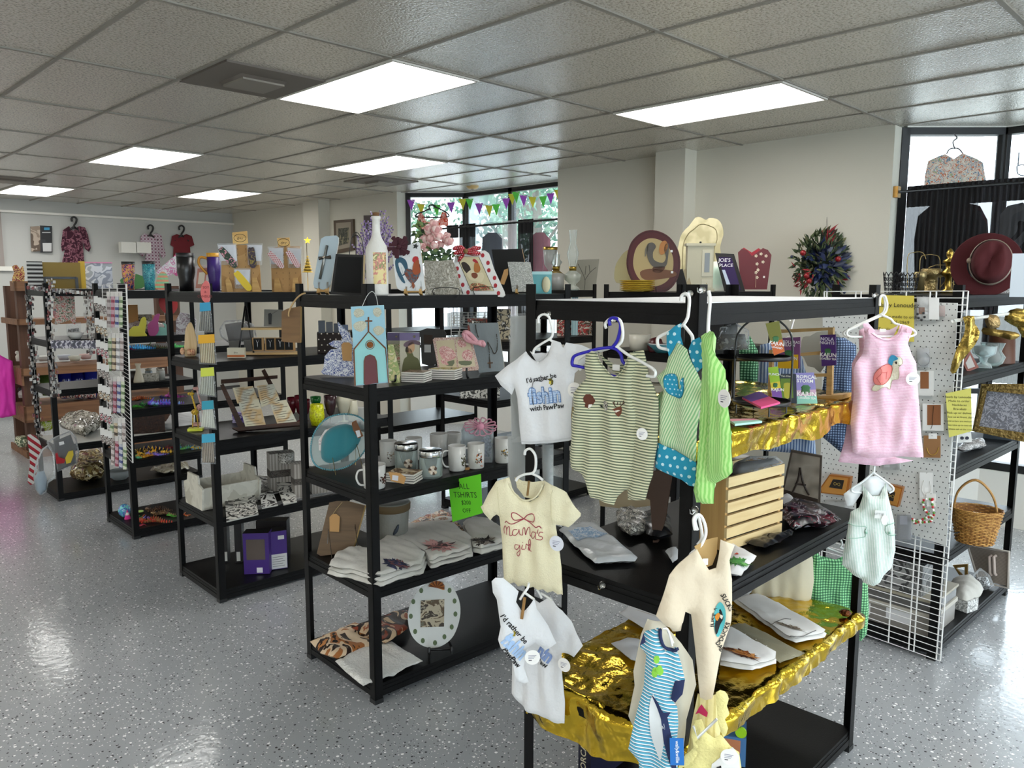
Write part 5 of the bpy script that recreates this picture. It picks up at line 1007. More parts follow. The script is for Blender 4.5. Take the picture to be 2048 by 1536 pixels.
t=thing('grey_carton','patterned grey carton standing behind the wire grid above the bins','carton',M=UN['G']@Matrix.Translation((.05,.1,zH+.193))); MB().bx((0,0,0),(.2,.34,.16),prnt('gry',['6b6b6b','8a8a88','3e3e3e','a2a2a0'],12,.4)).build('carton_body',t)
# ============================================================ far right: window things of the near bay
def curtain(label,p0,p1,drop,m,n=60,amp=.02,name='sheer_curtain',hd=.035,seed=0):
	"""gathered curtain hanging from the line p0-p1 (world points)"""
	p0=Vector(p0);p1=Vector(p1);d=p1-p0;L=d.length;u=d.normalized();nn=Vector((-u.y,u.x,0)); t=thing(name,label,'curtain',loc=p0); V=[];F=[];R=10
	N=n*4
	for i in range(N+1):
		s=i/N; w=math.sin(s*n*PI*1.0+2*noise.noise(Vector((s*9,seed,0))))
		for j in range(R+1):
			q=j/R; a=amp*(.35+.65*q)*w; p=u*(L*s)+nn*a+Vector((0,0,hd*(1-q*8) if q<.125 else -drop*(q-.125)/.875)); V.append(p)
	for i in range(N):
		for j in range(R): F.append((i*(R+1)+j,(i+1)*(R+1)+j,(i+1)*(R+1)+j+1,i*(R+1)+j+1))
	b=MB(); b.add(V,F,m,True); b.build('gathered_panel',t); c=m.node_tree.nodes['Principled BSDF'].inputs[0].default_value
	if c[0]>.05: return t
	g=MB(); g.add([(v[0]*1.0,v[1],v[2]) for v in V],[q for k_,q in enumerate(F) if k_%R<2],mat(tuple(c[:3]),.9),True); g.v=[(x+nn.x*.003,y+nn.y*.003,z) for x,y,z in g.v]; g.build('heading_band',t); return t
SHB=clear('2a2a2e',.35,.8,'sheer');
def sheer(col,a):
	key=('sh',col,a)
	if key in MT: return MT[key]
	m,t,N,L,P=nt('sheer_cloth'); P.inputs['Base Color'].default_value=lin(col); P.inputs['Roughness'].default_value=.9
	tr=N.new('ShaderNodeBsdfTransparent'); mx=N.new('ShaderNodeMixShader'); mx.inputs[0].default_value=a; L.new(tr.outputs[0],mx.inputs[1]); L.new(P.outputs[0],mx.inputs[2]); L.new(mx.outputs[0],N['Material Output'].inputs[0]); MT[key]=m; return m
R0=atx(1797,384,4.86); R1=Vector((4.86,-5.6,R0.z))
rd=thing('curtain_rod','black curtain rod with a brass bracket across the right window bay','curtain rod',loc=R0); MB().tube([(0,0,0),tuple(R1-R0)],.011,K_,8).build('rod',rd); MB().box((.0,.012,0),(.06,.035,.08),mat('a07a3e',.35,.7)).build('bracket',rd)
ys=[R0.y-.06,-3.0,-3.45,-4.2,-5.4]
for i,(a,col,al) in enumerate(((0,'17171a',.93),(1,'2a2a2e',.8),(2,'38383d',.75),(3,'1d1d20',.93))):
	curtain(['black sheer curtain at the left of the right window rod','dark sheer curtain second on the right window rod','grey sheer curtain at the right picture edge','black sheer curtain outside the right of the view'][i],(4.86,ys[i],R0.z),(4.86,ys[i+1],R0.z),1.35,sheer(col,al),26,seed=i)
def winshirt(name,label,cat,p,o,m,deco=None,hang=None,hm=K_,th=.012,yaw=0,inner=None):
	f=Fr(p,yaw); t,c=garment(name,label,cat,f,o,m,deco,inner=inner,fold=.012,th=th,step=.02)
	if hang: hanger('hanger of the '+label.split(' on ')[0].split(' in ')[0],f,hang,hm,.005,y=.0)
	return t
SEA=thin(prnt('sea',['e8e6de','d9d5c9','e8e6de','c9724e','e6e4dc','6f8fa8','e8e6de','a8b48c'],22,.8,2,1.5),.6)
winshirt('kimono_top','cream sea-print top with corals hung high in the right window','blouse',atx(1908,275,5.05),[(1890,308),(1908,318),(1925,306),(1950,316),(1966,325),(1972,360),(1970,395),(1846,395),(1850,350),(1856,322),(1878,312)],SEA,None,[[(1908,268),(1914,276),(1906,284),(1910,298)],[(1893,308),(1900,298),(1916,297),(1925,306)]],mat('5a5a5e',.4))
winshirt('grey_jacket','dark jacket with a red lining hung behind the sheer curtain','jacket',atx(1895,395,4.97),[(1836,432),(1860,412),(1885,405),(1930,405),(1960,412),(1975,440),(1985,620),(1830,620),(1828,480)],prnt('jkt',['1b181c','1b181c','5c2028','241c20'],6,.9,1,.4),None,[[(1895,392),(1902,398),(1898,406)]],K_)
winshirt('pale_jacket','grey and white jacket hung at the right picture edge behind the sheer','jacket',atx(2030,400,4.97),[(2000,430),(2015,412),(2045,405),(2080,430),(2085,600),(1992,600)],prnt('jk2',['c2c5cc','3d3d43','c2c5cc','d9dbe0'],4,.9,1,.3))
wire('hanging_ornament','small wire and cloth ornament in the second pane of the right window','ornament',Fr(atx(2040,345,5.2),0),[[(2038,305),(2036,330)],[(2034,332),(2048,330),(2052,350),(2036,348),(2034,332)]],mat('5a7084',.6),.004)
# ============================================================ unit B
z6=Z(600,400,3.938); z8=Z(780,350,5.689); z7=Z(600,620,4.452); z5=Z(580,840,4.267); z9=Z(580,1120,4.096)
zb=1.782; WSAT=mat('dcdad4',.5)
EAS=wood('b38a4e','caa365',30,0)
def woodeasel(t,f,x0,x1,y,h=10):
	k=f.k
	for x in(x0,x1): X,Y=f.px(x,y); b=MB(); b.bx((X-.006,-.03,0),(X+.006,.04,.006),EAS); b.bx((X-.005,-.03,0),(X+.005,-.022,.02),EAS); b.bx((X-.005,.0,0),(X+.005,.008,h*k+.02),EAS); b.build('easel_foot',t)
	X0,_=f.px(x0,y); X1,_=f.px(x1,y); MB().bx((X0,.004,.012),(X1,.01,.026),EAS).build('easel_rail',t)
# cross plaque
f=stand(644,590,zb,-10,12); q=z6((112,690),(104,655),(165,305),(200,285),(285,279),(303,292),(303,330),(240,665),(215,698),(180,706))
def deco(b,f):
	C_=mat('8d8f8c',.3,.9); P=f.tr(z6((158,625),(215,360))); b.tube([(P[0][0],-.004,P[0][1]),(P[1][0],-.004,P[1][1])],.0065,C_,8); P=f.tr(z6((150,462),(245,452))); b.tube([(P[0][0],-.006,P[0][1]),((P[0][0]+P[1][0])/2,-.008,(P[0][1]+P[1][1])/2),(P[1][0],-.006,P[1][1])],[.009,.004,.009],mat('4f4a45',.35,.8),8); X,Y=f.px(*z6((190,455))[0]); b.ball((X,-.012,Y),.006,mat('c9b9a8',.2,.5),8,6)
t=board('cross_plaque','pale blue-grey plaque with a silver cross at the left end of the mug unit top','plaque',f,q,mat('a9b8bf',.55),.018,deco,side=mat('d8d8d2',.6)); woodeasel(t,f,638,655,590,16)
f=stand(690,592,zb,-25,4); t=thing('framed_board','black framed board with a pale edge behind the cross plaque','framed board',M=f.M); b=MB(); b.prism(f.tr(z6((240,742),(282,425),(500,432),(492,755))),0,.02,mat('0c0c0d',.6),side=mat('c9b48c',.5)); b.build('frame',t); b=MB(); b.prism(f.tr(z6((262,722),(298,447),(488,452),(478,735))),-.001,0,mat('070707',.9)); b.build('panel',t)
# white bottle
t,f=pot('decorated_bottle','tall white painted bottle with a peony label and cork on the mug unit top','bottle',755,592,zb,[(0,0),(21,0),(22,4),(22,88),(19,98),(11,112),(8,122),(7.5,148),(9,149),(9,155),(0,155)],mat('d9d6cf',.45,bump=(50,.3)),(('cork',[(0,154),(6,154),(7,162),(0,163)],mat('6b4a2e',.8)),),seg=24)
b=MB(); k=f.k; V=[];F=[]
for i in range(9):
	a=-1.9+i*.16
	for h in(22,84): V.append((22.4*k*math.cos(a),22.4*k*math.sin(a),h*k))
b.add(V,[(2*i,2*i+2,2*i+3,2*i+1) for i in range(8)],prnt('peony',['d9c78c','d9c78c','c98478','8a8a58','e0d3a2'],38,.5,2,.6),True); b.build('peony_label',t)
# rooster art helpers
def rooster(b,f,Zf,pts,cols,y=-.0012):
	for i,(o,c) in enumerate(zip(pts,cols)): face(b,f,Zf(*o),mat(c,.6) if isinstance(c,str) else c,y-.0005*i,3)
f=stand(822,594,zb,-8,12)
def deco(b,f):
	rooster(b,f,z6,[((750,480),(780,450),(830,470),(850,530),(840,580),(800,600),(830,560),(800,500),(775,500),(790,560),(830,650),(800,640),(760,560)),((820,570),(850,540),(900,550),(940,500),(950,560),(930,620),(890,660),(850,630)),((895,500),(905,460),(935,470),(940,520),(948,570),(910,590),(885,560)),((885,480),(895,450),(920,445),(935,465),(910,480),(905,495)),((880,655),(895,650),(905,680),(890,700))],['2f5468',prnt('rst',['2f4a5a','7a3a22','41606e','8a4a2a'],60,.6),'9a4a24','b0262c','8a4a2c'])
	fline(b,f,z6((865,690),(885,670),(880,640)),mat('7a3a24',.6),.0012);
	X,Y=f.px(*z6((912,365))[0]); b.prism([(X+(.014 if i%2==0 else .006)*math.sin(i*PI/5+.2),Y+(.014 if i%2==0 else .006)*math.cos(i*PI/5+.2)) for i in range(10)],-.004,-.001,mat('15181a',.4))
	for i in range(26): x=760+random.random()*210; y=380+random.random()*320; fline(b,f,z6((x,y),(x+2,y+18+random.random()*25)),mat('a9b0ae',.6),.0006,-.0006)
random.seed(4)
t=board('rooster_plaque','white rooster plaque with a burgundy bow and black star','plaque',f,z6((727,420),(740,395),(935,328),(945,340),(985,665),(990,700),(970,716),(800,715),(770,700),(758,670)),mat('d6d8d8',.6),.014,deco,side=mat('b48a5a',.6)); woodeasel(t,f,812,842,594,8)
b=MB(); f0=f
for i in range(16):
	a=2*PI*i/16+.2; X,Y=f.px(*z6((785,375))[0]); r=.036+.008*(i%3); b.prism([(X,Y),(X+r*math.cos(a-.2),Y+r*math.sin(a-.2)),(X+r*1.05*math.cos(a),Y+r*1.05*math.sin(a)),(X+r*math.cos(a+.2),Y+r*math.sin(a+.2))],-.012-.003*(i%4),-.008-.003*(i%4),mat('3f1520',.8))
b.ball((X,-.018,Y),.012,mat('3f1520',.8),8,6); tag(b.build('ribbon_bow',t),label='burgundy ribbon bow')
# lavender in a wire lantern, rose bouquet
f=stand(742,585,zb,0).__class__(atz(745,585,zb)+Vector((.05,.05,0)),0); t=thing('lavender_bunch','bunch of artificial lavender behind the white bottle','flowers',M=f.M)
random.seed(7); LVc=[mat(c,.8) for c in('8d74a8','a993bd','c2b2cf','6f5a8c')]; b=MB(); g=MB()
for i in range(46):
	tx=700+random.random()*92; ty=408+abs(tx-755)*1.0+random.random()*90; P0=f.px(745+random.uniform(-8,8),588); P1=f.px(tx,ty); dy=random.uniform(-.06,.08)
	pts=cr([(P0[0],0,P0[1]),((P0[0]*.6+P1[0]*.4),dy*.4,(P0[1]*.5+P1[1]*.5)),(P1[0],dy,P1[1])],5,False); g.tube(pts,.0012,mat('5d7050',.8),4)
	for j in range(22):
		u=j/22; q=Vector(pts[int(4+u*6)%len(pts)]) if 0 else Vector(pts[-1]).lerp(Vector(pts[len(pts)//2]),u); s=.004+.0035*(1-abs(u-.4)); q=q+Vector((random.gauss(0,.005),random.gauss(0,.005),random.gauss(0,.003)))
		b.box(q,(s,s,s*1.3),random.choice(LVc),rz=random.random()*3)
tag(b.build('blossoms',t),kind='stuff',label='purple lavender blossoms'); tag(g.build('stems',t),kind='stuff')
wire('wire_lantern','black wire lantern holding lavender sprigs behind the black frame','lantern',Fr(ats(712,585,zb)+Vector((.04,.04,0)),0),[[(699,510),(702,480),(712,464),(724,480),(727,510)],[(699,510),(700,590)],[(727,510),(726,590)],[(699,512),(727,512)],[(699,588),(727,588)],[(705,475),(712,470),(720,476)],[(712,464),(712,590)]],K_,.002)
f=stand(858,590,zb,0).__class__(atz(888,586,zb)+Vector((-.01,-.01,0)),0,0); f=Fr(ats(888,588,zb)+Vector((.0,.0,0)),0,0); t=thing('rose_bouquet','bouquet of artificial pink roses leaning on the embossed panel','flowers',M=f.M)
random.seed(3); PKc=[mat(c,.7) for c in('d8a3a0','e3bcb6','c98d8c','e8cbc4')]
for i,(x,y,r) in enumerate([(866,448,11),(858,460,12),(872,462,13),(848,477,11),(862,478,12),(876,474,11),(856,488,12),(890,478,10),(897,484,11),(880,490,10),(845,492,8),(868,492,9),(893,472,9),(851,499,7)]):
	X,Y=f.px(x,y); r*=f.k; b=MB(); c=(X,-.01-.02*((i*7)%3),Y)
	for j in range(9):
		a=j*2.4; rr=r*(.25+.08*j); b.ball((c[0]+rr*.6*math.cos(a),c[1]-r*.5+.05*r*j,c[2]+rr*.6*math.sin(a)),r*.48,PKc[(i+j)%4],8,5,sc=(1,.5,1))
	b.build('rose',t)
b=MB()
def leaf(b,p,d,l,w,m,n=(0,-1,0)):
	d=Vector(d).normalized(); s=d.cross(Vector(n)).normalized(); p=Vector(p); b.add([p,p+d*l*.4+s*w,p+d*l,p+d*l*.4-s*w,p+d*l*.45+Vector((0,-w*.4,0))],[(0,1,4),(1,2,4),(2,3,4),(3,0,4)],m,True)
for i in range(150):
	x=random.uniform(838,905); y=random.uniform(498,528) if i<105 else random.uniform(446,490)
	if i>=105: x=random.uniform(832,850)
	X,Y=f.px(x,y); leaf(b,(X,random.uniform(-.04,.02),Y),(random.uniform(-1,1),random.uniform(-.4,.1),random.uniform(-.8,.6)),random.uniform(.022,.04),random.uniform(.006,.011),mat(random.choice(['3f5a35','56703f','2f4a2c','6b8048']),.6))
tag(b.build('leaves',t),kind='stuff'); b=MB()
for i in range(9): P0=f.px(868+i*3.2,525); P1=f.px(884+i*.8,574); b.tube(cr([(P0[0],0,P0[1]),((P0[0]+P1[0])/2,-.01,(P0[1]+P1[1])/2),(P1[0],-.004,P1[1])],3,False),.0016,mat('3d6b3a',.5),4)
tag(b.build('stems',t),kind='stuff')
# embossed panel, polka dot frame
f=stand(885,594,zb,-12,8); PE=prnt('emboss',['a8a498','8e8a7e','bcb8ad','9b978b'],35,.4,2,2,.3,bump=(28,1))
t=board('embossed_panel','embossed silver scrollwork panel behind the pink bouquet','panel',Fr(f.M@Vector((0,.03,0)),-12,8),z6((975,475),(1090,480),(1200,470),(1230,540),(1275,745),(985,745)),PE,.012)
wire('plate_stand','black wire stand below the embossed panel','plate stand',stand(870,594,zb,0),[[(853,594),(868,594),(868,577),(916,577),(916,594),(905,597)],[(868,584),(870,594)]],K_,.0018)
f=stand(965,594,zb,-6,10); RD=mat('a5232f',.6)
def deco(b,f):
	I=z8((760,925),(1010,930),(1185,1320),(925,1320)); face(b,f,I,mat('cbbf9a',.6),-.0008); fline(b,f,I+I[:1],mat('5a4c38',.6),.0012,n=1)
	for x,y in((1055,915),(1115,1000),(1125,1085),(1190,1172),(1200,1258),(1235,1345),(765,1065),(783,1152),(828,1250),(888,1335)):
		X,Y=f.px(*z8((x,y))[0]); b.disc((X,Y),.0085,RD,-.0012,16,.0105)
	rooster(b,f,z8,[((810,1005),(850,990),(900,1030),(920,1080),(930,1140),(890,1130),(840,1080)),((870,1130),(920,1080),(960,1090),(1000,1120),(1050,1110),(1070,1160),(1040,1220),(980,1210),(910,1190)),((955,1080),(960,1010),(985,985),(1010,1010),(1030,1070),(1010,1110),(970,1110)),((940,975),(955,955),(985,970),(1005,1000),(975,1000)),((930,1120),(980,1115),(1000,1150),(970,1180),(935,1160)),((920,1250),(960,1230),(1080,1250),(1140,1290),(1130,1310),(930,1312))],['2a1d16','d8cba8','a8682c','a5232f','7a3f26',prnt('flw',['c98478','5a6b3a','a84a3a','d8c08a'],70,.6)])
t=board('rooster_picture','white frame with red polka dots around a rooster print, red ribbon on top','picture',f,z8((738,930),(770,880),(1080,858),(1125,890),(1140,930),(1180,1060),(1300,1320),(1310,1365),(1285,1388),(1100,1380),(870,1388),(835,1355),(760,1150),(725,1020)),mat('dddcd8',.5),.016,deco)
b=MB()
for pts,w in((((730,850),(800,835),(870,880)),.013),(((740,905),(800,880),(870,885)),.012),(((870,880),(950,850),(1030,835)),.012),(((870,885),(950,895),(1020,900)),.013),(((850,900),(810,945),(785,985)),.009)):
	P=cr([f.px(*p) for p in z8(*pts)],5,False); b.tube([(x,-.014-.006*math.sin(i*1.3),y) for i,(x,y) in enumerate(P)],[w*(.35+.65*math.sin(PI*min(1,(i+1)/len(P)*.9))) for i in range(len(P))],dots('a5232f','e9d9d6',.01,.18),8)
P=f.px(*z8((870,880))[0]); b.ball((P[0],-.024,P[1]),.012,mat('8a6a40',.8,bump=(80,1)),8,6); tag(b.build('ribbon_bow',t),label='red ribbon bow with white dots and a twine knot')
wire('plate_stand','black wire stand holding up the polka dot frame','plate stand',stand(975,595,zb,0),[[(943,595),(952,595),(948,575),(996,576),(997,592),(985,597)],[(975,593),(985,589),(992,596)]],K_,.0018,y=-.02)
f=Fr(ats(1010,592,zb)+Vector((.12,.14,0)),-14,8); board('chalkboard','black chalkboard with a thin wooden edge right of the polka dot frame','chalkboard',f,z8((1155,848),(1500,838),(1530,985),(1420,1390),(1250,1390)),mat('0d0d0e',.7),.014,side=mat('a8845a',.6))
f=stand(1042,593,zb,-6,8); t=board('damask_canvas','small grey damask canvas with a kraft tag beside the teal glass jar','canvas',f,z8((1338,988),(1595,990),(1648,1330),(1392,1328)),prnt('damask',['a9aaa4','8a8b86','c9cac4','97988f'],60,.7,2,3),.016); woodeasel(t,f,1034,1060,593,10)
b=MB(); b.prism(f.tr(z8((1250,1235),(1300,1080),(1345,1065),(1345,1130),(1300,1250))),-.004,-.003,KRAFT); tag(b.build('kraft_tag',t),label='tan kraft tag')
# teal jar and lamps
boxy('teal_glass_jar','square teal glass jar with a pale cameo flower beside the front post','glass jar',1084,595,zb,38,.05,42,clear('7fd0d6',.5,.1,'tealglass'),0,lambda b,f,k:(b.bx((-20*k,-.001,38*k),(20*k,.052,44*k),mat('a9d4d6',.5)),b.ball((8*k,-.004,18*k),9*k,mat('c9c2a0',.6),8,6,sc=(1,.3,1.8))))
# church painting on the near post
f=Fr(loc('B',-.03,-.04,1.6),0);
def deco(b,f):
	a=lambda *p:[(560+x/8.533,540+y/8.533) for x,y in p]; cl=mat('d9d8c2',.7,bump=(300,1)); BR=mat('7a4a2c',.6)
	for o in(((1255,740),(1290,670),(1370,660),(1430,700),(1430,770),(1370,800),(1300,810)),((1590,680),(1650,640),(1710,660),(1735,720),(1700,790),(1650,800),(1600,760)),((1250,950),(1300,890),(1400,870),(1470,900),(1470,980),(1390,1050),(1300,1030)),((1590,1000),(1680,950),(1770,1000),(1770,1060),(1680,1120),(1610,1070))): face(b,f,a(*o),cl,-.0012,3)
	face(b,f,a((1270,1360),(1510,1060),(1800,1350),(1830,1900),(1290,1960)),mat('8cc4c4',.7),-.0009)
	for l in(((1265,1350),(1510,1050),(1805,1340)),((1510,1050),(1510,800)),((1455,870),(1575,870))): fline(b,f,a(*l),BR,.003,-.002,n=1)
	face(b,f,[(708,700),(710,770)]+[(711,772),(709,772),(706,700)],BR,-.0016); fline(b,f,[(708,698),(711,771)],BR,.0018,-.002,n=1); fline(b,f,[(771,696),(777,765)],BR,.0018,-.002,n=1)
	X,Y=f.px(740,689.5); b.disc((X,Y),.0135,mat('8a5020',.5,bump=(200,1)),-.0022,20); fline(b,f,[(740+8.6*math.cos(i*.7),689.5+9*math.sin(i*.7)) for i in range(9)],BR,.0012,-.003,True)
	face(b,f,[(729,770),(728,722),(731,713),(740,709),(749,713),(753,722),(756,766)],mat('5a1c22',.5),-.0022,1); fline(b,f,[(728,768),(728,722),(731,713),(740,709),(749,713),(753,722),(756,766)],BR,.0014,-.003,n=1)
t=board('church_painting','sky blue painted board of a church with a red door, hung on the corner post','painting',f,[(701.5,613.5),(768,610),(778,765),(711,771.5)],mat('8fb8c6',.7),.009,deco,side=mat('b9b49a',.6),part='board')
b=MB(); P=f.tr([(724,614),(734,592),(744,583),(752,592),(756,612)]); b.tube(cr([(x,.004,y) for x,y in P],3,False),.0012,mat('c9c9c4',.6),5); b.build('hanging_cord',t)
# ---- second shelf
z_=1.397
f=stand(676,754,z_,-10); DLF=prnt('delft',['dfe1e6','dfe1e6','3d4f8f','dfe1e6','5a6ba5'],70,.5,2,1.4)
t=board('wooden_bunny','blue and white flower-patterned bunny cutout with a kraft tag','bunny ornament',f,z6((165,1350),(185,1325),(195,1230),(240,1178),(300,1172),(245,1150),(225,1130),(262,1108),(330,1108),(335,1090),(305,1030),(296,960),(320,985),(390,1050),(405,1110),(430,1150),(430,1390),(300,1388),(180,1372)),DLF,.016,side=mat('dcdcdc',.6),part='bunny_body')
b=MB(); b.prism(f.tr(z6((328,1140),(345,1120),(390,1120),(412,1140),(410,1268),(340,1262))),-.012,-.011,KRAFT); tag(b.build('kraft_tag',t),label='tan kraft tag')
f=Fr(atz(660,705,z_)+Vector((.0,.0,0)),0); f=stand(667,708,z_,0); t=thing('polka_basket','dark brown basket with white dots holding navy packets, on the scripture unit','basket',M=f.M); b=MB(); k=f.k; b.bx((-31*k,-.02,0),(34*k,.14,40*k),dots('1f1512','c9c2b4',.035,.12)); b.build('basket_body',t); b=MB()
for i in range(4): b.bx((-28*k+i*15*k,.01,38*k),(-15*k+i*15*k,.08,(64-i*3)*k),mat(['1f2a3a','33353c','1c2433','44506a'][i],.3))
tag(b.build('packets',t),kind='stuff')
def vict(label,px,py,w,h,fl):
	f=stand(px,py,z_,-4); k=f.k; t=thing('gift_box',label,'gift box',M=f.M); b=MB(); b.bx((-w*k/2,0,0),(w*k/2,.05,h*k),mat('b9b39c',.4)); b.bx((-w*k/2-.0006,-.0006,(h-15)*k),(w*k/2+.0006,.0506,h*k+.0006),mat('6f5f8a',.3));
	if fl:
		rr=lambda o:[((x-820)*k,(752-y)*k) for x,y in o]
		for o,c in (([(806,752),(808,720),(815,712),(812,700),(822,697),(828,712),(838,720),(841,752)],'5a5a34'),([(816,705),(818,688),(828,684),(830,698),(824,706)],'c9a07a'),([(808,690),(814,683),(828,680),(841,684),(840,690),(826,688),(814,694)],'6a5560'),([(813,694),(812,703),(818,704),(817,694)],'2a1c16')): b.prism(cr(rr(o),3),-.0014,-.001,mat(c,.6))
	else: b.bx((-w*k/2,-.0012,4*k),(w*k/2,-.001,(h-22)*k),prnt('lily',['c9bf9a','8fa06a','d9cfae','c98a7a'],45,.6))
	b.build('box_body',t); b=MB(); X=w*k*.25
	for i in range(8): a=i*PI/4; b.tube([(X,-.003,(h-7)*k),(X+.006*math.cos(a),-.004,(h-7)*k+.006*math.sin(a))],.0012,mat('a89c7c',.4,.5),4)
	b.build('snowflake_ornament',t)
vict('lavender topped box picturing a lady in a wide hat','820','',0,0,0) if 0 else vict('lavender-topped box picturing a lady in a wide hat',820,752,39,86,True); vict('lavender-topped box with flowers half behind the church painting',788,740,24,74,False)
f=stand(790,765,z_,-10,10); t=board('lily_plate','cream lily print tile on a black easel beside the church painting','tile',f,[(776,690),(786,688),(800,745),(800,765),(778,768)],prnt('lily2',['c9bf8a','9aa86a','d9cfae'],35,.5),.008); MB().tube(cr([(.012,-.05,.03),(.01,-.05,.008),(.0,-.02,.004),(-.03,.03,.004)],3,False),.005,K_,6).build('easel',t)
def coasters(label,px,py,z,w,n,top,d=.1,yaw=-20,h=5):
	f=stand(px,py,z,yaw); k=f.k
	for i in range(n):
		t=thing('coaster','%s, %s'%(label,'top of its stack' if i==n-1 else ['lowest','second up','third up','fourth up'][i]+' in its stack'),'coaster',M=f.M@Matrix.Translation((0,0,i*h*k))@Matrix.Rotation(.02*((i*7)%3-1),4,'Z')); b=MB(); b.bx((-w*k/2,0,0),(w*k/2,d,h*k*.72),mat('d9d6cc',.6)); b.bx((-w*k/2+.001,.001,h*k*.72),(w*k/2-.001,d-.001,h*k*.8),top if i==n-1 else mat('1c1a18',.6)); b.build('tile',t)
coasters('brown marbled coaster left of the yellow ones',825,771,z_,48,5,prnt('cst1',['8a6a4a','5a4030','b8a080','7a5a40'],50,.5),yaw=-22,h=4.2)
coasters('yellow-topped coaster before the flower book plaque',883,768,z_,56,5,prnt('cst2',['c9b24a','e0dcc0','a8943a','d8c860'],40,.5),yaw=-22,h=4.2)
f=Fr(ats(905,725,z_)+Vector((.05,.05,0)),-10,8); board('slate_board','dark grey tag-shaped board hung with a card behind the flower book','board',f,z6((945,1030),(1000,1010),(1130,1020),(1150,1050),(1140,1200),(1080,1290),(1030,1310),(960,1290)),mat('3b3a38',.5),.012,lambda b,f:(face(b,f,z6((980,1140),(1030,1140),(1032,1200),(980,1200)),mat('c9c9c6',.6),-.002),face(b,f,z6((975,1060),(1045,1065),(1045,1135),(975,1130)),mat('3a2a1e',.6),-.0015)))
f=stand(918,762,z_,-8,14)
def deco(b,f):
	face(b,f,z6((1070,1110),(1215,1100),(1235,1320),(1100,1335)),mat('cbbd9c',.6),-.001); face(b,f,z6((1225,1100),(1330,1095),(1385,1310),(1250,1320)),mat('cfc2a4',.6),-.001)
	rs=prnt('rosep',['d9a8a4','c98a88','e3c4bc','b87874'],60,.6)
	for o in(((1095,1180),(1130,1150),(1190,1170),(1220,1200),(1225,1240),(1170,1270),(1120,1250)),((1110,1260),(1150,1270),(1170,1300),(1120,1290)),((1290,1190),(1330,1180),(1360,1210),(1350,1260),(1300,1265),(1275,1230)),((1240,1110),(1290,1105),(1310,1150),(1260,1160))): face(b,f,z6(*o),rs,-.002,3)
	for o in(((1250,1270),(1350,1270),(1340,1300),(1270,1300)),((1130,1290),(1215,1260),(1200,1310))): face(b,f,z6(*o),mat('6d7258',.6),-.0016,2)
t=board('book_plaque','wooden open-book plaque with pink roses and a glittered edge','plaque',f,z6((1045,1100),(1060,1085),(1330,1078),(1350,1090),(1408,1320),(1400,1340),(1110,1358),(1090,1340)),prnt('glit',['b98d80','e0d0c6','9a6a5a','d8b8ac'],160,.4),.012,deco)
for x in(905,935): X,_=f.px(x,762); MB().tube(cr([(X,-.04,.04),(X,-.036,.012),(X,-.01,.004),(X,.05,.004)],3,False),.005,K_,6).build('easel_foot',t)
b=MB()
for pts,w in((((1400,1130),(1340,1060),(1300,1050),(1330,1100),(1400,1130)),.011),(((1400,1130),(1440,1125),(1450,1150),(1400,1130)),.01),(((1400,1135),(1320,1110),(1290,1060)),.01)):
	P=cr([f.px(*p) for p in z6(*pts)],5,False); b.tube([(x,-.02-.004*math.sin(i),y) for i,(x,y) in enumerate(P)],w,mat('dba3ad',.7),7)
tag(b.build('ribbon_bow',t),label='pink ribbon bow')
f=stand(968,748,z_,-10,10); t=board('rosary_canvas','grey canvas with a beaded rosary and cross draped over it','canvas',f,z6((1330,972),(1558,965),(1612,1345),(1412,1362)),mat('8d9699',.6,bump=(50,.2)),.02,side=mat('a9a292',.6))
b=MB(); bd=mat('4a4238',.35,.5)
for l in(((1385,985),(1390,1030),(1405,1080)),((1480,1130),(1490,1180),(1495,1250),(1497,1275)),((1480,1120),(1510,1170),(1530,1210),(1550,1190),(1555,1130),(1550,1060))):
	P=cr([f.px(*p) for p in z6(*l)],6,False)
	for i,(x,y) in enumerate(P): b.ball((x,-.004,y),.0026,bd,6,4)
P=f.tr(z6((1497,1270),(1500,1325),(1478,1285),(1520,1283))); b.tube([(P[0][0],-.004,P[0][1]),(P[1][0],-.004,P[1][1])],.0028,mat('6b4a34',.5),6); b.tube([(P[2][0],-.004,P[2][1]),(P[3][0],-.004,P[3][1])],.0028,mat('6b4a34',.5),6); b.build('rosary',t)['kind']='stuff'
# ---- third shelf: mugs and jars
z3_=.952
def mug(label,px,py,w=36,h=50,hand=1,deco=None,yaw=0):
	f=stand(px,py,z3_,0); k=f.k; t=thing('mug',label,'mug',M=f.M); r=w/2; b=MB(); b.lathe([(0,1),(r*.86,0),(r*.93,3),(r,h),(r*.93,h),(r*.88,5),(0,4)] and [(a*k,c*k) for a,c in [(0,0),(r*.86,0),(r*.93,2),(r,h),(r*.94,h),(r*.88,5),(0,4)]],mat('d3d2cd',.25,coat=.4),seg=24)
	if deco:
		for i in range(34):
			a=-PI/2+deco[0]+random.uniform(-.42,.42); hh=(h*.42+random.gauss(0,5))*k; b.ball((r*.985*k*math.cos(a),r*.985*k*math.sin(a),hh),random.uniform(.0018,.004),mat(random.choice(deco[1]),.6),5,4)
	b.build('cup',t)
	if hand: a=math.radians(180+hand if hand!=1 else 200); d=Vector((math.cos(a),math.sin(a),0)); MB().tube(cr([d*r*k*.95+Vector((0,0,h*k*.82)),d*(r+10)*k+Vector((0,0,h*k*.78)),d*(r+14)*k+Vector((0,0,h*k*.5)),d*(r+8)*k+Vector((0,0,h*k*.22)),d*r*k*.9+Vector((0,0,h*k*.16))],4,False),.0046,mat('d3d2cd',.25,coat=.4),8).build('handle',t)
	return t
random.seed(11); OR=['c9602c','2a2422','b8863a','5a3a2a']; CT=['e0d8cc','6b5040','3a2f2a','b8a890']
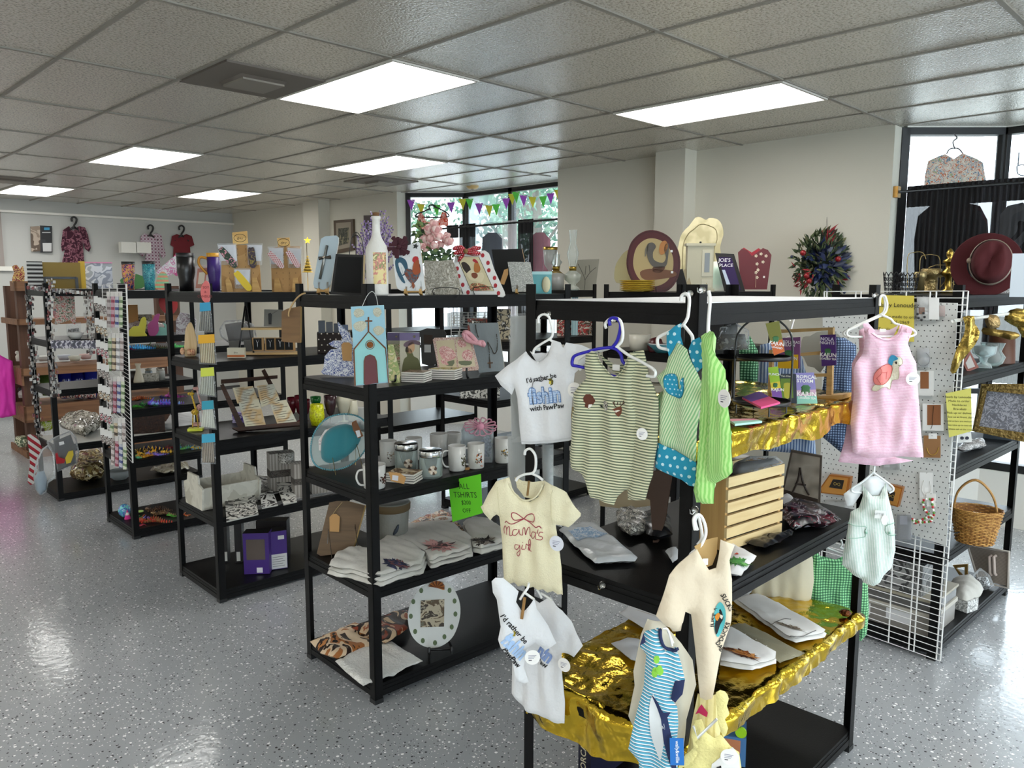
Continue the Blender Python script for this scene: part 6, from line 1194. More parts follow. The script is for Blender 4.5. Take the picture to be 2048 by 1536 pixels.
for a in [('white mug with a brown wreath behind the corner post, left of the jars',777,930,35,50,0,(.3,CT)),('white mug cut by the corner post, dark figure on it',749,975,46,48,1,(.9,['3a241a','5a3020'])),('white mug behind the left cotton jar',828,918,34,44,0,None),('white mug in the back row behind the right cotton jar',878,912,36,46,0,None),('farthest white mug behind the middle ones',905,908,34,44,0,None),('white mug with a left handle beside the right jar',914,940,36,50,1,(.9,['5a5a40','3a3028'])),('white mug with an orange bee flower, foremost right',952,945,35,50,1,(.35,OR)),('white mug with bee flower in front of the plastic sleeve',1006,933,34,50,0,(.2,['2a2422','6a5a3a','8a8a80','c9a040']))]: mug(*a)
def cjar(label,px,py,dy=0):
	t,f=pot('glass_jar',label,'jar',px,py,z3_,[(0,0),(20,0),(23,3),(23,40),(21,43),(20,40),(20,4),(0,3)],clear('dfe6e4',.16,.05,'jarglass'),(('lid',[(0,43),(23,42),(24,44),(24,54),(22,56),(0,56)],mat('c4c6c6',.22,1)),),seg=28)
	b=MB(); k=f.k
	for i in range(9): a=i*.7; rr=6*k*(i>0); b.ball((4*k+rr*math.cos(a),-22.6*k,18*k+rr*math.sin(a)),3.6*k,mat(['d9cfc0','5a4436','cbbca8'][i%3],.7),7,5,sc=(1,.3,1))
	b.build('cotton_decoration',t)
cjar('glass jar with a silver lid and cotton boll, left one',813,940); cjar('glass jar with a silver lid and cotton boll, right one in front',862,954)
coasters('wooden coaster before the left cotton jar',800,966,z3_,60,4,prnt('cst3',['a8906a','6b5038','d0c0a0','8a7050'],14,.6),yaw=-24,h=5)
f=stand(790,972,z3_+.03,-10,40); board('kraft_tag','kraft price tag resting on the wooden coasters','tag',f,[(777,944),(800,946),(812,955),(808,968),(782,962)],KRAFT,.0012,lambda b,f:face(b,f,[(785,950),(797,952),(796,962),(784,960)],mat('c9ccd4',.6)))
f=stand(935,950,z3_,0,60); board('kraft_tag','kraft tag lying beside the bee flower mug','tag',f,[(912,948),(925,936),(942,934),(930,950)],KRAFT,.0012)
f=stand(963,925,z3_,-4); k=f.k; t=thing('glass_vase_set','square clear glass vase with a pink tulle bow and a pale crocheted flower','vase',M=f.M); b=MB();
b.bx((-40*k,0,0),(22*k,.004,66*k),clear('eef2f4',.16,.04,'vaseglass')); b.bx((-40*k,.10,0),(22*k,.104,66*k),clear('eef2f4',.16,.04,'vaseglass')); b.bx((-40*k,.004,0),(-37*k,.1,66*k),clear('eef2f4',.16,.04,'vaseglass')); b.bx((19*k,.004,0),(22*k,.1,66*k),clear('eef2f4',.16,.04,'vaseglass')); b.build('glass_box',t)
b=MB();
for i in range(46): a=i*2.4; r=(2+i*.32)*k; b.ball((8*k+r*math.cos(a)*.8,.03,30*k+r*math.sin(a)*1.2),3.4*k,mat(['9aa3bb','b3bbd0','8890aa'][i%3],.8),5,4,sc=(1,.6,1))
b.build('crochet_flower',t); b=MB()
for i in range(14):
	a=2*PI*i/14; X=-2*k; Z0=74*k; P=[(X,-.0,Z0),(X+28*k*math.cos(a-.2),-.02+.02*math.sin(i),Z0+15*k*math.sin(a-.2)),(X+31*k*math.cos(a+.15),-.01,Z0+17*k*math.sin(a+.15)),(X,-.004,Z0)]; b.tube(cr(P,4,False),.0035,sheer('e0a4b8',.6),6)
b.ball((-2*k,0,74*k),9*k,mat('d898ae',.8),8,6); b.build('tulle_bow',t)
# beaded charger with the teal pouch on a wire easel
f=stand(680,945,z3_,-12,14); t=thing('beaded_plate','clear glass plate rimmed with teal beads on a wire easel','plate',M=f.M); O=f.tr(cr([(622,905),(628,868),(652,838),(688,828),(722,836),(737,862),(730,900),(704,928),(668,940),(634,932)],5))
b=MB(); b.prism(O,0,.004,clear('dfe8e8',.14,.05,'plateglass')); b.build('glass_plate',t); b=MB(); RB=resamp(O,.0085)
for i,(x,y) in enumerate(RB): b.ball((x,-.004,y),.0046,mat('5f9aa6',.2,.3),6,4)
tag(b.build('beaded_rim',t),label='teal bead rim')
for s in(0,1): P=f.tr([(656,945),(662,892),(676,950)] if s==0 else [(708,930),(712,880),(735,960)]); b=MB(); b.tube([(P[0][0],.04,P[0][1]),(P[1][0],-.012,P[1][1]),(P[2][0],-.05,P[2][1])],.0016,GW,5); b.build('easel_leg',t)
f2=Fr(f.M@Vector((0,-.012,0)),-12,14); t=thing('teal_cushion','deep teal oval cloth pouch set on the beaded plate','pouch',M=f2.M); b=MB(); Cloth(b,cr(f2.tr([(642,905),(645,875),(662,856),(690,848),(712,856),(722,872),(712,895),(690,915),(662,926),(646,920)]),4),mat('18707a',.8,sheen=.8),th=.02,fold=.004,ew=.04); b.build('pouch_body',t)
board('patterned_card','cream sprigged card tucked behind the teal pouch','card',Fr(f.M@Vector((0,-.004,0)),-12,14),[(637,880),(650,860),(672,852),(670,870),(645,905),(638,900)],prnt('spr',['d9d4d0','d9d4d0','b8a0a0','dcd8d4'],50,.7),.002)
board('kraft_tag','brown kraft tag over the teal pouch','tag',Fr(f2.M@Vector((0,-.03,0)),-12,10),[(703,845),(712,840),(722,862),(727,872),(716,877),(706,860)],mat('6f4a2e',.8),.0012,lambda b,f:face(b,f,[(711,862),(719,860),(722,872),(715,875)],mat('c9ccd0',.6)))
# green sale sign
f=Fr(atx(930,1000,loc('B',.6,0,1).x),0); pp=loc('B',.62,-.012,.9);
f=Fr(aty(930,960,-1.99),-38);
def deco(b,f):
	K=mat('1d3a14',.7)
	for s,x,y,h in(('ALL',929,978,12),('TSHIRTS',931,995,12),('$200',933,1009,9),('OFF',934,1025,9)): ftext(b,f,s,K,x,y,h,-.0015,rot=.14,bold=-.004)
board('sale_sign','bright green paper sign reading ALL TSHIRTS $200 OFF hung from the mug shelf','sign',f,z5((1350,522),(1628,460),(1643,795),(1387,870)),mat('6fe02a',.7),.0012,deco,part='sheet')
# ---- fourth shelf: tees
z4_=.537; TW=mat('d5d3cd',.85,bump=(50,.2))
def flow(cols,sc): return prnt('fl%d%s'%(sc,cols[1]),cols,sc,.8,3,2)
def tee(label,o,dec,cols,n=3,h=.055,seed=0):
	pile('folded_tee',label,'folded shirt',o,z4_,h,TW,lambda b,c,q:art(b,c,q(*dec),cols,seed),fold=.010,seed=seed,layers=n)
tee('white folded tee with a plume print and kraft label, spilling over the left corner',z5((318,1340),(390,1210),(560,1165),(650,1180),(830,1065),(1060,1130),(1175,1225),(1140,1330),(900,1395),(780,1440),(660,1420),(520,1370),(400,1365)),z5((810,1190),(880,1205),(1040,1240),(990,1290),(900,1290),(850,1230)),['d5d3cd','4a4f7a','8a5a5a','d5d3cd','2f3550'],3,.06,1)
tee('white folded tee with a pink lotus print in the middle',z5((830,1060),(900,960),(1250,920),(1400,950),(1570,1080),(1560,1180),(1200,1290),(1150,1200)),z5((1150,1070),(1230,1020),(1380,1050),(1430,1110),(1300,1130),(1180,1120)),['d5d3cd','b87a7a','5a4a4a','d9a8a4','d5d3cd'],3,.05,2)
tee('white folded tee with a dark floral print at the right end',z5((1470,930),(1560,890),(1700,910),(1840,1000),(1850,1110),(1640,1170),(1560,1150)),z5((1560,1010),(1640,990),(1790,1030),(1720,1070),(1600,1070)),['d5d3cd','2a2422','5a5048','2a2422','8a8078'],2,.05,3)
b=None
pile('printed_coaster_pack','round printed coasters and brown prints spread behind the folded tees','prints',z5((915,970),(1100,870),(1300,800),(1400,850),(1500,990),(1400,960),(1150,1010)),z4_,.03,prnt('prn',['3a2820','c9a070','8a3a30','d9d0c0','2a1c18'],25,.5),fold=.008)
for i,(x,y) in enumerate(((1040,910),(1190,900),(1310,850),(1130,945))):
	px,py=z5((x,y))[0]; c=atz(px,py,z4_+.04); t=thing('round_coaster','round white coaster lying on the brown prints, %s'%['leftmost','third from the left','farthest right','nearest the folded tees'][i],'coaster',loc=c); MB().lathe([(0,0),(.05,0),(.05,.006),(0,.006)],mat('d6d2c8',.5)).build('disc',t); b=MB(); b.lathe([(0,.0062),(.028,.0062)],prnt('rc',['d6d2c8','5a4438','b07a40','d6d2c8'],70,.6)); b.build('print',t)
f=stand(672,1112,z4_,-16,16); t=board('wooden_canvas','plain brown canvas back with a kraft tag on a wire stand','canvas',f,z5((228,1140),(335,705),(400,690),(480,690),(640,730),(530,1130),(260,1160)),wood('5a4630','6e563c',20,0),.03,side=wood('b8945a','caa66a',30,2),part='canvas_panel')
b=MB(); b.prism(f.tr(z5((342,830),(365,805),(400,800),(430,825),(425,955),(345,950))),-.012,-.011,KRAFT); tag(b.build('kraft_tag',t),label='tan kraft tag')
b=MB(); b.tube(cr([(x,-.008,y) for x,y in f.tr(z5((365,810),(400,760),(450,700)))],3,False),.0012,mat('b8a070',.7),4); b.build('twine',t)
for l in(((300,1165),(340,935),(392,1210)),((545,980),(565,890),(612,1145))): P=f.tr(z5(*l)); MB().tube([(P[0][0],.02,P[0][1]),(P[1][0],-.02,P[1][1]),(P[2][0],-.06,P[2][1])],.0018,SILV,5).build('stand_leg',t)
t,f=pot('lidded_canister','grey canister with a brown band and a bird picture behind the corner post','canister',783,1083,z4_,[(0,0),(26,0),(32,12),(36,66),(34,70),(37,72),(38,82),(35,84),(0,84)],mat('77766f',.5,bump=(30,.4)),(('brown_band',[(36.5,66),(38.5,68),(39,80),(37.5,82)],mat('5a482c',.7)),),seg=24)
b=MB(); k=f.k; b.tube(cr([(14*k,-33*k,44*k),(10*k,-33*k,34*k),(4*k,-32*k,24*k)],4,False),[.004,.005,.008,.008,.010,.010,.008,.006,.002][:9],mat('26303c',.6),6); b.build('bird_picture',t)
# ---- bottom shelf
z1_=.087
def deco_t(b,c,q): c.decal(b,cr(q(*[(640,1290),(700,1262),(745,1262),(740,1290),(690,1305),(650,1305)]),2),prnt('tig2',['1c1512','b8703a','e0d0b8','3a241a','c98a50'],35,.5,3,3),.003)
pile('tiger_print_bag','folded tiger print fabric at the left of the bottom shelf','printed fabric',z9((165,700),(400,600),(540,540),(730,640),(650,740),(390,835),(250,790)),z1_,.03,prnt('tiger',['1c1512','a86a38','e0c8a8','2a1a14','c9884a'],5,.5,3,1.6),None,.006)
pile('tiger_print_bag','brown and cream tiger print fabric overlapping the first, beside the dotted plate','printed fabric',z9((500,575),(770,490),(830,450),(960,430),(985,500),(960,590),(780,710),(640,650)),z1_+.03,.025,prnt('tiger3',['c9a888','8a3a1e','2a1a14','d8bc98','b05a2c'],5,.5,3,1.6),None,.006,seed=4)
pile('silver_mat','crinkled round silver sequinned mat in plastic film at the near corner','mat',z9((370,850),(470,800),(520,760),(840,690),(950,760),(1090,850),(960,900),(860,960),(600,1050),(480,960)),z1_,.02,mat('f2f2ee',.3,.25,bump=(70,1,4)),None,.008,seed=6)
f=stand(868,1305,z1_,0,10); t=thing('dotted_plate','white oval plate with green dots and a garden print on a black easel','plate',M=f.M);
def deco(b,f):
	for x,y in((1010,340),(990,460),(1025,585),(1088,660),(1188,678),(1265,628),(1325,548),(1355,442),(1348,335),(1307,248),(1075,250)): X,Y=f.px(*z9((x,y))[0]); b.disc((X,Y),.0095,mat('52653f',.5),-.002,14,.0125)
	face(b,f,z9((1070,330),(1265,320),(1262,545),(1068,550)),prnt('gard',['8d8676','3a3024','b0a48c','5a4a34','6b6a5a'],14,.6,3,1.2),-.0025)
b=MB(); O=cr(f.tr(z9((1000,330),(1080,220),(1200,175),(1310,200),(1385,330),(1392,470),(1340,620),(1250,700),(1150,720),(1050,680),(985,590),(965,450))),4); b.prism(O,0,.008,mat('c9cbc6',.3,coat=.4)); deco(b,f); b.build('plate_face',t)
b=MB();
for i in range(18): a=i*PI/17-.3; X,Y=f.px(*z9((1200,225))[0]); b.prism([(X,Y),(X+.034*math.cos(a-.1),Y+.030*math.sin(a-.1)),(X+.042*math.cos(a),Y+.036*math.sin(a)),(X+.034*math.cos(a+.1),Y+.03*math.sin(a+.1))],-.006-.001*(i%3),-.003-.001*(i%3),mat(['b8702c','5a3018','8a4a20'][i%3],.8))
tag(b.build('fabric_flower',t),label='rust orange fabric flower')
for x in(1140,1320):
	X,Y=f.px(*z9((x,760))[0]); MB().tube(cr([(X,-.07,.045),(X,-.075,.02),(X,-.04,.01),(X,.02,.02),(X*.6,.05,.09)],3,False),.007,K_,6).build('easel_leg',t)
MB().tube([(f.px(*z9((1140,790))[0])[0],-.02,.02),(f.px(*z9((1320,790))[0])[0],-.02,.02)],.007,K_,6).build('easel_bar',t)
# ---- clear sleeves of garments between the units
for i,(pxy,o,l) in enumerate([((1063,640),[(1019,628),(1068,625),(1071,700),(1069,880),(1022,880),(1018,720)],'tall clear plastic garment sleeve hung left of the front unit post'),((1040,880),[(1014,868),(1050,866),(1058,900),(1060,1040),(1016,1040)],'clear garment sleeve hung below the tall one'),((1095,885),[(1083,885),(1107,884),(1106,988),(1085,985)],'narrow clear sleeve right of the cream top hanger')]):
	f=Fr(atx(pxy[0],pxy[1],.47)+Vector((.02,.10,0)),-10); bag('garment_sleeve',l,'bagged clothes',f,o,BAGM,[(x*.92+.08*o[0][0]+2,y+5) for x,y in o],.008,mat('b7bab8',.6,bump=(9,.4)))
wire('s_hook_chain','silver chain of S-hooks hanging left of the front unit post','hook chain',Fr(atx(1064,590,.47)+Vector((0,.06,0)),0),[[(1062,595),(1060,600),(1066,606),(1070,610)],[(1066,606),(1062,612),(1067,616),(1069,610)],[(1066,615),(1065,622),(1069,628)]],CH,.0014)
# ============================================================ unit C
z4=Z(340,600,5.12); zc=Z(400,420,5.12); zx=Z(180,860,4.655); zf=Z(330,900,4.328)
def tumbler(label,px,py,r,h,m,lid=None,hand=None,taper=.8):
	t,f=pot('tumbler',label,'tumbler',px,py,zb,[(0,0),(r*taper,0),(r*taper,h*.3),(r,h*.5),(r,h*.93),(0,h*.93)],m,(('lid',[(r*1.02,h*.9),(r*1.04,h),(0,h)],lid or mat('1a1a1c',.4)),),seg=20)
	if hand: k=f.k; MB().tube(cr([(-r*k*.9,0,h*k*.86),(-(r+12)*k,0,h*k*.88),(-(r+14)*k,0,h*k*.7),(-r*k*.95,0,h*k*.45)],4,False),.008,hand,8).build('handle',t)
tumbler('black insulated tumbler beside the pink frame on the scripture unit top',374,583,17,76,mat('0f0f11',.3)); tumbler('purple tumbler with a yellow lid and handle',430,583,13,76,mat('3a2270',.35),mat('d9a02c',.4),mat('c98a24',.4))
tumbler('parrot-painted tumbler on the dragon unit top',259,580,12,56,prnt('parrot',['b8303a','2a3f8c','e0b040','d9608c','1a2230'],28,.4,2,2)); tumbler('teal swirl tumbler right of the parrot one',300,582,12,57,prnt('swirl',['2a7a8a','3fa0a8','1f5a78','6ac0b8'],25,.35,2,4))
f=stand(325,580,zb); t=thing('shell_dish','rainbow shell-shaped dish on the dragon unit top','dish',M=f.M); b=MB(); b.prism(cr(f.tr([(311,578),(313,560),(318,548),(325,543),(333,548),(337,562),(336,578)]),3),0,.02,stripe('e8a080','9ad0a0',.03,2,.5)); b.build('shell',t)
for l,o,m in(('green leaf-shaped tray behind the two painted tumblers',[(240,560),(260,548),(285,552),(292,572),(270,578),(248,572)],mat('4f8a4a',.5)),('white and pink curled paper fan behind the rainbow shell',[(312,545),(330,528),(350,512),(356,520),(352,545),(330,552)],prnt('fan',['e3dfe6','d98ab8','f0eef0','e3dfe6'],25,.6)),('pink soft toy arm hanging by the black tumbler',[(348,512),(357,510),(362,545),(352,552),(345,540)],mat('d06a9c',.8))): board('leaf_tray' if 'leaf' in l else 'paper_fan' if 'fan' in l else 'soft_toy',l,'ornament',stand(o[0][0]+15,578,zb),o,m,.02,smooth=2)
f=stand(398,583,zb,-10,10); board('oval_emblem_picture','pink and white stacked picture frame with an oval emblem','picture frame',f,zc((-85,830),(-50,570),(103,560),(72,830)),mat('e6d8d4',.6),.02,lambda b,f:(face(b,f,zc((-45,800),(-25,600),(75,590),(50,800)),mat('c98a78',.6),-.001),face(b,f,zc((-22,760),(-8,640),(55,635),(40,760)),mat('e8dcc8',.6),-.002)))
f=stand(418,600,1.70,-30).__class__(loc('C',-.01,-.02,1.75),-20); board('round_sign','round coral tag hung on the corner post of the scripture unit','sign',f,cr([(401,585),(404,570),(412,561),(419,568),(420,585),(420,600),(414,607),(405,600)],3),mat('d9706e',.6),.0015,lambda b,f:[ftext(b,f,s,mat('7a2a2c',.6),x,y,5,-.002) for s,x,y in(('SOY',412,577),('&',411,586),('CANDLES',410,595))],side=mat('e9e6e4',.6))
PG=prnt('kpeg',['a8804f','b58e5c','a07848'],6,.8,1,.3)
def display(label,O,tri,cards,sign):
	f=stand(sum(p[0] for p in O)/len(O),585,zb,-12,4); t=thing('keychain_display',label,'display board',M=f.M); b=MB(); b.prism(f.tr(O),0,.006,PG)
	x0,x1=min(p[0] for p in O),max(p[0] for p in O)
	for i in range(4):
		for j in range(7): b.disc(f.px(x0+(x1-x0)*(.2+.2*i),498+j*12),.0022,mat('2a2018',.8),-.0006,8)
	b.build('pegboard_panel',t); b=MB(); [b.prism(f.tr(o),-.02,-.014,EAS) for o in tri[:1]]; b.build('foot',t); b=MB(); b.prism(f.tr(tri[1]),-.02,-.014,EAS); b.build('foot',t)
	b=MB(); b.prism(f.tr(sign),0,.004,prnt('dr',['c9a060','d8b270'],8,.7,1,.2)); X,Y=f.px(sum(p[0] for p in sign)/4,sum(p[1] for p in sign)/4); w=9*f.k; b.tube([(X+w*1.3*math.cos(a*.35),-.001,Y+w*.85*math.sin(a*.35)) for a in range(18)],.0012,mat('1a1a1a',.6),4,True); text(b,'d+r',mat('1a1a1a',.6),X,Y-w*.4,.024,y=-.0015); b.build('sign_card',t)
	for l,o,(x,y,a,w,h),m in cards:
		g=bag('keychain_packet',l,'keychain packet',Fr(f.M@Vector((0,-.012,0)),-12,4),o,BAGM,[(o[0][0]+2,o[0][1]+3),(o[1][0]-2,o[1][1]+3),(o[2][0]-2,o[2][1]-8),(o[3][0]+2,o[3][1]-8)],.006,mat('d3d3d6',.6))
		ff=Fr(f.M@Vector((0,-.024,0)),-12,4); X,Y=ff.px(x,y); b=MB(); M_=Matrix.Translation((X,-.012,Y))@Matrix.Rotation(math.radians(a),4,'Y'); w*=f.k;h*=f.k; b.prism(cr([(-w,-h),(w,-h),(w,h),(0,h*1.15),(-w,h)],3),0,.004,m,M=M_); b.build('key_fob',g)
rw=dots('dcc8c8','a83a44',.012,.28)
display('kraft pegboard stand of keychains, the left and larger one',[(443,497),(470,490),(516,490),(520,540),(523,584),(443,584)],([(456,584),(452,562),(458,554),(464,566),(468,584)],[(506,584),(506,556),(514,556),(523,584)]),
 [('bagged dark green flowered keychain',[(434,487),(473,486),(476,530),(438,530)],(456,515,-38,6,20),prnt('kfg',['1f3a2a','1f3a2a','c98a98'],60,.5)),('bagged purple-black keychain on the left display',[(493,487),(526,487),(524,530),(496,530)],(504,515,-5,6,17),prnt('kfp',['2a2028','3a2a38','8a7a30'],60,.5)),('bagged yellow keychain low on the left display',[(467,536),(502,536),(501,577),(470,577)],(486,562,-38,6,19),mat('dfc02c',.5))],[(464,465),(494,462),(496,487),(466,490)])
display('kraft pegboard stand of keychains, the right and smaller one',[(541,497),(560,492),(600,493),(604,584),(544,584)],([(549,584),(551,556),(558,556),(566,584)],[(585,584),(588,556),(596,556),(602,584)]),
 [('bagged red and white keychain, left on the right display',[(535,493),(568,493),(568,536),(540,536)],(552,520,-42,5,17),rw),('bagged red and white keychain, right on the right display',[(573,493),(604,494),(603,536),(576,536)],(586,518,-35,5,16),rw)],[(554,476),(579,475),(580,494),(556,495)])
f=stand(615,580,zb); t=thing('tree_ornament','gold wire tree ornament with a star left of the cross plaque','ornament',M=f.M); b=MB(); X,Y=f.px(615,481); b.prism([(X+(.026 if i%2==0 else .011)*math.sin(i*PI/5),Y+(.026 if i%2==0 else .011)*math.cos(i*PI/5)) for i in range(10)],-.006,.006,GOLD); b.build('star',t); b=MB()
for i in range(6): x,y=f.px(615,512+i*6); r=(3+i*1.7)*f.k; b.lathe([(r,0),(r*.3,r*.6+.006)],mat('c9a84a',.3,.8,bump=(200,1)),(x,0,y-.01),14)
b.cyl((x,0,0),(x,0,Y),.002,GOLD); b.build('tree',t)
# strings of packets on the corner post of C
random.seed(5)
for i,(o,c,ic,l) in enumerate((([(400,606),(421,604),(426,665),(395,665)],'2f93b8',['4a4a3c','c9c4b0','2a2a22'],'blue-topped packet of beads, highest on the scripture unit post'),([(397,670),(429,668),(434,730),(398,728)],'e2a81c',['8a6a30','3f5a3a','d9c9a0'],'orange-topped packet of sticks, second on the scripture unit post'),([(402,736),(428,734),(433,795),(394,790)],'cfd84a',['8a8a78','3a3a30','c9c9b8'],'lime-topped packet of pale cords, third on the scripture unit post'),([(404,802),(427,800),(434,860),(399,856)],'2f9ab0',['c9c8b8','8a8a7a','e0dfd0'],'teal-topped packet of white cords, fourth on the scripture unit post'),([(404,868),(430,866),(432,928),(401,928)],'3fa8c8',['6a5a48','3a3028','b0a088'],'blue-topped packet of brown beads, lowest on the scripture unit post'))):
	f=Fr(loc('C',-.03,-.035,1.2),-6); g=bag('trinket_packet',l,'packet',f,o,BAGM,[(o[0][0]+2,o[0][1]+16),(o[1][0]-2,o[1][1]+16),(o[2][0]-3,o[2][1]-3),(o[3][0]+3,o[3][1]-3)],.012,stripe(ic[0],ic[2],.009,0,.5,c3=ic[1]),seed=i)
	b=MB(); x0,y0=o[0];x1,y1=o[1]; b.prism(f.tr([(x0,y0),(x1,y1),(x1+1,y1+17),(x0,y0+17)]),-.014,-.011,mat(c,.6)); b.build('header_card',g)
# second shelf of C
z1=1.397;
f=stand(385,712,z1,-8); t=board('bunny_cutout','wooden bunny cutout with three painted eggs at the left of the scripture unit','bunny ornament',f,z4((150,570),(150,420),(160,300),(200,230),(230,260),(270,400),(272,500),(255,575)),wood('c9a878','dcc093',30,2),.02,smooth=3,part='bunny_body');
for x,y in((135,520),(205,530),(243,530)): X,Y=f.px(*z4((x,y))[0]); b=MB(); b.ball((X,-.03,max(Y,.022)),.014,prnt('egg',['c98a68','d9b08a','a86a50'],60,.6),10,7,sc=(1,1,1.5)); b.build('painted_egg',t)
f=stand(540,710,z1,-10); k=f.k; t=thing('necklace_rack','black A-frame rack with two wooden ledges holding boxed necklaces','rack',M=f.M)
for l in(((430,1500-920),(430,880-600)),): pass
for o in(((417,450),(480,980)),((560,450),(480,980))): pass
P=lambda x,y:f.px(*z4((x,y))[0])
for a,c in(((770,60),(700,560)),((775,60),(860,560))):
	p,q=P(*a),P(*c); MB().tube([(p[0],0,p[1]),(q[0],0,q[1])],.006,K_,6).build('frame_leg',t)
for y in(285,540): a,c=P(735,y),P(1340,y-20); MB().bx((a[0],-.02,a[1]-.012),(c[0],.09,a[1]),wood('c9a468','dcbc84',30,0)).build('ledge',t)
for i,x in enumerate((905,1035,1135,1225)):
	X,Y=P(x,520); w=.034; tt=thing('necklace_box',['kraft box with a Y chain on black card, leftmost on the ledge','kraft box with a pendant chain, second on the ledge','kraft box with a heart pendant, third on the ledge','kraft box of dark card, fourth on the ledge'][i],'necklace box',M=f.M@Matrix.Translation((X,-.005,Y))); b=MB(); b.bx((-w,0,0),(w,.02,.08),mat('b08a5a',.7)); b.bx((-w+.008,-.0008,.006),(w-.012,0,.076),mat('0c0c0d',.8)); b.build('tray',tt)
	MB().tube(cr([(-.012,-.002,.07),(-.002,-.003,.045),(-.002,-.003,.02),(-.002,-.003,.045),(.010,-.002,.07)],3,False),.0012,SILV,4).build('chain',tt)
X,Y=P(1060,270); board('angler_print','small grey print of an angler on the upper ledge','print',f,z4((960,270),(965,95),(1155,100),(1155,275)),mat('7d7a72',.6),.006,lambda b,f:(face(b,f,z4((1010,250),(1005,140),(1030,130),(1045,150),(1040,250)),mat('2a2a2a',.6),-.001),fline(b,f,z4((1030,150),(1100,110)),mat('2a2a2a',.6),.0008)),root=None)
f=stand(472,716,z1,-16); t=thing('display_card','cream card box with an orange stripe, lettered d+r','card',M=f.M); b=MB(); k=f.k; b.bx((-17*k,0,0),(17*k,.03,20*k),mat('d9d0b8',.6)); b.bx((-17*k,-.001,2*k),(17*k,0,6*k),mat('c9682c',.6)); text(b,'d+r',mat('4a3a28',.6),0,9*k,.016,y=-.0012); b.build('box_body',t)
for x,y,l in((470,695,'grey sticker box with an oval emblem left of the necklace rack'),(500,697,'second grey sticker box by the rack leg')): boxy('sticker_box',l,'box',x,y,z1,22,.03,22,mat('6f6d68',.6),0)
bag('bagged_garment','black item in clear plastic behind the sticker boxes','bagged goods',stand(490,700,z1,0).__class__(ats(490,690,z1)+Vector((.02,.1,0)),0),z4((500,300),(560,210),(740,200),(860,250),(900,420),(600,440),(520,380)),BAGM,z4((560,250),(740,220),(850,300),(860,420),(600,420)),.03,mat('17171a',.4))
# wooden plaque on a rope from B's left post
f=Fr(loc('B',-.05,.60,1.6),-20); t=board('wooden_plaque','brown wooden block hung on a rope from the mug unit’s back left post','plaque',f,zc((835,1040),(895,1010),(1028,985),(1025,1360),(895,1355),(835,1345)),wood('6b4e30','7d5d3a',18,0),.025,side=mat('c0985c',.6)); b=MB(); b.tube(cr([(x,-.014,y) for x,y in f.tr(zc((920,1090),(925,1030),(980,930),(1040,870),(1090,850)))],4,False),.004,mat('b8986a',.8),6); b.build('rope',t)
# third shelf: easel, giraffes, goblets
zt=.952
f=stand(520,862,zt,-4,22); t=thing('scripture_easel','dark wooden easel ledge holding four scripture cards','easel',M=f.M); DW=wood('2c1a12','4a2c1c',25,0)
for o in(z4((640,1320),(1360,1250),(1362,1290),(700,1350)),): b=MB(); b.prism(f.tr(o),-.03,.01,DW); b.build('ledge',t)
for o in(z4((510,870),(545,850),(760,1290),(700,1310)),z4((935,720),(970,700),(1130,1000),(1080,1010)),z4((520,810),(1100,765),(1100,795),(520,850))): b=MB(); b.prism(f.tr(o),.01,.022,DW); b.build('frame_bar',t)
for o,l,bk in((z4((640,900),(850,880),(905,1030),(690,1060)),'scripture card at the upper left of the easel',0),(z4((890,880),(1060,860),(1125,1020),(935,1100)),'scripture card at the upper right of the easel',0),(z4((700,1045),(905,1005),(985,1290),(775,1310)),'scripture card at the lower left of the easel',1),(z4((1020,1050),(1190,1020),(1300,1250),(1100,1275)),'scripture card at the lower right of the easel',1)):
	ff=Fr(f.M@Vector((0,-.012-.012*bk,0)),-4,22)
	def deco(b,f_,o=o):
		for j in range(9):
			u=(j+.8)/10; L=lambda s:(o[0][0]*(1-u)*(1-s)+o[3][0]*u*(1-s)+o[1][0]*(1-u)*s+o[2][0]*u*s,o[0][1]*(1-u)*(1-s)+o[3][1]*u*(1-s)+o[1][1]*(1-u)*s+o[2][1]*u*s); fline(b,f_,[L(.1),L(.55+.35*((j*7)%3)/2)],mat('5a4a38',.7),.0011,n=1)
	board('scripture_card',l,'card',ff,o,prnt('script',['cfc6a8','d9d2b8','c9a878','c9c8b8'],9,.5,1,0),.002,deco,part='card_sheet')
boxy('purple_box','purple marbled box behind the easel cards','box',487,845,zt,42,.04,20,prnt('pmb',['3a2f8c','8a78c0','c9bfe0','2a2468'],40,.5),0)
def giraffe(label,px,py,c):
	f=stand(px,py,zt,-10); t=thing('giraffe_figure',label,'giraffe figure',M=f.M); m=prnt('gir'+c,[c,c,'8a6a20' if c!='d9a8a0' else 'b07a74',c],70,.5); k=f.k; b=MB(); b.bx((-14*k,-.03,0),(14*k,.03,5*k),mat('d8e040' if c!='d9a8a0' else c,.5)); b.build('base',t); b=MB()
	for x in(-6,5): b.tube([(x*k,0,4*k),(x*.6*k,0,34*k)],.004,m,6)
	b.ball((0,0,37*k),6*k,m,8,6,sc=(1.2,.7,1)); b.tube(cr([(3*k,0,38*k),(-1*k,0,56*k),(-4*k,0,72*k)],3,False),.006,m,6); b.ball((-6*k,0,74*k),5*k,m,8,5,sc=(1.4,.6,.7)); b.tube([(-4*k,0,76*k),(-3*k,0,81*k)],.0015,m,4); b.build('giraffe_body',t)
giraffe('yellow giraffe figure at the left end of the scripture shelf',392,868,'d9b430'); giraffe('pink giraffe figure behind the yellow one',402,850,'d9a8a0')
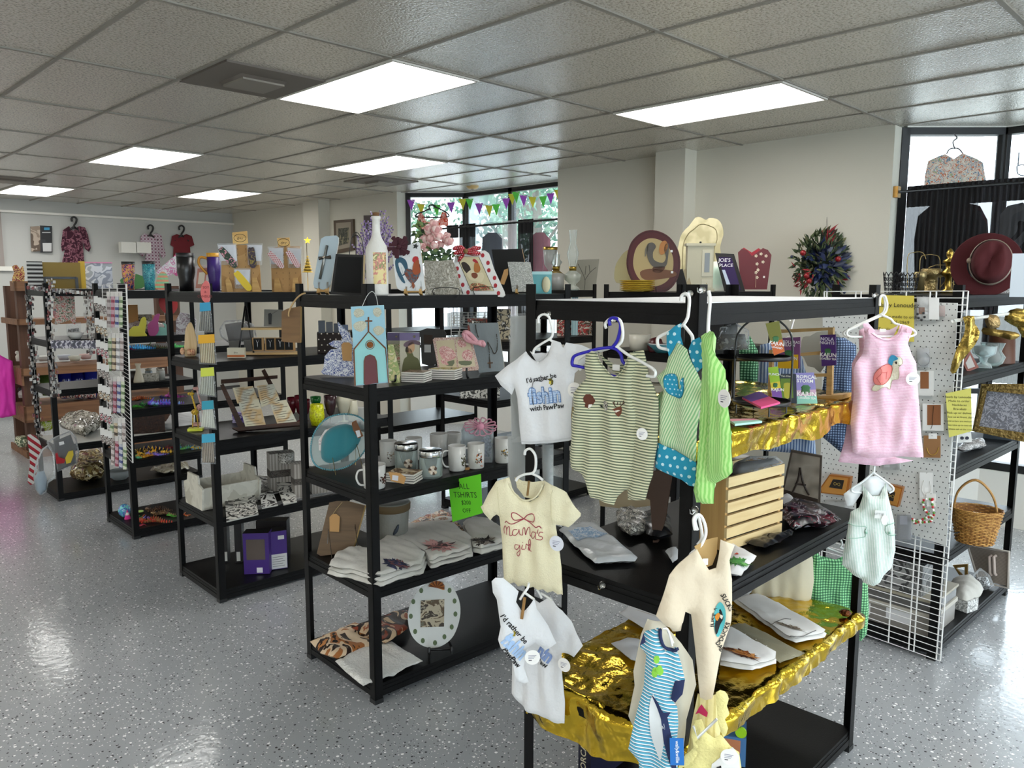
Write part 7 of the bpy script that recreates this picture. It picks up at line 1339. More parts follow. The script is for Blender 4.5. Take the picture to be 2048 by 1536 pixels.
def goblet(label,px,py,r,h,m,stem=True,cup=None):
	pr=[(0,0),(r*.7,0),(r*.2,2),(r*.12,h*.25),(r*.6,h*.35),(r,h*.7),(r*1.05,h),(r*.95,h),(r*.85,h*.7),(0,h*.4)] if stem else [(0,0),(r*.75,0),(r,h*.4),(r*.85,h),(r*.78,h),(r*.9,h*.4),(0,4)]
	return pot('glass',label,'glass',px,py,zt,pr,m,seg=18,part='bowl')
gl=lambda c,n:clear(c,.6,.1,n)
goblet('bright yellow speckled stemless glass right of the scripture easel',635,866,15,42,prnt('yel',['dfe61a','dfe61a','b8b414','e6ec3a'],70,.3),False)
goblet('dark brown wine glass behind the yellow one',662,852,12,56,mat('3a2428',.2)); goblet('cream milk-glass goblet beside the dark one',688,852,14,52,mat('d3cdb6',.3)); goblet('small cream cup with a glass foot beside the goblet',706,856,11,40,mat('cfcab4',.35),False)
goblet('green glass behind the yellow one',632,822,10,30,mat('1f7a34',.2));
for i,(x,h) in enumerate(((585,48),(600,52),(612,44))): goblet('deep red wine glass behind the post, %s'%['left','middle','right'][i],x,842,9,h,mat('6a1c28',.2))
boxy('box_lid','pale box behind the small cream cup','box',722,846,zt,30,.06,22,mat('c9c9c4',.6),0)
# fourth shelf: white crate, tray of tiles, boxes
zq=.502
f=stand(408,1018,zq,38); A=atz(372,985,zq); B2=atz(408,1021,zq); k=f.k; Cw=prnt('wwash',['c4c1b4','d0cdc0','c9c6b9','b5b1a2'],9,.8,2,.4)
t=thing('whitewashed_crate','whitewashed wooden carrier crate with carved handles','crate',M=Matrix.Translation(atz(408,1021,zq))@Matrix.Rotation(math.radians(-2),4,'Z'));
L1=.34; W1=.25; H1=.13
for nm,p in(('side',((0,0,0),(L1,.012,H1))),('side',((0,W1,0),(L1,W1+.012,H1))),('bottom_board',((0,0,0),(L1,W1,.01)))): MB().bx(*p,Cw).build(nm,t)
for x in(-.012,L1):
	b=MB(); b.prism([(0,0),(W1,0),(W1+.02,H1),(W1*.85,H1+.02),(W1*.8,H1+.07),(W1*.2,H1+.07),(W1*.15,H1+.02),(-.02,H1)],0,.012,Cw); o=b.build('end_panel',t); o.matrix_basis=Matrix.Translation((x+.012,0,0))@Matrix.Rotation(PI/2,4,'Z')
Q=atz(453,1038,zq); Mx=UN['C']; I=Mx.inverted(); q=I@Q
t=thing('tile_tray','clear tray edge holding black and white printed tiles','tray',M=Mx@Matrix.Translation((.05,.03,zq))); MB().bx((.03,0,0),(.80,.003,.02),CLR).build('tray_rim',t)
for i,(o,l,c1,h) in enumerate((([(450,1005),(510,1000),(517,1030),(453,1045)],'black and white rose tile at the front left of the tray','rose',.012),([(465,985),(495,980),(515,1003),(480,1008)],'white tile with a dark figure behind the rose tile','fig',.014),([(520,1000),(545,992),(556,1012),(524,1018)],'black tile with white birds in the middle','bird',.016),([(553,985),(585,978),(594,1005),(567,1011)],'white tile with a round dark head print at the right','head',.03),([(505,980),(560,965),(572,982),(515,998)],'dark photographic tile at the back','dk',.012),([(430,985),(462,980),(468,1000),(435,1003)],'dark grey tile behind the crate corner','dk2',.012))):
	pl={'rose':['d0cfc8','1d1c1a','d0cfc8','8a8984'],'fig':['d6d5ce','d6d5ce','2a2a28'],'bird':['121212','d8d8d4','121212'],'head':['d8d7d0','d8d7d0','2a2a2a','d8d7d0'],'dk':['1a1a1a','4a4a48','8a8984','111111'],'dk2':['2a2a2a','6a6a68','1a1a1a']}[c1]
	Wp=[atz(x,y,zq+.004) for x,y in o]; c=sum(Wp,Vector())/4; tt=thing('printed_tile',l,'tile',loc=c); b=MB(); V=[(p.x-c.x,p.y-c.y,h*(0 if j>1 else 2)) for j,p in enumerate(Wp)]; b.add([*V,*[(x,y,z_0+.008) for x,y,z_0 in V]],[(3,2,1,0),(0,1,5,4),(1,2,6,5),(2,3,7,6),(3,0,4,7)],mat('b9b8b2',.5)); b.add([(x,y,z_0+.0082) for x,y,z_0 in V],[(0,1,2,3)],prnt('bw'+c1,pl,11,.35,2,1.5)); b.build('tile',tt)
pile('black_film_roll','black patterned film and leaves spread behind the tiles','wrapping',[(470,965),(520,960),(560,958),(575,975),(520,985),(480,985)],zq,.03,prnt('blf',['101010','3a3a38','8a8880','0c0c0c'],30,.3),fold=.01)
for x,y,w,h,l in((567,985,48,80,'tall grey box with a patterned band at the back of the tile shelf'),(604,998,28,70,'second grey banded box cut by the mug unit post'),(655,985,60,50,'low pale box right of the post on the tile shelf')): boxy('banded_box',l,'box',x,y,zq,w,.10,h,stripe('b0aaa2','8e8780',.02,0,.5),12,lambda b,f,k,w=w,h=h:b.bx((-w*k/2-.001,-.0012,h*k*.4),(w*k/2+.001,.101,h*k*.58),prnt('band',['2a2622','5a544c','3a2a28'],90,.5)))
pot('metal_can','grey openwork candle can on the tall grey box','candle holder',571,925,zq+.19,[(16,0),(17,22),(15,22),(14,2),(0,2)],prnt('can',['8a8780','c9c6c0','5a5750'],60,.4))
wire('wire_rack_low','black wire rack behind the tiles','rack',stand(500,968,zq,-8),[[(453,972),(500,964),(525,958)],[(453,980),(500,972),(525,966)]]+[[(455+i*7,972-i*1.3),(455+i*7,980-i*1.3)] for i in range(10)],K_,.0014)
# bottom shelf: purple boxes
zz=.072
for x,y,w,h,l,y1 in((514,1148,50,84,'purple box with a clear window and oval label on the bottom shelf',0),(558,1138,34,78,'purple box with a white text panel beside the windowed one',0),(545,1118,60,78,'dark box behind the purple boxes',1)):
	f=stand(x,y,zz,-14 if 'text' not in l else 8); k=f.k; t=thing('purple_box' if not y1 else 'dark_box',l,'box',M=f.M); b=MB(); m=mat('43237c' if not y1 else '1b1518',.5); b.bx((-w*k/2,0,0),(w*k/2,.09,h*k),m); b.bx((-w*k/2,0,h*k),(w*k/2,.09,h*k+.001),mat('0e0c12',.5)); b.build('box_body',t)
	if 'window' in l and not y1 and 'oval' in l: b=MB(); b.bx((-w*k*.38,-.001,h*k*.35),(w*k*.35,0,h*k*.85),mat('5a4e48',.25)); b.build('window',t); b=MB(); b.bx((.0,-.001,.008),(.035,0,.04),mat('e3e0e6',.6)); b.build('label_sticker',t)
	elif not y1: b=MB(); b.bx((-w*k*.45,-.001,.004),(w*k*.48,0,h*k*.4),mat('d9d8d6',.6)); [b.bx((-w*k*.35,-.0015,h*k*(.08+.06*j)),(w*k*(.35-.1*(j%2)),-.001,h*k*(.09+.06*j)),mat('5a5a5c',.6)) for j in range(5)]; b.bx((-.0,-.001,h*k*.78),(w*k*.35,0,h*k*.88),mat('d9d8d6',.6)); b.build('text_panel',t)['kind']='stuff'
for x,w in((452,8),(478,14)): boxy('slim_box','slim dark box with a white label %s'%('behind the corner post' if x<460 else 'between post and purple boxes'),'box',x,1125,zz,w,.1,90,mat('191517',.5),-10,lambda b,f,k:b.bx((-4*k,-.001,.01),(3*k,0,.07),mat('c9c9c4',.6)))
# ============================================================ unit D: dragons and the wire panel
def dragon(label,px,py,z,l,c,yaw=0,seed=0,cat='toy dragon',name='toy_dragon'):
	"""jointed spiky toy: a row of shrinking segments with a head and fins"""
	f=stand(px,py,z,yaw); k=f.k; t=thing(name,label,cat,M=f.M); random.seed(seed+1); m=prnt('drg'+''.join(c),c,25,.4,1,.6); b=MB(); n=13; L=l*k
	for i in range(n):
		u=i/(n-1); r=L*.085*(1-.65*abs(u-.35)/.65); x=(-.5+u)*L; y=.02*math.sin(u*6+seed); b.ball((x,y,r),r,m,8,5,sc=(.8,1.1,1))
		for s in(-1,0,1): b.add([(x-r*.4,y+s*r*.5-.002,r*1.4),(x+r*.4,y+s*r*.5-.002,r*1.4),(x+r*.2,y+s*r*1.3,r*3.0),(x,y+s*r*.5+.003,r*1.4)],[(0,1,2),(1,3,2),(3,0,2)],m)
	b.build('segmented_body',t); b=MB(); r=L*.1; b.ball((-.56*L,.01,r*1.2),r,m,8,6,sc=(1.4,.9,.9)); b.cyl((-.55*L,.01,r*1.8),(-.45*L,.01,r*3.2),.004,m,5,.0006); b.cyl((-.55*L,.03,r*1.8),(-.45*L,.035,r*3.0),.004,m,5,.0006); b.build('head',t)
DL=[(262,700,1.36,22,['5a1f5a','8a2a3a','2a1f5a'],'purple and red'),(285,700,1.36,48,['3a9ad8','4fb0e6','2a7ac0'],'bright blue'),(322,698,1.36,40,['1f4a30','4a3a20','2a5a3a'],'dark green and brown'),(362,695,1.36,26,['4fd06a','7ae08a','3ab05a'],'neon green'),
(283,800,.94,40,['c96a30','a84a1c','d98a4a'],'orange'),(274,815,.94,26,['4fc030','2f9a20','8ad860'],'grass green'),(302,812,.94,34,['1f5a30','2f7a3a','18402a'],'forest green'),(338,812,.94,56,['5a6ad8','7a4ac0','8ab0f0'],'blue violet'),(355,795,.94,34,['d040b0','a02a8a','e070c8'],'magenta'),(330,796,.94,18,['2a2468','3a3488','1a1448'],'indigo'),
(276,902,.575,24,['6a6a20','4a4a18','8a8a30'],'olive'),(315,900,.575,40,['1f1f58','2a2a70','14143a'],'navy'),(345,898,.575,22,['8a2430','6a1820','b03a40'],'dark red'),(312,909,.575,80,['d9a020','2a2010','e6b83a'],'yellow and black'),(318,917,.575,36,['6a6ad0','9a70d0','5a9ad8'],'lilac blue'),(282,922,.575,22,['5fc890','7ad8a8','48a878'],'mint'),(298,922,.575,34,['e0a028','c9841c','f0b848'],'amber'),(380,898,.575,36,['6ab060','3a8ab0','c9a030'],'green and blue'),(400,905,.575,28,['58a0d8','d9b030','7ac8c0'],'sky blue and yellow')]
for i,(x,y,z,l,c,nm) in enumerate(DL): dragon('%s spiky jointed toy dragon on the %s shelf of its unit'%(nm,{1.36:'second',.94:'third',.575:'fourth'}[z]),x,y,z,l,c,(-20,10,-5)[i%3],i)
for i,(x,y,l,c,nm) in enumerate(((322,1022,44,['5a3a28','3a241a','7a5a40'],'dark brown'),(315,1047,56,['b03024','8a5a30','c9402c'],'red and tan'),(300,1038,20,['6a58b8','8a7ad0','4a3a98'],'violet'),(348,1033,22,['6ac040','4aa030','8ad860'],'leaf green'),(377,1031,16,['c9602c','e07a3a','a84a20'],'orange'),(283,1052,18,['c03a50','e05a70','9a2a3a'],'crimson'),(283,1036,12,['4ab060','6ad080','3a9050'],'small green'),(330,1030,40,['8a6a48','6a4a30','a88a60'],'tan lobster-like'))): dragon('%s jointed toy on the bottom dragon shelf'%nm,x,y,.072,l,c,-15,30+i,'jointed toy','jointed_toy')
f=stand(250,1040,.072); t=thing('crystal_egg','iridescent teal and purple faceted egg on the bottom dragon shelf','ornament',M=f.M); MB().ball((0,0,.05),.045,prnt('egg2',['3fb0c0','5a78c8','7ad8d8','8a60b8'],25,.15,1,1),8,6,sc=(1,1,1.15)).build('egg',t)
f=stand(256,1048,.072); t=thing('gnome_cone','pink and white striped cone beside the faceted egg','ornament',M=f.M); MB().lathe([(.024,0),(0,.075)],stripe('d0308c','e0dcd8',.05,2,.6),seg=14).build('cone',t)
for i in range(4): f=stand(281,1024+i*3,.072); t=thing('green_slice','lime slice toy %s in its row by the corner post'%['first','second','third','last'][i],'toy',M=f.M@Matrix.Translation((0,0,i*.012))); MB().lathe([(0,0),(.022,0),(.024,.006),(.02,.01),(0,.01)],mat('b8d878',.5)).build('slice',t)
wire('price_tag','white string price tag hanging off the bottom dragon shelf','price tag',Fr(loc('D',.62,-.02,.09),0),[[(374,1030),(380,1038),(384,1042)]],WIRE,.001); f=Fr(loc('D',.62,-.025,.09),0); board('hang_tag','white hexagonal hang tag below the orange jointed toy','tag',f,[(378,1045),(383,1039),(388,1045),(388,1052),(378,1052)],mat('e9e9e9',.6),.001)
gt,gf=gridpanel('wire_grid_panel','white wire grid panel on the end of the dragon unit hung with bagged pencils',.585,[(203,570),(252,568),(265,926),(216,868)],(240,750),44,(0,.3,.62,.97,1),dirn=-90,r=.0016,edge=.003)
cols=[('8a7a78','d0c8c8'),('9a2a4a','c9a0b0'),('3a4a8a','c8ccd8'),('6a8a5a','d8e0c8'),('5a4a3a','e0d0b0'),('8a8a8e','e8e8ea')]
k_=0
for r,(y0,y1) in enumerate(((585,655),(668,742),(755,826),(838,890),(868,930))):
	for c in range(4):
		x=217+c*8+r*2;
		if r==4: x+=0; y0_=y0+c*6; y1_=y1+c*3
		else: y0_,y1_=y0,y1
		f=Fr(atx(x,y0_,.572-.004*c-(.012 if r==4 else 0)),-90,ab=True); t=thing('pencil_packet','clear pencil packet, %s from left in row %s of the wire panel'%(['first','second','third','fourth'][c],['one','two','three','four','five'][r]),'pencil packet',M=f.M); ca,cb=cols[(r*3+c)%6]
		b=MB(); b.prism(f.tr([(x-3,y0_+8),(x+2.4,y0_+8),(x+2.4,y1_),(x-3,y1_)]),0,.006,stripe(cb,ca,.05,2,.6)); b.build('pencils',t); b=MB(); b.prism(f.tr([(x-3.5,y0_-2),(x+3.2,y0_-2),(x+3.2,y0_+8),(x-3.5,y0_+8)]),-.002,.001,mat('e3e2e0',.4)); b.build('header_card',t)
for r in range(7):
	for c in range(3):
		y=592+r*44+c*3; x=190+r*2.2+c*8; f=Fr(atx(x+10,y,.55),-60,ab=True); t=thing('carded_trinket','white trinket card, %s of three in row %s from the top beside the pencils'%(['left','middle','right'][c],['one','two','three','four','five','six','seven'][r]),'carded trinket',M=f.M); b=MB(); b.prism(f.tr([(x-3,y),(x+5,y),(x+5,y+14),(x-3,y+14)]),0,.002,mat('e0e0de',.6)); b.build('card',t); b=MB(); b.prism(f.tr([(x-2,y+14),(x+4,y+14),(x+8,y+30),(x+2,y+30)]),-.004,.003,prnt('trk%d'%(r%3),[['6a5a58','c9c4c0','3a3434'],['8a6a4a','e0dcd0','4a4440'],['9a3a4a','d8d0d0','2a2a2e']][r%3],60,.4)); b.build('trinket',t)
# ============================================================ unit E seen through and beside D
ze=1.362
def bun(label,o,c):
	f=stand(sum(p[0] for p in o)/len(o),673,ze); board('bunny_cutout',label,'bunny ornament',f,o,mat(c,.6),.012,smooth=2,side=mat('d9d4b8',.6),part='bunny_body')
bun('yellow speckled bunny cutout seen through the dragon unit',[(257,672),(259,660),(268,652),(277,652),(281,640),(286,634),(292,636),(293,648),(290,665),(294,672)],'d3cc4a'); bun('magenta bunny cutout behind the yellow and mint ones',[(298,670),(295,650),(305,640),(310,630),(320,628),(316,645),(318,660),(310,672)],'b0508c'); bun('mint bunny cutout at the right of the yellow one',[(304,672),(310,658),(322,654),(330,655),(325,645),(334,650),(340,660),(340,672)],'8ac0b4')
pile('crumpled_packets','crumpled pinkish packets at the back of the bunny shelf','packets',[(250,668),(275,662),(300,662),(330,664),(300,670)],ze,.1,prnt('crp',['b8a8a4','8a7470','d8ccc8','5a4844'],40,.4),fold=.02)
boxy('kraft_box','tan patterned box at the left back of the bunny shelf','box',266,662,ze,22,.1,56,mat('b08048',.7),0); boxy('grey_pail','grey patterned container behind the bunnies','container',290,662,ze,28,.1,36,prnt('pail',['6a6458','8a8478','2a2824'],30,.6),0)
f=Fr(ats(335,665,ze)+Vector((0,.1,0)),0,5); board('red_plate','round red plate standing behind the corner of the scripture unit','plate',f,cr([(318,598),(334,590),(352,598),(355,615),(345,628),(330,626),(320,614)],3),mat('b01c1c',.35),.01)
f=Fr(ats(380,668,ze),-5); board('folded_garments','white and pink crumpled garments with a paper tag right of the red plate','clothes',f,[(352,640),(360,625),(378,628),(392,640),(390,672),(352,672)],prnt('crp2',['d0ccd0','a898a0','e3e0e3','b8b0b4'],20,.8),.05)
zj=.947
t,f=pot('vase','white long-necked vase with a red flower seen through the dragon unit','vase',278,765,zj,[(0,0),(10,0),(10,3),(8,12),(5,22),(4,32),(6,38),(5,38),(0,30)],mat('c9c0aa',.4))
pot('glass_jar','small glass jar with a metal lid, left of the pair behind the white box','jar',298,757,zj,[(0,0),(7,0),(7,14),(5,17),(0,17)],mat('8a9498',.2),(('lid',[(6,16),(7,20),(0,21)],mat('9a9488',.3,.8)),)); pot('glass_jar','glass jar with a metal lid, right of the pair behind the white box','jar',322,760,zj,[(0,0),(8,0),(8,18),(6,21),(0,21)],mat('b0b0a8',.3),(('lid',[(7,19),(8,24),(0,25)],mat('a09a90',.3,.8)),))
boxy('carved_box','whitewashed carved box before the glass jars','box',302,765,zj,30,.08,15,prnt('cvb',['a8a498','c9c6bc','8a867a'],60,.7),0); pot('saucer','white saucer at the right end of the jar shelf','dish',336,758,zj,[(0,0),(8,0),(14,3),(13,4),(0,1)],mat('d3d3cf',.3)); pot('dark_pot','dark pot left of the white vase','pot',266,764,zj,[(0,0),(9,0),(9,22),(8,22),(0,20)],mat('2a211c',.4))
boxy('carved_wood_box','dark carved wooden box on white paper seen through the dragon unit','carved box',298,867,.472,60,.12,40,prnt('cwb',['1c0f0a','3a2014','2a160e','4a2a1a'],60,.5,bump=(60,1)),0); b=MB(); b.bx((.02,.02,.472),(1.2,.59,.475),mat('d6d4ce',.7)); tag(b.build('shelf_liner',None,UN['E']),'white paper liner under the dark carved box','shelf liner')
pile('white_parcel','white and silver plastic parcel right of the carved box','parcel',[(325,862),(345,830),(400,835),(395,862)],.475,.06,mat('c9cbcc',.4),fold=.012)
for l,o,z0,h,c in(('driftwood-like white cloth on the bottom shelf, seen under the dragons',[(300,945),(340,930),(375,932),(380,940),(330,952)],.062,.03,['c9c2ae','a8a08a','d9d4c4']),('large gold and brown dome-lidded tureen in film on the bottom shelf',[(140,965),(150,930),(200,922),(212,935),(210,960),(170,972)],.062,.14,['b09a60','6a5230','d8c898','3a2c1a']),('clear bag of pale jewellery behind the tureen',[(150,922),(165,905),(205,902),(210,918),(190,925)],.062,.12,['a89a90','c9c2bc','6a5a50']),('silver wrapped parcels on the fourth shelf left of the wire panel',[(118,862),(130,845),(165,838),(200,845),(205,860),(170,880)],.475,.10,['8a8678','d0ccc0','5a564a','b8b4a8'])): pile('wrapped_parcel',l,'parcel',o,z0,h,prnt('wr'+c[0],c,8,.16,2,1.5),fold=.03)
pot('glass_bowl','clear glass bowl on the bottom shelf between the dragon unit posts','bowl',240,958,.062,[(0,0),(12,0),(20,8),(22,18),(20,18),(0,3)],clear('dfe6e8',.25,.05,'bowlglass'))
boxy('dark_tray','row of dark patterned packets on the third shelf','packets',160,697,1.2,90,.06,16,prnt('dkp',['1a1824','3a3048','c9c4cc','2a2430'],30,.4),0) if 0 else None
# hanging strings of trinket bags
random.seed(9)
for lab,key,xl,yl,pts in (('string of tiny trinket bags hanging down the left post of the jewellery unit','E',-.02,.60,[(58,590),(62,640),(66,700),(70,760),(75,820),(82,880)]),('string of tiny trinket bags hanging down the front corner post of the jewellery unit','E',-.02,-.03,[(100,560),(102,620),(104,690),(106,740),(110,770),(112,790)]),('row of trinket bags strung along the front top beam of the jewellery unit','E',.3,-.05,[(62,574),(90,579),(120,582),(150,584),(200,588)]),('string of trinket bags hanging inside the jewellery unit, left of the wire panel','E',.4,.0,[(176,590),(178,630),(180,670),(182,705)])):
	f=Fr(loc(key,xl,yl,1.4),0); t=thing('trinket_string',lab,'string of bags',M=f.M); b=MB(); g=MB()
	P=cr(pts,16,False)
	for i,(x,y) in enumerate(P):
		for j in range(2):
			X,Y=f.px(x+random.uniform(-9,9),y+random.uniform(-2,2)); s=random.uniform(.012,.022); b.box((X,random.uniform(-.04,.0),Y),(s,s*.4,s*1.3),mat(random.choice(['c9c8c4','e0dfdc','8a8480','a89c94','4a3c38','b8b4b0','8a4a4a','6a6a70']),.35),rz=random.random()*2)
	tag(b.build('small_bags',t),kind='stuff'); Q=f.tr(pts); g.tube([(x,0,y) for x,y in Q],.0015,WIRE,4); g.build('string',t)
board('floral_garment','cream and coral floral blouse hanging inside the jewellery unit','blouse',Fr(loc('E',.15,.3,1.6),0),[(108,590),(122,583),(135,590),(148,584),(152,640),(150,650),(140,640),(112,650),(106,620)],prnt('fg',['dcd3c8','c96a68','e3dcd0','4a5a38','dcd3c8'],40,.8),.02)
pot('white_bowl','white bowl on the second shelf of the jewellery unit','bowl',152,680,1.362,[(0,0),(8,0),(16,13),(15,13),(0,2)],mat('d9dad8',.3))
bag('zip_bag','zip bag with a purple seal behind the white bowl','bag',Fr(loc('E',.35,.3,1.4),0),[(132,648),(162,644),(160,676),(134,678)],BAGM,[(136,658),(158,656),(157,674),(137,675)],.01,prnt('zb',['a8a8a8','5a5a5a','d0d0d0'],50,.3))
for i in range(5): boxy('dark_packet','dark patterned packet, %s in the row below the white bowl'%['first','second','third','fourth','last'][i],'packet',112+i*20,697,1.362,17,.03,16,prnt('dkp%d'%(i%2),['1a1824','3a3048','c9c4cc','2a2430'][i%2:],30,.4),0)
for i,(x,y,c) in enumerate(((88,722,'cfcfca'),(128,720,'c9d0dc'),(150,722,'c9c8b8'),(172,718,'d8b8b4'))): pot('small_dish',['white cup behind the left string of bags','blue and white dish','large pale plate','pink-edged sugar bowl'][i]+' on the wooden display shelf','dish',x,y+0,.955,[(0,0),(8,0),(12,10),(11,10),(0,2)],mat(c,.4))
# E top
for n_,l,x,w,h,m in(('gold_box','flat gold box propped up on top of the jewellery unit',122,72,52,mat('8a7024',.5,.1)),('magazine_stack','stack of black and white boxes left of the gold box',72,27,54,stripe('c9cac8','2a2a2a',.035,2,.5)),('yellow_box','narrow yellow box right of the gold box',166,11,54,mat('d8b430',.5)),('drawer_organizer','clear plastic drawer organizer with a pink lid',196,54,50,prnt('drw',['b8bcc8','8a90a0','d6d8e0','a0a4ac'],12,.3,1,.3)),('teal_packet','teal packet left of the stacked boxes',54,8,44,mat('3f9a8c',.5))):
	t,f=boxy(n_,l,'box',x,565+ (0 if n_!='gold_box' else -8),zb,w,.09 if n_!='gold_box' else .03,h,m,0)
	if 'organizer' in n_: MB().bx((-w*f.k/2-.004,-.004,h*f.k),(w*f.k/2+.004,.094,h*f.k+.012),mat('d98ab0',.4)).build('lid',t)
	if n_=='gold_box':
		for s in(-1,1): MB().bx((s*28*f.k-.012,-.02,-.0),(s*28*f.k+.012,-.004,.10),K_).build('stand_leg',t)
		MB().bx((-28*f.k,-.02,.085),(28*f.k,-.004,.105),K_).build('stand_bar',t)
board('winged_ornament','small gold winged figure with a red back at the left edge','ornament',Fr(Vector((.75,4.72,1.86)),0),[(24,565),(28,545),(24,533),(34,530),(40,538),(46,532),(49,562)],prnt('ang',['c9a050','8a1c24','d8b868','701820'],30,.4),.04,smooth=2)
# wooden display shelving behind
A=atz(56,918,0); M=Matrix.Translation(A)@Matrix.Rotation(-.02,4,'Z'); r=thing('wooden_display_shelf','brown wooden tiered display shelf behind the jewellery unit','shelves',M=M); BW=wood('6e4a30','8a6242',14,0); BD=wood('4a2e1e','5c3c28',14,2)
for z0,z1_ in((0,.07),(.38,.55),(.77,.95),(1.40,1.46),(1.75,1.85)):
	L=1.7 if z0<1.7 else .25; b=MB(); b.bx((0,0,z1_-.08 if z0==.77 else z0),(L,.02,z1_),BW); b.bx((0,0,z0),(.02,.75 if z0<1.7 else .2,z1_),BW); b.bx((.02,.02,z1_-.03),(L,.74 if z0<1.7 else .2,z1_-.015),BW); b.build('shelf_tier',r)
for x,y in((.03,.10),(.03,.6),(1.6,.1),(1.6,.6)): MB().bx((x,y,0),(x+.09,y+.09,1.8),BD).build('upright',r)
def onw(n_,l,cat,px,py,z,w,h,m,d=.08): return boxy(n_,l,cat,px,py,z,w,d,h,m,0)
for i,(x,c) in enumerate(((132,'14207c'),(158,'0f1a6a'),(184,'1a2a90'))): f=Fr(aty(x,796,4.98),0); t=thing('cobalt_glass','cobalt blue glass vase, %s of three on the wooden shelf'%['left','middle','right'][i],'glass vase',M=f.M); k=f.k; MB().lathe([(0,0),(9*k,0),(12*k,30*k),(13*k,58*k),(12*k,58*k),(0,4*k)],mat(c,.12,coat=.6),seg=16).build('vase_body',t)
f=Fr(aty(98,790,4.98),0); t=thing('green_glass','green glass bowl left of the cobalt vases','glass bowl',M=f.M); MB().lathe([(0,0),(.06,0),(.10,.30),(0,.02)],mat('4f6a34',.15),seg=16).build('bowl',t)
for i in range(6): f=Fr(aty(126+i*12,795,4.80),0); t=thing('painted_tumbler','small dark and red printed glass, number %s from the left under the cobalt vases'%['one','two','three','four','five','six'][i],'glass',M=f.M); MB().lathe([(0,0),(.03,0),(.033,.09),(0,.09)],prnt('pt%d'%(i%2),[['1a1a1c','c9c4c0','7a2028'],['b8302c','e0d8d0','2a2a2c']][i%2],40,.3),seg=12).build('glass_body',t)
for l,c,x,y,s in(('green and yellow glass bird bowl low on the wooden shelf','a8c02c',92,860,.09),('clear yellow glass dish low at the right of the wooden shelf','c9b030',186,850,.07),('stoneware jar of green marbles at the foot of the wooden shelf','5a6a50',47,893,.08)): f=Fr(aty(x,y,4.85),0); t=thing('glass_dish',l,'dish',M=f.M); MB().lathe([(0,0),(s*.6,0),(s,s*.8),(s*.8,s*1.4),(0,s*1.3)],prnt('gd'+c,[c,'e0e0c0',c],30,.2),seg=14).build('dish_body',t)
for i,(x,y) in enumerate(((40,722),(55,722),(45,795),(60,803))): f=Fr(aty(x,y,4.95),0); t=thing('figurine',['white cup and figurine at the left end','small white jug beside it','white and black dog figurine','dark blue ornament'][i]+' of the wooden shelf','figurine',M=f.M); b=MB(); b.lathe([(0,0),(.035,0),(.04,.05),(.02,.08),(0,.09)],mat(['d0ccc0','d8d4cc','c9c4bc','1f2a5a'][i],.4),seg=12); b.ball((-.02,0,.09),.02,mat(['d0ccc0','d8d4cc','2a2a2a','1f2a5a'][i],.4)); b.build('figurine_body',t)
# things hanging on E's front left: red lattice, bagged toy
f=Fr(loc('E',-.08,-.0,.9),0); z3=Z(0,860,4.532)
board('lattice_ornament','red and white lattice cutout leaning at the aisle end','ornament',Fr(loc('E',-.12,.5,.5),0),z3((250,45),(330,60),(370,130),(380,200),(350,280),(310,485),(250,470),(270,330),(265,200)),stripe('b02030','dcd8d4',.05,0,.5,ang=45,c3='8a1a24'),.012,smooth=2)
bag('bagged_toy','puffy silver-blue toy in clear plastic with a red seam hanging at the aisle end','bagged toy',Fr(loc('E',-.12,.1,.6),0),z3((300,420),(330,270),(380,170),(440,130),(490,200),(510,330),(500,440),(440,480),(420,570),(360,600),(320,540)),BAGM,z3((315,430),(340,380),(400,370),(425,440),(420,540),(365,590),(325,540)),.05,mat('9aacb8',.3),seed=3)
f=Fr(loc('E',-.06,-.02,.7),0); g=bag('bagged_toy','black bag of red and yellow felt toys hanging at the aisle end','bagged toy',f,z3((415,110),(500,60),(640,5),(690,60),(720,200),(700,310),(520,380),(500,250),(460,180)),BAGM,z3((500,100),(640,40),(680,150),(690,300),(530,370),(510,220)),.03,mat('1c1c20',.5),seed=4)
ff=Fr(loc('E',-.08,-.06,.7),0); b=MB(); b.prism(ff.tr(z3((500,210),(520,200),(530,240),(590,260),(580,295),(510,300))),-.03,-.02,mat('a81c28',.8)); b.prism(ff.tr(z3((590,250),(620,190),(660,180),(665,220),(640,290),(600,300))),-.03,-.02,mat('d0b838',.8)); b.prism(ff.tr(z3((532,102),(575,92),(582,118),(538,132))),-.05,-.049,mat('e6e6e6',.6)); o=b.build('felt_pieces',None); o.parent=g; o.matrix_basis=g.matrix_basis.inverted()@ff.M; o['kind']='stuff'
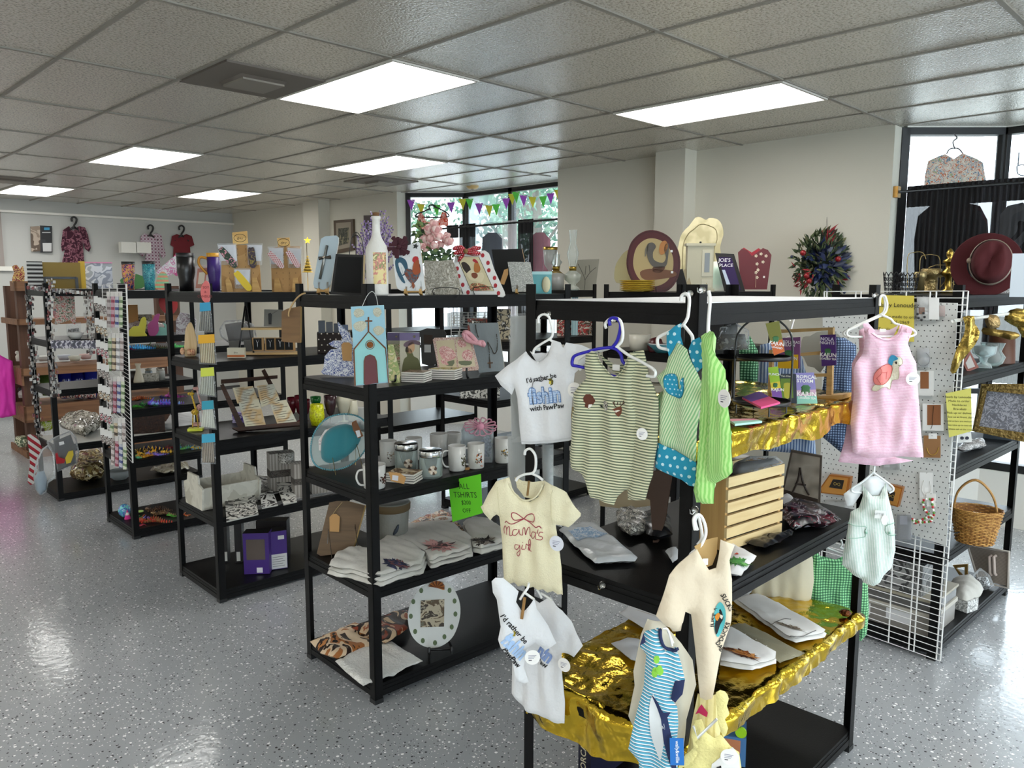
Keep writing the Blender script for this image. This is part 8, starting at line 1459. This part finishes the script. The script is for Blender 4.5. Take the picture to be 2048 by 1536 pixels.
# left edge
pt,_=garment('pink_dress','long hot-pink dress hanging at the left edge','dress',Fr(Vector((.35,5.0,1.35)),0),[(-20,712),(0,710),(15,718),(25,722),(30,760),(32,830),(5,836),(-30,830),(-40,740)],mat('e63ab8',.7),fold=.03,th=.03)
t=thing('clothed_table','table under a maroon cloth at the left edge','table',M=Matrix.Translation((.25,5.9,0))); MB().bx((-1.2,0,.62),(.55,.7,.80),mat('5a1f34',.8)).build('table_cloth',t)
for x in(-1.1,.45): MB().bx((x,.05,0),(x+.05,.1,.62),DARK).build('leg',t)
for l,X,Yy,Z0,w,h,c in(('heap of pale and blue garments on the maroon table',-.1,6.2,.80,.9,.45,['c9c4c8','8a98b0','dcd8d8','b8a8b0']),('white trimmed garments at the front of the maroon table',.1,5.95,.80,.5,.3,['d3d0cc','a8a49c','e3e1dc'])): f=Fr(Vector((X,Yy,Z0)),0); t=thing('garment_heap',l,'clothes',M=f.M); b=MB(); Cloth(b,cr([(-w/2,0),(w/2,0),(w/2,h*.7),(w*.2,h),(-w*.3,h*.9),(-w/2,h*.6)],3),prnt('gh'+c[0],c,8,.9),th=.12,fold=.03,ew=.1,step=.03); b.build('garments',t)
# ============================================================ tops of the units behind (H, I) and what shows between
UNLV['H']=UNLV['I']=UNLV['J']=UNLV['G']=UNLV['B']
def onH(px,key,v,z=1.782):
	"""the point on a unit's shelf, fraction v of its depth back, on the sight line of picture column px"""
	M=UN[key]; I=M.inverted(); d=ray(px,580); a=I@C0; e=I.to_3x3()@d; t=(v*.61-a.y)/e.y; p=M@Vector((min(1.18,max(.04,a.x+e.x*t)),v*.61,z)); return p
f=Fr(onH(1306,'H',.45),0,8); k=f.k; t=thing('rooster_plate','large oval burgundy-rimmed plate painted with a rooster, on a wire stand','plate',M=f.M); O=cr(f.tr([(1253,520),(1262,485),(1285,464),(1312,461),(1340,475),(1358,505),(1360,540),(1348,570),(1325,586),(1300,588),(1272,572),(1257,548)]),4)
cx=sum(p[0] for p in O)/len(O); cz=sum(p[1] for p in O)/len(O); sc=lambda s:[(cx+(x-cx)*s,cz+(z-cz)*s) for x,z in O]
b=MB(); b.prism(O,0,.012,prnt('rim',['4a1a1e','5c2428','42161a'],60,.4,2,.5)); b.prism(sc(.74),-.002,-.0015,prnt('plc',['a89468','b09c70','8f7d54'],6,.4,2,0)); b.prism(sc(.97),-.006,0,mat('3a1216',.4)); b.prism(sc(.93),-.0065,-.006,mat('4a1a1e',.4)); b.prism(sc(.745),-.0075,-.0065,mat('a89468',.4))
for o,c in (([(1296,488),(1306,486),(1312,494),(1306,505),(1308,520),(1325,526),(1332,515),(1328,500),(1332,488),(1338,490),(1336,515),(1332,532),(1318,538),(1304,532),(1296,518),(1293,500)],'55504a'),([(1296,488),(1290,500),(1290,515),(1296,500)],'6a6456'),([(1322,486),(1331,482),(1336,492),(1331,505),(1322,510),(1318,500)],'a8703c'),([(1306,535),(1330,534),(1322,545),(1308,545)],'5a3a2a'),([(1280,545),(1300,538),(1345,542),(1352,552),(1325,558),(1290,560)],'6a4630')):
	b.prism(cr(f.tr(o),3),-.0095,-.0075,mat(c,.6))
b.build('plate_face',t)
for x,y in((1344,545),(1343,503)): X,Y=f.px(x,y); MB().box((X,-.012,Y),(.014,.001,.014),mat('e6e6e4',.6)).build('price_sticker',t)
for x in(1293,1312): X,Y=f.px(x,592); MB().tube(cr([(X,-.03,.03),(X,-.032,.008),(X,0,.003),(X,.05,.003),(X,.04,.10)],3,False),.002,K_,5).build('stand_wire',t)
for i in range(6): p=onH(1252,'H',.6); t=thing('gold_plate','yellow gilt plate in the stack left of the rooster plate, %s'%['lowest','second','third','fourth','fifth','top'][i],'plate',loc=p+Vector((0,0,i*.012))); MB().lathe([(0,.002),(.08,0),(.115,.012),(.116,.014),(.08,.004),(0,.005)],mat('bfa23a',.35,.3),seg=26).build('plate_dish',t)
f=Fr(onH(1245,'H',.85),-6,6); board('shell_platter','pale gilt shell-edged platter behind the yellow plates','platter',f,[(1232,565),(1230,535),(1240,515),(1252,502),(1262,505),(1268,560)],mat('b5ac84',.35,.4),.01,smooth=3)
f=Fr(onH(1400,'H',.9),0,8); t=board('scalloped_tray','tall antique cream scalloped tray behind the little cabinet','tray',f,[(1353,560),(1357,490),(1365,465),(1378,452),(1390,436),(1400,434),(1412,440),(1418,436),(1434,438),(1444,450),(1447,470),(1440,495),(1440,560)],prnt('tray',['b8ae86','c2b892','a89e78'],8,.35,2,0),.012,lambda b,f:(fline(b,f,[(1365,555),(1366,495),(1375,470),(1388,458),(1402,448),(1420,452),(1432,460),(1434,480),(1428,500),(1428,555)],mat('8a7f58',.4,.3),.003,-.003)),smooth=2)
f=Fr(onH(1400,'H',.35),12); k=f.k; t=thing('mini_cabinet','small cream six-sided wooden cabinet with a glass door','cabinet',M=f.M); CB=mat('b9b298',.5)
b=MB(); b.prism([(0,0)]*0 or [(-27*k,0),(25*k,0),(25*k,92*k),(-27*k,92*k)],0,.06,CB); b.bx((-30*k,-.008,90*k),(28*k,.07,95*k),CB); b.bx((-30*k,-.008,0),(28*k,.07,6*k),CB); b.build('cabinet_body',t); b=MB(); b.bx((2*k,-.004,30*k),(22*k,0,82*k),mat('c4bea6',.5)); b.bx((7*k,-.006,38*k),(17*k,-.004,76*k),mat('5a5c58',.1)); b.build('door',t); b=MB(); b.bx((2*k,-.004,8*k),(22*k,0,24*k),mat('c4bea6',.5)); b.ball((12*k,-.008,16*k),.003,BRASS,6,4); b.build('drawer',t); b=MB(); b.ball((0,.03,97*k),.008,K_,8,5); b.build('finial',t)
f=Fr(onH(1462,'H',.4),-8,14)
t=board('sign_frame',"black ornate frame lettered JOE'S PLACE",'sign',f,[(1430,506),(1468,508),(1492,588),(1450,588)],K_,.012,lambda b,f:(face(b,f,[(1437,514),(1463,515),(1482,580),(1456,580)],mat('32264a',.2),-.002),ftext(b,f,"JOE'S",mat('d8d4dc',.5),1449,524,8,-.004,rot=0),ftext(b,f,'PLACE',mat('d8d4dc',.5),1452,534,7,-.004),face(b,f,[(1444,540),(1450,540),(1464,578),(1456,578)],mat('a8b4c4',.2),-.003)))
f=Fr(onH(1512,'H',.55),4); k=f.k; t=thing('planter','red tapered planter with a scalloped rim and painted white flowers','planter',M=f.M); RP=mat('5e121b',.4)
for nm,o,y0 in(('front_panel',[(1482,579),(1534,579),(1543,510),(1536,500),(1526,496),(1514,505),(1504,512),(1494,500),(1484,497),(1476,505)],0),('back_panel',[(1490,575),(1530,575),(1536,505),(1520,495),(1506,504),(1490,494),(1482,500)],.10)): b=MB(); b.prism(f.tr(o),y0,y0+.008,RP if y0==0 else mat('a02030',.4)); b.build(nm,t)
b=MB(); b.bx((-26*k,0,0),(-24*k,.1,60*k),RP); b.bx((22*k,0,0),(24*k,.1,60*k),RP); b.bx((-26*k,0,0),(24*k,.1,.01),RP); b.build('side_panels',t) if 0 else None
b=MB();
for x,y in((1512,512),(1522,508),(1532,512),(1514,528),(1526,524),(1512,545),(1516,540),(1514,555)):
	X,Y=f.px(x,y)
	for a in range(5): b.ball((X+.007*math.cos(a*1.26),-.002,Y+.007*math.sin(a*1.26)),.005,mat('d8c8b0',.6),6,4,sc=(1,.2,1))
b.tube([(x,-.001,y) for x,y in f.tr([(1511,575),(1512,550),(1516,530)])],.0012,mat('c9b090',.6),4); tag(b.build('painted_flowers',t),kind='stuff'); b=MB(); X,Y=f.px(1528,554); b.box((X,-.002,Y),(.013,.001,.015),mat('e0dcd4',.6)); b.build('price_sticker',t)
p=onH(1466,'H',.75); f=Fr(p+Vector((0,0,.12)),0); t=thing('lamp_glass','white and mint ribbed glass shade behind the black frame','lamp shade',M=f.M); k=f.k; MB().lathe([(22*k,-.12),(20*k,0),(18*k,26*k),(17*k,26*k)],prnt('shd',['c9d6c8','d6d8c8','b8d0bc'],5,.3,1,0),seg=20).build('shade',t)
for x,w,c,l in((1345,14,'a89a7c','small angel picture leaning by the mini cabinet'),(1334,16,'1a1a1a','row of dark books behind the rooster plate')): f=Fr(onH(x+18,'H',.5),-10,10); board('small_picture' if x==1345 else 'book_row',l,'picture',f,[(x+15,540),(x+15+w,538),(x+28+w,586),(x+22,588)],mat(c,.5),.012)
p=onH(1446,'H',.15);
# wreath on the wall
f=Fr(atx(1643,530,4.68),35); k=f.k; t=thing('christmas_wreath','bushy green, blue and red decorated wreath hung on the wall between pillar and window','wreath',M=f.M); random.seed(21)
for nm,cols_,n,l0,w in(('pine_sprigs',('2a3a22','3c4a2a','55603a','1f2c1c','6a6a48'),620,.075,.011),('blue_ribbon',('141c38','1c2850'),90,.10,.022),('red_sprigs',('7a1a22','94262c'),110,.09,.008),('blue_berries',('1a2444','26345c'),0,0,0)):
	b=MB()
	for i in range(n):
		a=random.random()*2*PI; rr=(62 if nm!='blue_ribbon' else 34)*k*math.sqrt(random.random());
		if nm=='red_sprigs': a=random.choice((1.45,-.25,3.6,-.9))+random.gauss(0,.16); rr=random.uniform(35,66)*k
		x,z=rr*math.cos(a)*.95,rr*math.sin(a)*1.0; d=Vector((math.cos(a+random.gauss(0,.5)),random.uniform(-.9,.1),math.sin(a+random.gauss(0,.5)))); leaf(b,(x,-.12*(1-(rr/(64*k))**2)*random.random(),z),d,l0*random.uniform(.6,1.2),w,mat(random.choice(cols_),.8 if nm!='blue_ribbon' else .35),(0,-1,.3))
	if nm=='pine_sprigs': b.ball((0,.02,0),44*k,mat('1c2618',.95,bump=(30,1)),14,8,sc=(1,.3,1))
	if nm=='blue_berries':
		for i in range(26): b.ball((random.gauss(0,26)*k,-.1*random.random()-.03,random.gauss(-4,24)*k),.012,mat('1a2444',.3),6,4)
	tag(b.build(nm,t),kind='stuff')
for x,y in((1586,507),(1655,519),(1593,552),(1598,562)): X,Y=f.px(x,y); MB().ball((X,-.13,Y),.022,mat('8a1c20',.15,.2),12,8).build('red_bauble',t)
MB().tube([(x,0,y) for x,y in f.tr([(1655,470),(1654,434),(1652,470)])],.002,K_,4).build('hanging_wire',t)
# I top: lamps and jars
def lamp(label,px,v,h,col,key='I'):
	p=onH(px,key,v); f=Fr(p); k=f.k; t=thing('oil_lamp',label,'oil lamp',M=f.M); G=clear('eef2f0',.2,.04,'lampglass'); MB().lathe([(0,0),(15*k,0),(13*k,4*k),(5*k,10*k),(16*k,20*k),(17*k,30*k),(6*k,38*k),(0,38*k)],clear(col,.35,.06,'lampbase'+col),seg=18).build('font',t); MB().lathe([(0,38*k),(7*k,38*k),(8*k,46*k),(0,46*k)],BRASS,seg=12).build('burner',t); MB().lathe([(7*k,46*k),(12*k,(46+(h-46)*.35)*k),(6*k,(46+(h-46)*.65)*k),(8*k,h*k)],G,seg=18).build('chimney',t)
lamp('clear oil lamp with a tall chimney right of the teal jar, before the wall',1145,.3,118,'e0e4dc'); lamp('squat oil lamp with an amber font beside the grey canister',1124,.7,70,'c9b070','I')
pot_=lambda n,l,c,px,v,prof,m,key='I',parts=():(lambda f,t:[MB().lathe([(r*f.k,h*f.k) for r,h in pp],mm).build(pn,t) for pn,pp,mm in (('vessel',prof,m),)+tuple(parts)])(*(lambda f:(f,thing(n,l,c,M=f.M)))(Fr(onH(px,key,v))))
pot_('canister','grey lidded canister beside the teal glass jar','canister',1113,.4,[(0,0),(15,0),(15,32),(0,34)],mat('8f8f8a',.3))
pot_('goblet_lamp','glass candle goblet with a metal rim, tallest of two by the canister','candle holder',1100,.8,[(0,0),(10,0),(3,4),(3,36),(12,50),(14,80),(12,80),(4,52),(0,50)],clear('e6e8e6',.3,.05,'gobletglass'),parts=(('metal_rim',[(14,78),(15,84),(13,84)],BRASS),))
f=Fr(onH(1172,'I',.55),-6,4); board('tree_painting','small grey canvas of a bare tree beside the tall oil lamp','painting',f,[(1150,520),(1198,518),(1190,583),(1152,583)],mat('8a877a',.6),.02,lambda b,f:[fline(b,f,l,mat('2c2620',.6),.0018) for l in([(1168,582),(1170,560),(1162,540),(1156,528)],[(1170,560),(1180,545),(1192,535)],[(1170,550),(1172,532)],[(1180,545),(1178,530)])])
f=Fr(onH(1050,'I',.8),0);
boxy_=lambda n,l,c,px,v,z,w,d,h,m,key='H':(lambda f,t:MB().bx((-w*f.k/2,0,0),(w*f.k/2,d,h*f.k),m).build('body',t))(*(lambda f:(f,thing(n,l,c,M=f.M)))(Fr(onH(px,key,v,z))))
# H second shelf seen between the hangers; more units' goods
RO=prnt('rosem',['d9d4c4','b8302c','4a3a28','d9d4c4','8a5a30'],22,.6,3,1.5)
for x,w,h,c,l in((1128,26,42,RO,'cream board with red flowers seen behind the fishing tee, left piece'),(1178,46,42,RO,'cream board with red flowers seen above the blue hanger'),(1150,13,90,stripe('8fb4bc','b8d0d2',.02,0),'pale blue ribbed strip between the flowered boards')): boxy_('painted_board',l,'board',x,.2,1.397,w,.02,h,c,'I')
pot_('ribbed_dish','teal ruffled dish behind the striped romper','dish',1290,.3,[(0,0),(14,0),(30,16),(28,16),(0,3)],mat('2a6a74',.3),'H') if 0 else None
for n_,l,px,v,prof,c in(('ruffled_dish','teal ruffled dish seen behind the striped romper',1290,.25,[(0,0),(14,0),(32,17),(30,17),(0,3)],'2a6a74'),('red_jar','dark red beaded jar behind the blue hanger hook',1228,.35,[(0,0),(12,0),(16,12),(12,26),(0,30)],'4a1418'),('cream_pot','cream pot with handles behind the romper hanger',1282,.6,[(0,0),(20,0),(22,32),(20,32),(0,3)],'c9c4b4'),('orange_bowl','amber carved bowl above the teal dish',1300,.6,[(0,0),(16,0),(26,18),(24,18),(0,3)],'9a5a2c'),('glass_bowl','cut glass bowl right of the teal dish',1322,.3,[(0,0),(10,0),(22,18),(20,18),(0,3)],'c9ccca')): f=Fr(onH(px,'H',v,1.397)); t=thing(n_,l,'dish',M=f.M); MB().lathe([(r*f.k,h*f.k) for r,h in prof],mat(c,.3),seg=20).build('vessel',t)
for x,v,z,w,h,c,l in((1290,.3,.952,120,70,'a09a88','large tan carton behind the whale outfit'),(1200,.5,.952,60,40,'2a2622','dark chest behind the striped romper'),(1430,.5,1.397,50,70,'1c1a1a','black appliance behind the lime dress'),(1130,.5,.537,60,50,'8a8a86','grey box low behind the cream top')): boxy_('storage_box',l,'box',x,v,z,w,.2,h,mat(c,.6),'H')
for key,zz_,items in (('I',1.397,((925,60,44,'6a2a1c','red-brown carved lattice box under the mug unit beam'),(885,30,40,'8f9a90','grey-green ginger jar'),(1005,40,60,'b5a88c','tan book bundle'))),('I',.952,((830,100,34,'c4c2ba','white ledge of cloths'),(980,40,30,'2a2a2c','dark pot and tags'),(1060,40,40,'6a7040','olive hanging cloth'))),('I',.537,((860,70,22,'9aa6b0','blue and white shallow carton'),(930,30,28,'2f2f31','black kettle shape'))),('J',1.397,((660,60,40,'b8b0a0','pale stationery box'),(705,40,36,'c9502c','orange and red balloon packet'),(560,40,36,'d8d0d4','pink-white toy box'),(610,44,36,'3a3c38','dark patterned tin'))),('J',.952,((575,80,56,'9a9892','black and white wrapped panel'),(640,50,40,'7a2030','red vases seen through the scripture unit'),(500,34,34,'5a4a3c','small framed item')))):
	for x,w,h,c,l in items: boxy_('shop_goods','%s on the far %s shelf'%(l,{1.397:'upper',.952:'middle',.537:'low'}[zz_]),'goods',x,.3,zz_,w*.8,.10,h,prnt('sg'+c,[c,c,'2a2824','c9c6bc'],30,.6,2,.8),key)
# wire rack strips seen under the top beam
gt,gf=gridpanel('wire_grid_panel','white wire grid rack of carded items seen behind the rosary canvas',None,[(903,625),(985,625),(985,700),(903,700)],(940,690),14,(0,.2,.4,.6,.8,1),Y=.2,dirn=0)
for i in range(8): f=Fr(aty(908+i*10,640+(i%2)*30,.17),0,ab=True); t=thing('price_card','white card on the far wire rack, number %s from the left'%['one','two','three','four','five','six','seven','eight'][i],'card',M=f.M); MB().box((0,0,0),(.02,.002,.06),mat('dcdcd8',.6)).build('card',t)
# ============================================================ walls: clothes, pictures, signs
YW=8.10
def wallf(px,py): return Fr(aty(px,py,YW),0,ab=True)
def blackhang(l,f,c,y,w=14):
	hanger(l,f,[[(c-4,y-14),(c-5,y-20),(c,y-23),(c+5,y-19),(c+4,y-12),(c,y-6),(c,y)],[(c,y-4),(c-w,y+8)],[(c,y-4),(c+w,y+8)]],K_,.014,y=-.01)
for l,cx,y,O,m,n_ in(('maroon floral long-sleeved blouse on the back wall',148,457,[(138,452),(146,462),(158,452),(170,455),(176,470),(182,495),(178,504),(170,498),(165,480),(168,520),(175,540),(120,540),(130,500),(134,480),(132,500),(124,503),(122,490),(126,460)],prnt('mfl',['3a1224','3a1224','8a5a68','4a1a2c'],18,.9,2,1),'blouse'),('pale plaid ruffled dress on the back wall',301,473,[(290,466),(300,472),(312,466),(322,470),(332,510),(326,518),(318,505),(322,540),(288,540),(292,505),(286,514),(279,508),(282,472)],gingham('b8a4b0','c9bcc4','8a5a70',.05),'plaid_dress'),('plain dull red tee on the back wall',363,474,[(354,468),(363,472),(373,468),(383,472),(389,490),(380,494),(382,520),(346,520),(347,494),(341,490),(344,472)],mat('6e2028',.9),'tshirt')):
	f=wallf(cx,y); t,_=garment(n_,l,'clothes',f,O,m,fold=.02,th=.02,step=.05); blackhang('black hanger of the '+l.split(' on ')[0],f,cx,y)
f=wallf(262,497); t=thing('emergency_light','cream two-headed emergency light on the back wall','light fixture',M=f.M); b=MB(); b.prism(f.tr([(241,489),(281,489),(281,503),(241,503)]),-.12,.02,mat('c4bfa4',.5)); b.build('housing',t)
for x in(247,276): b=MB(); X,Y=f.px(x,496); b.box((X,-.18,Y),(.22,.12,.16),mat('d8d8d0',.5)); b.build('lamp_head',t)
f=wallf(84,475);
for o,c,l in(([(61,453),(80,452),(81,502),(63,503)],['8a7a6a','b0a090','5a4a3c'],'brown photographic poster on the back wall, left of the black one'),([(80,451),(104,452),(105,505),(81,505)],['151518','151518','2a2a2e'],'black lettered poster with a white notice on the back wall')): board('poster',l,'poster',f,o,prnt('po'+c[0],c,5,.5),.01,(lambda b,f:(face(b,f,[(85,486),(103,486),(103,503),(86,503)],mat('c9c9c9',.6),-.004),face(b,f,[(88,455),(99,455),(99,460),(88,460)],mat('3a8fb8',.6),-.004),face(b,f,[(84,464),(101,464),(101,466),(84,466)],mat('b8b8b8',.6),-.004))) if c[0]=='151518' else None,part='sheet')
f=Fr(atx(687,472,4.77),-90,ab=True); board('wall_picture','brown framed print on the far right wall','picture',f,[(667,441),(706,438),(707,500),(669,508)],mat('4a3a28',.4),.03,lambda b,f:(face(b,f,[(672,446),(702,444),(702,494),(674,500)],mat('8a8070',.6),-.003),face(b,f,[(677,457),(698,455),(698,486),(678,492)],prnt('wp',['4a4a3a','2a2c20','7a7458'],12,.6),-.006)),part='frame_and_mount')
f=Fr(atx(738,445,4.77),-90,ab=True); board('wall_picture','dark picture on the far right wall, partly behind the lavender','picture',f,[(727,431),(750,430),(750,462),(728,463)],mat('2a1410',.5),.03,part='frame_and_mount')
# ============================================================ far window bay: bunting, curtains, hanging outfit
bn=[(822,400,'a44fc4'),(842,408,'d9cf3a'),(873,410,'5ed14a'),(902,405,'a44fc4'),(925,398,'d9cf3a'),(939,398,'5ed14a'),(958,407,'a44fc4'),(978,411,'d9cf3a'),(992,409,'5ed14a'),(1012,397,'a44fc4'),(1024,388,'d9cf3a'),(1032,384,'5ed14a'),(1047,391,'a44fc4'),(1065,394,'d9cf3a'),(1086,393,'5ed14a'),(1101,387,'a44fc4'),(1116,380,'d9cf3a')]
cn={'a44fc4':'purple','d9cf3a':'yellow','5ed14a':'green'}; ordn=['first','second','third','fourth','fifth','sixth']; cnt={}
def baypt(x,y):
	p=atx(x,y,5.30) if x>935 else None
	if p is None: u=(935-x)/115; q=Vector((5.30-.45*u,0,0)); p=atx(x,y,q.x)
	return p
P=[baypt(x,y) for x,y,_ in bn]; t=thing('bunting_string','thin string of the pennant bunting across the far window bay','string',loc=P[0]); MB().tube(cr([p-P[0] for p in P],3,False),.003,WIRE,4).build('cord',t)
for (x,y,c),p in zip(bn,P):
	cnt[c]=cnt.get(c,0)+1; f=Fr(p,0); s=f.k; t=thing('pennant','%s pennant of the window bunting, %s %s one from the left'%(cn[c],ordn[cnt[c]-1],cn[c]),'pennant',M=f.M); b=MB(); b.prism([(-8*s,0),(8*s,1*s),(1*s,-22*s)],0,.002,mat(c,.7)); b.build('felt',t)
R2=atx(893,457,4.90); R3=atx(1118,438,4.90)
rd=thing('curtain_rod','black curtain rod across the far window bay','curtain rod',loc=R2); MB().tube([(0,.5,0),(0,.2,0),tuple(R3-R2),(0,(R3-R2).y-.3,0)],.012,K_,8).build('rod',rd)
yv=lambda x:atx(x,450,4.90).y
for i,(a,b_,c,al,l) in enumerate(((893,918,'2a2a2e',.7,'dark sheer curtain at the left of the far window rod'),(918,952,'0f0f11',.95,'black opaque curtain left of centre on the far rod'),(952,1004,'5a5a60',.4,'grey sheer curtain in the middle of the far rod'),(1004,1036,'e6e2e6',.55,'white sheer curtain on the far rod'),(1036,1068,'0f0f11',.96,'black opaque curtain right of centre on the far rod'),(1068,1120,'5a5a60',.4,'grey sheer curtain at the right end of the far rod'))): curtain(l,(4.9,yv(a),R2.z),(4.9,yv(b_)+.01,R2.z),1.35,sheer(c,al),max(5,(b_-a)//4),seed=9+i)
f=Fr(atx(865,440,5.0),0); hanger('black hanger with a floral halter outfit in the far window',f,[[(861,421),(858,412),(866,410),(872,414)],[(858,418),(845,424),(834,428),(835,434),(892,434),(896,428),(884,420),(866,412)]],K_,.010)
garment('floral_outfit','coral floral halter outfit hung in the far window','outfit',f,[(834,432),(842,424),(848,432),(852,442),(866,446),(878,440),(884,424),(892,424),(897,440),(896,456),(888,450),(880,452),(866,470),(848,466),(838,452)],thin(prnt('cf',['e6d8d0','d9705a','f0e4dc','c9503c','e0a890'],22,.8),.6),fold=.01,th=.012,step=.03)
for i,(x,c,l) in enumerate(((985,'3f4a54','blue-grey garment behind the grey far curtain'),(1080,'c9808c','pink garment behind the right far curtain'))): f=Fr(atx(x,500,5.02),0); garment('hung_garment',l,'clothes',f,[(x-20,475),(x-8,465),(x+8,465),(x+20,478),(x+26,560),(x-24,560)],mat(c,.8),fold=.02,th=.02,step=.06)
# ============================================================ outside: trees beyond the glass
random.seed(33)
def tree(label,x,y,h,r,cols):
	t=thing('leafy_tree',label,'tree',loc=(x,y,-.3)); b=MB(); b.tube(cr([(0,0,0),(.1,.05,h*.4),(0,.1,h*.75)],3,False),.13,mat('6b6458',.9),8)
	for i in range(6): a=i*1.05; b.tube([(0,.1,h*(.4+.05*i)),(r*.7*math.cos(a),r*.7*math.sin(a),h*(.62+.05*i))],[.05,.015],mat('6b6458',.9),5)
	b.build('trunk',t); b=MB()
	for i in range(1500):
		a,c=random.random()*2*PI,random.uniform(-1,1); rr=r*random.random()**.4; s=math.sqrt(1-c*c); p=(rr*s*math.cos(a),rr*s*math.sin(a),h*.72+rr*c*.9); leaf(b,p,(random.uniform(-1,1),random.uniform(-1,1),random.uniform(-1,1)),random.uniform(.12,.25),.05,mat(random.choice(cols),.8))
	tag(b.build('crown',t),kind='stuff')
tree('green tree outside the far window bay, leftmost pane',11.2,7.2,6.5,1.9,('3f6a54','5a8468','7a9a80')); tree('green tree outside the middle of the far window bay',13.6,10.2,6.0,1.8,('4a7460','5f8870')); tree('pale green tree outside the right pane of the far window bay',12.2,13.3,6.6,1.4,('567d66','739478'))
struct('ground',MB().bx((5.9,-30,-.32),(60,40,-.3),mat('9a9a94',.9)))
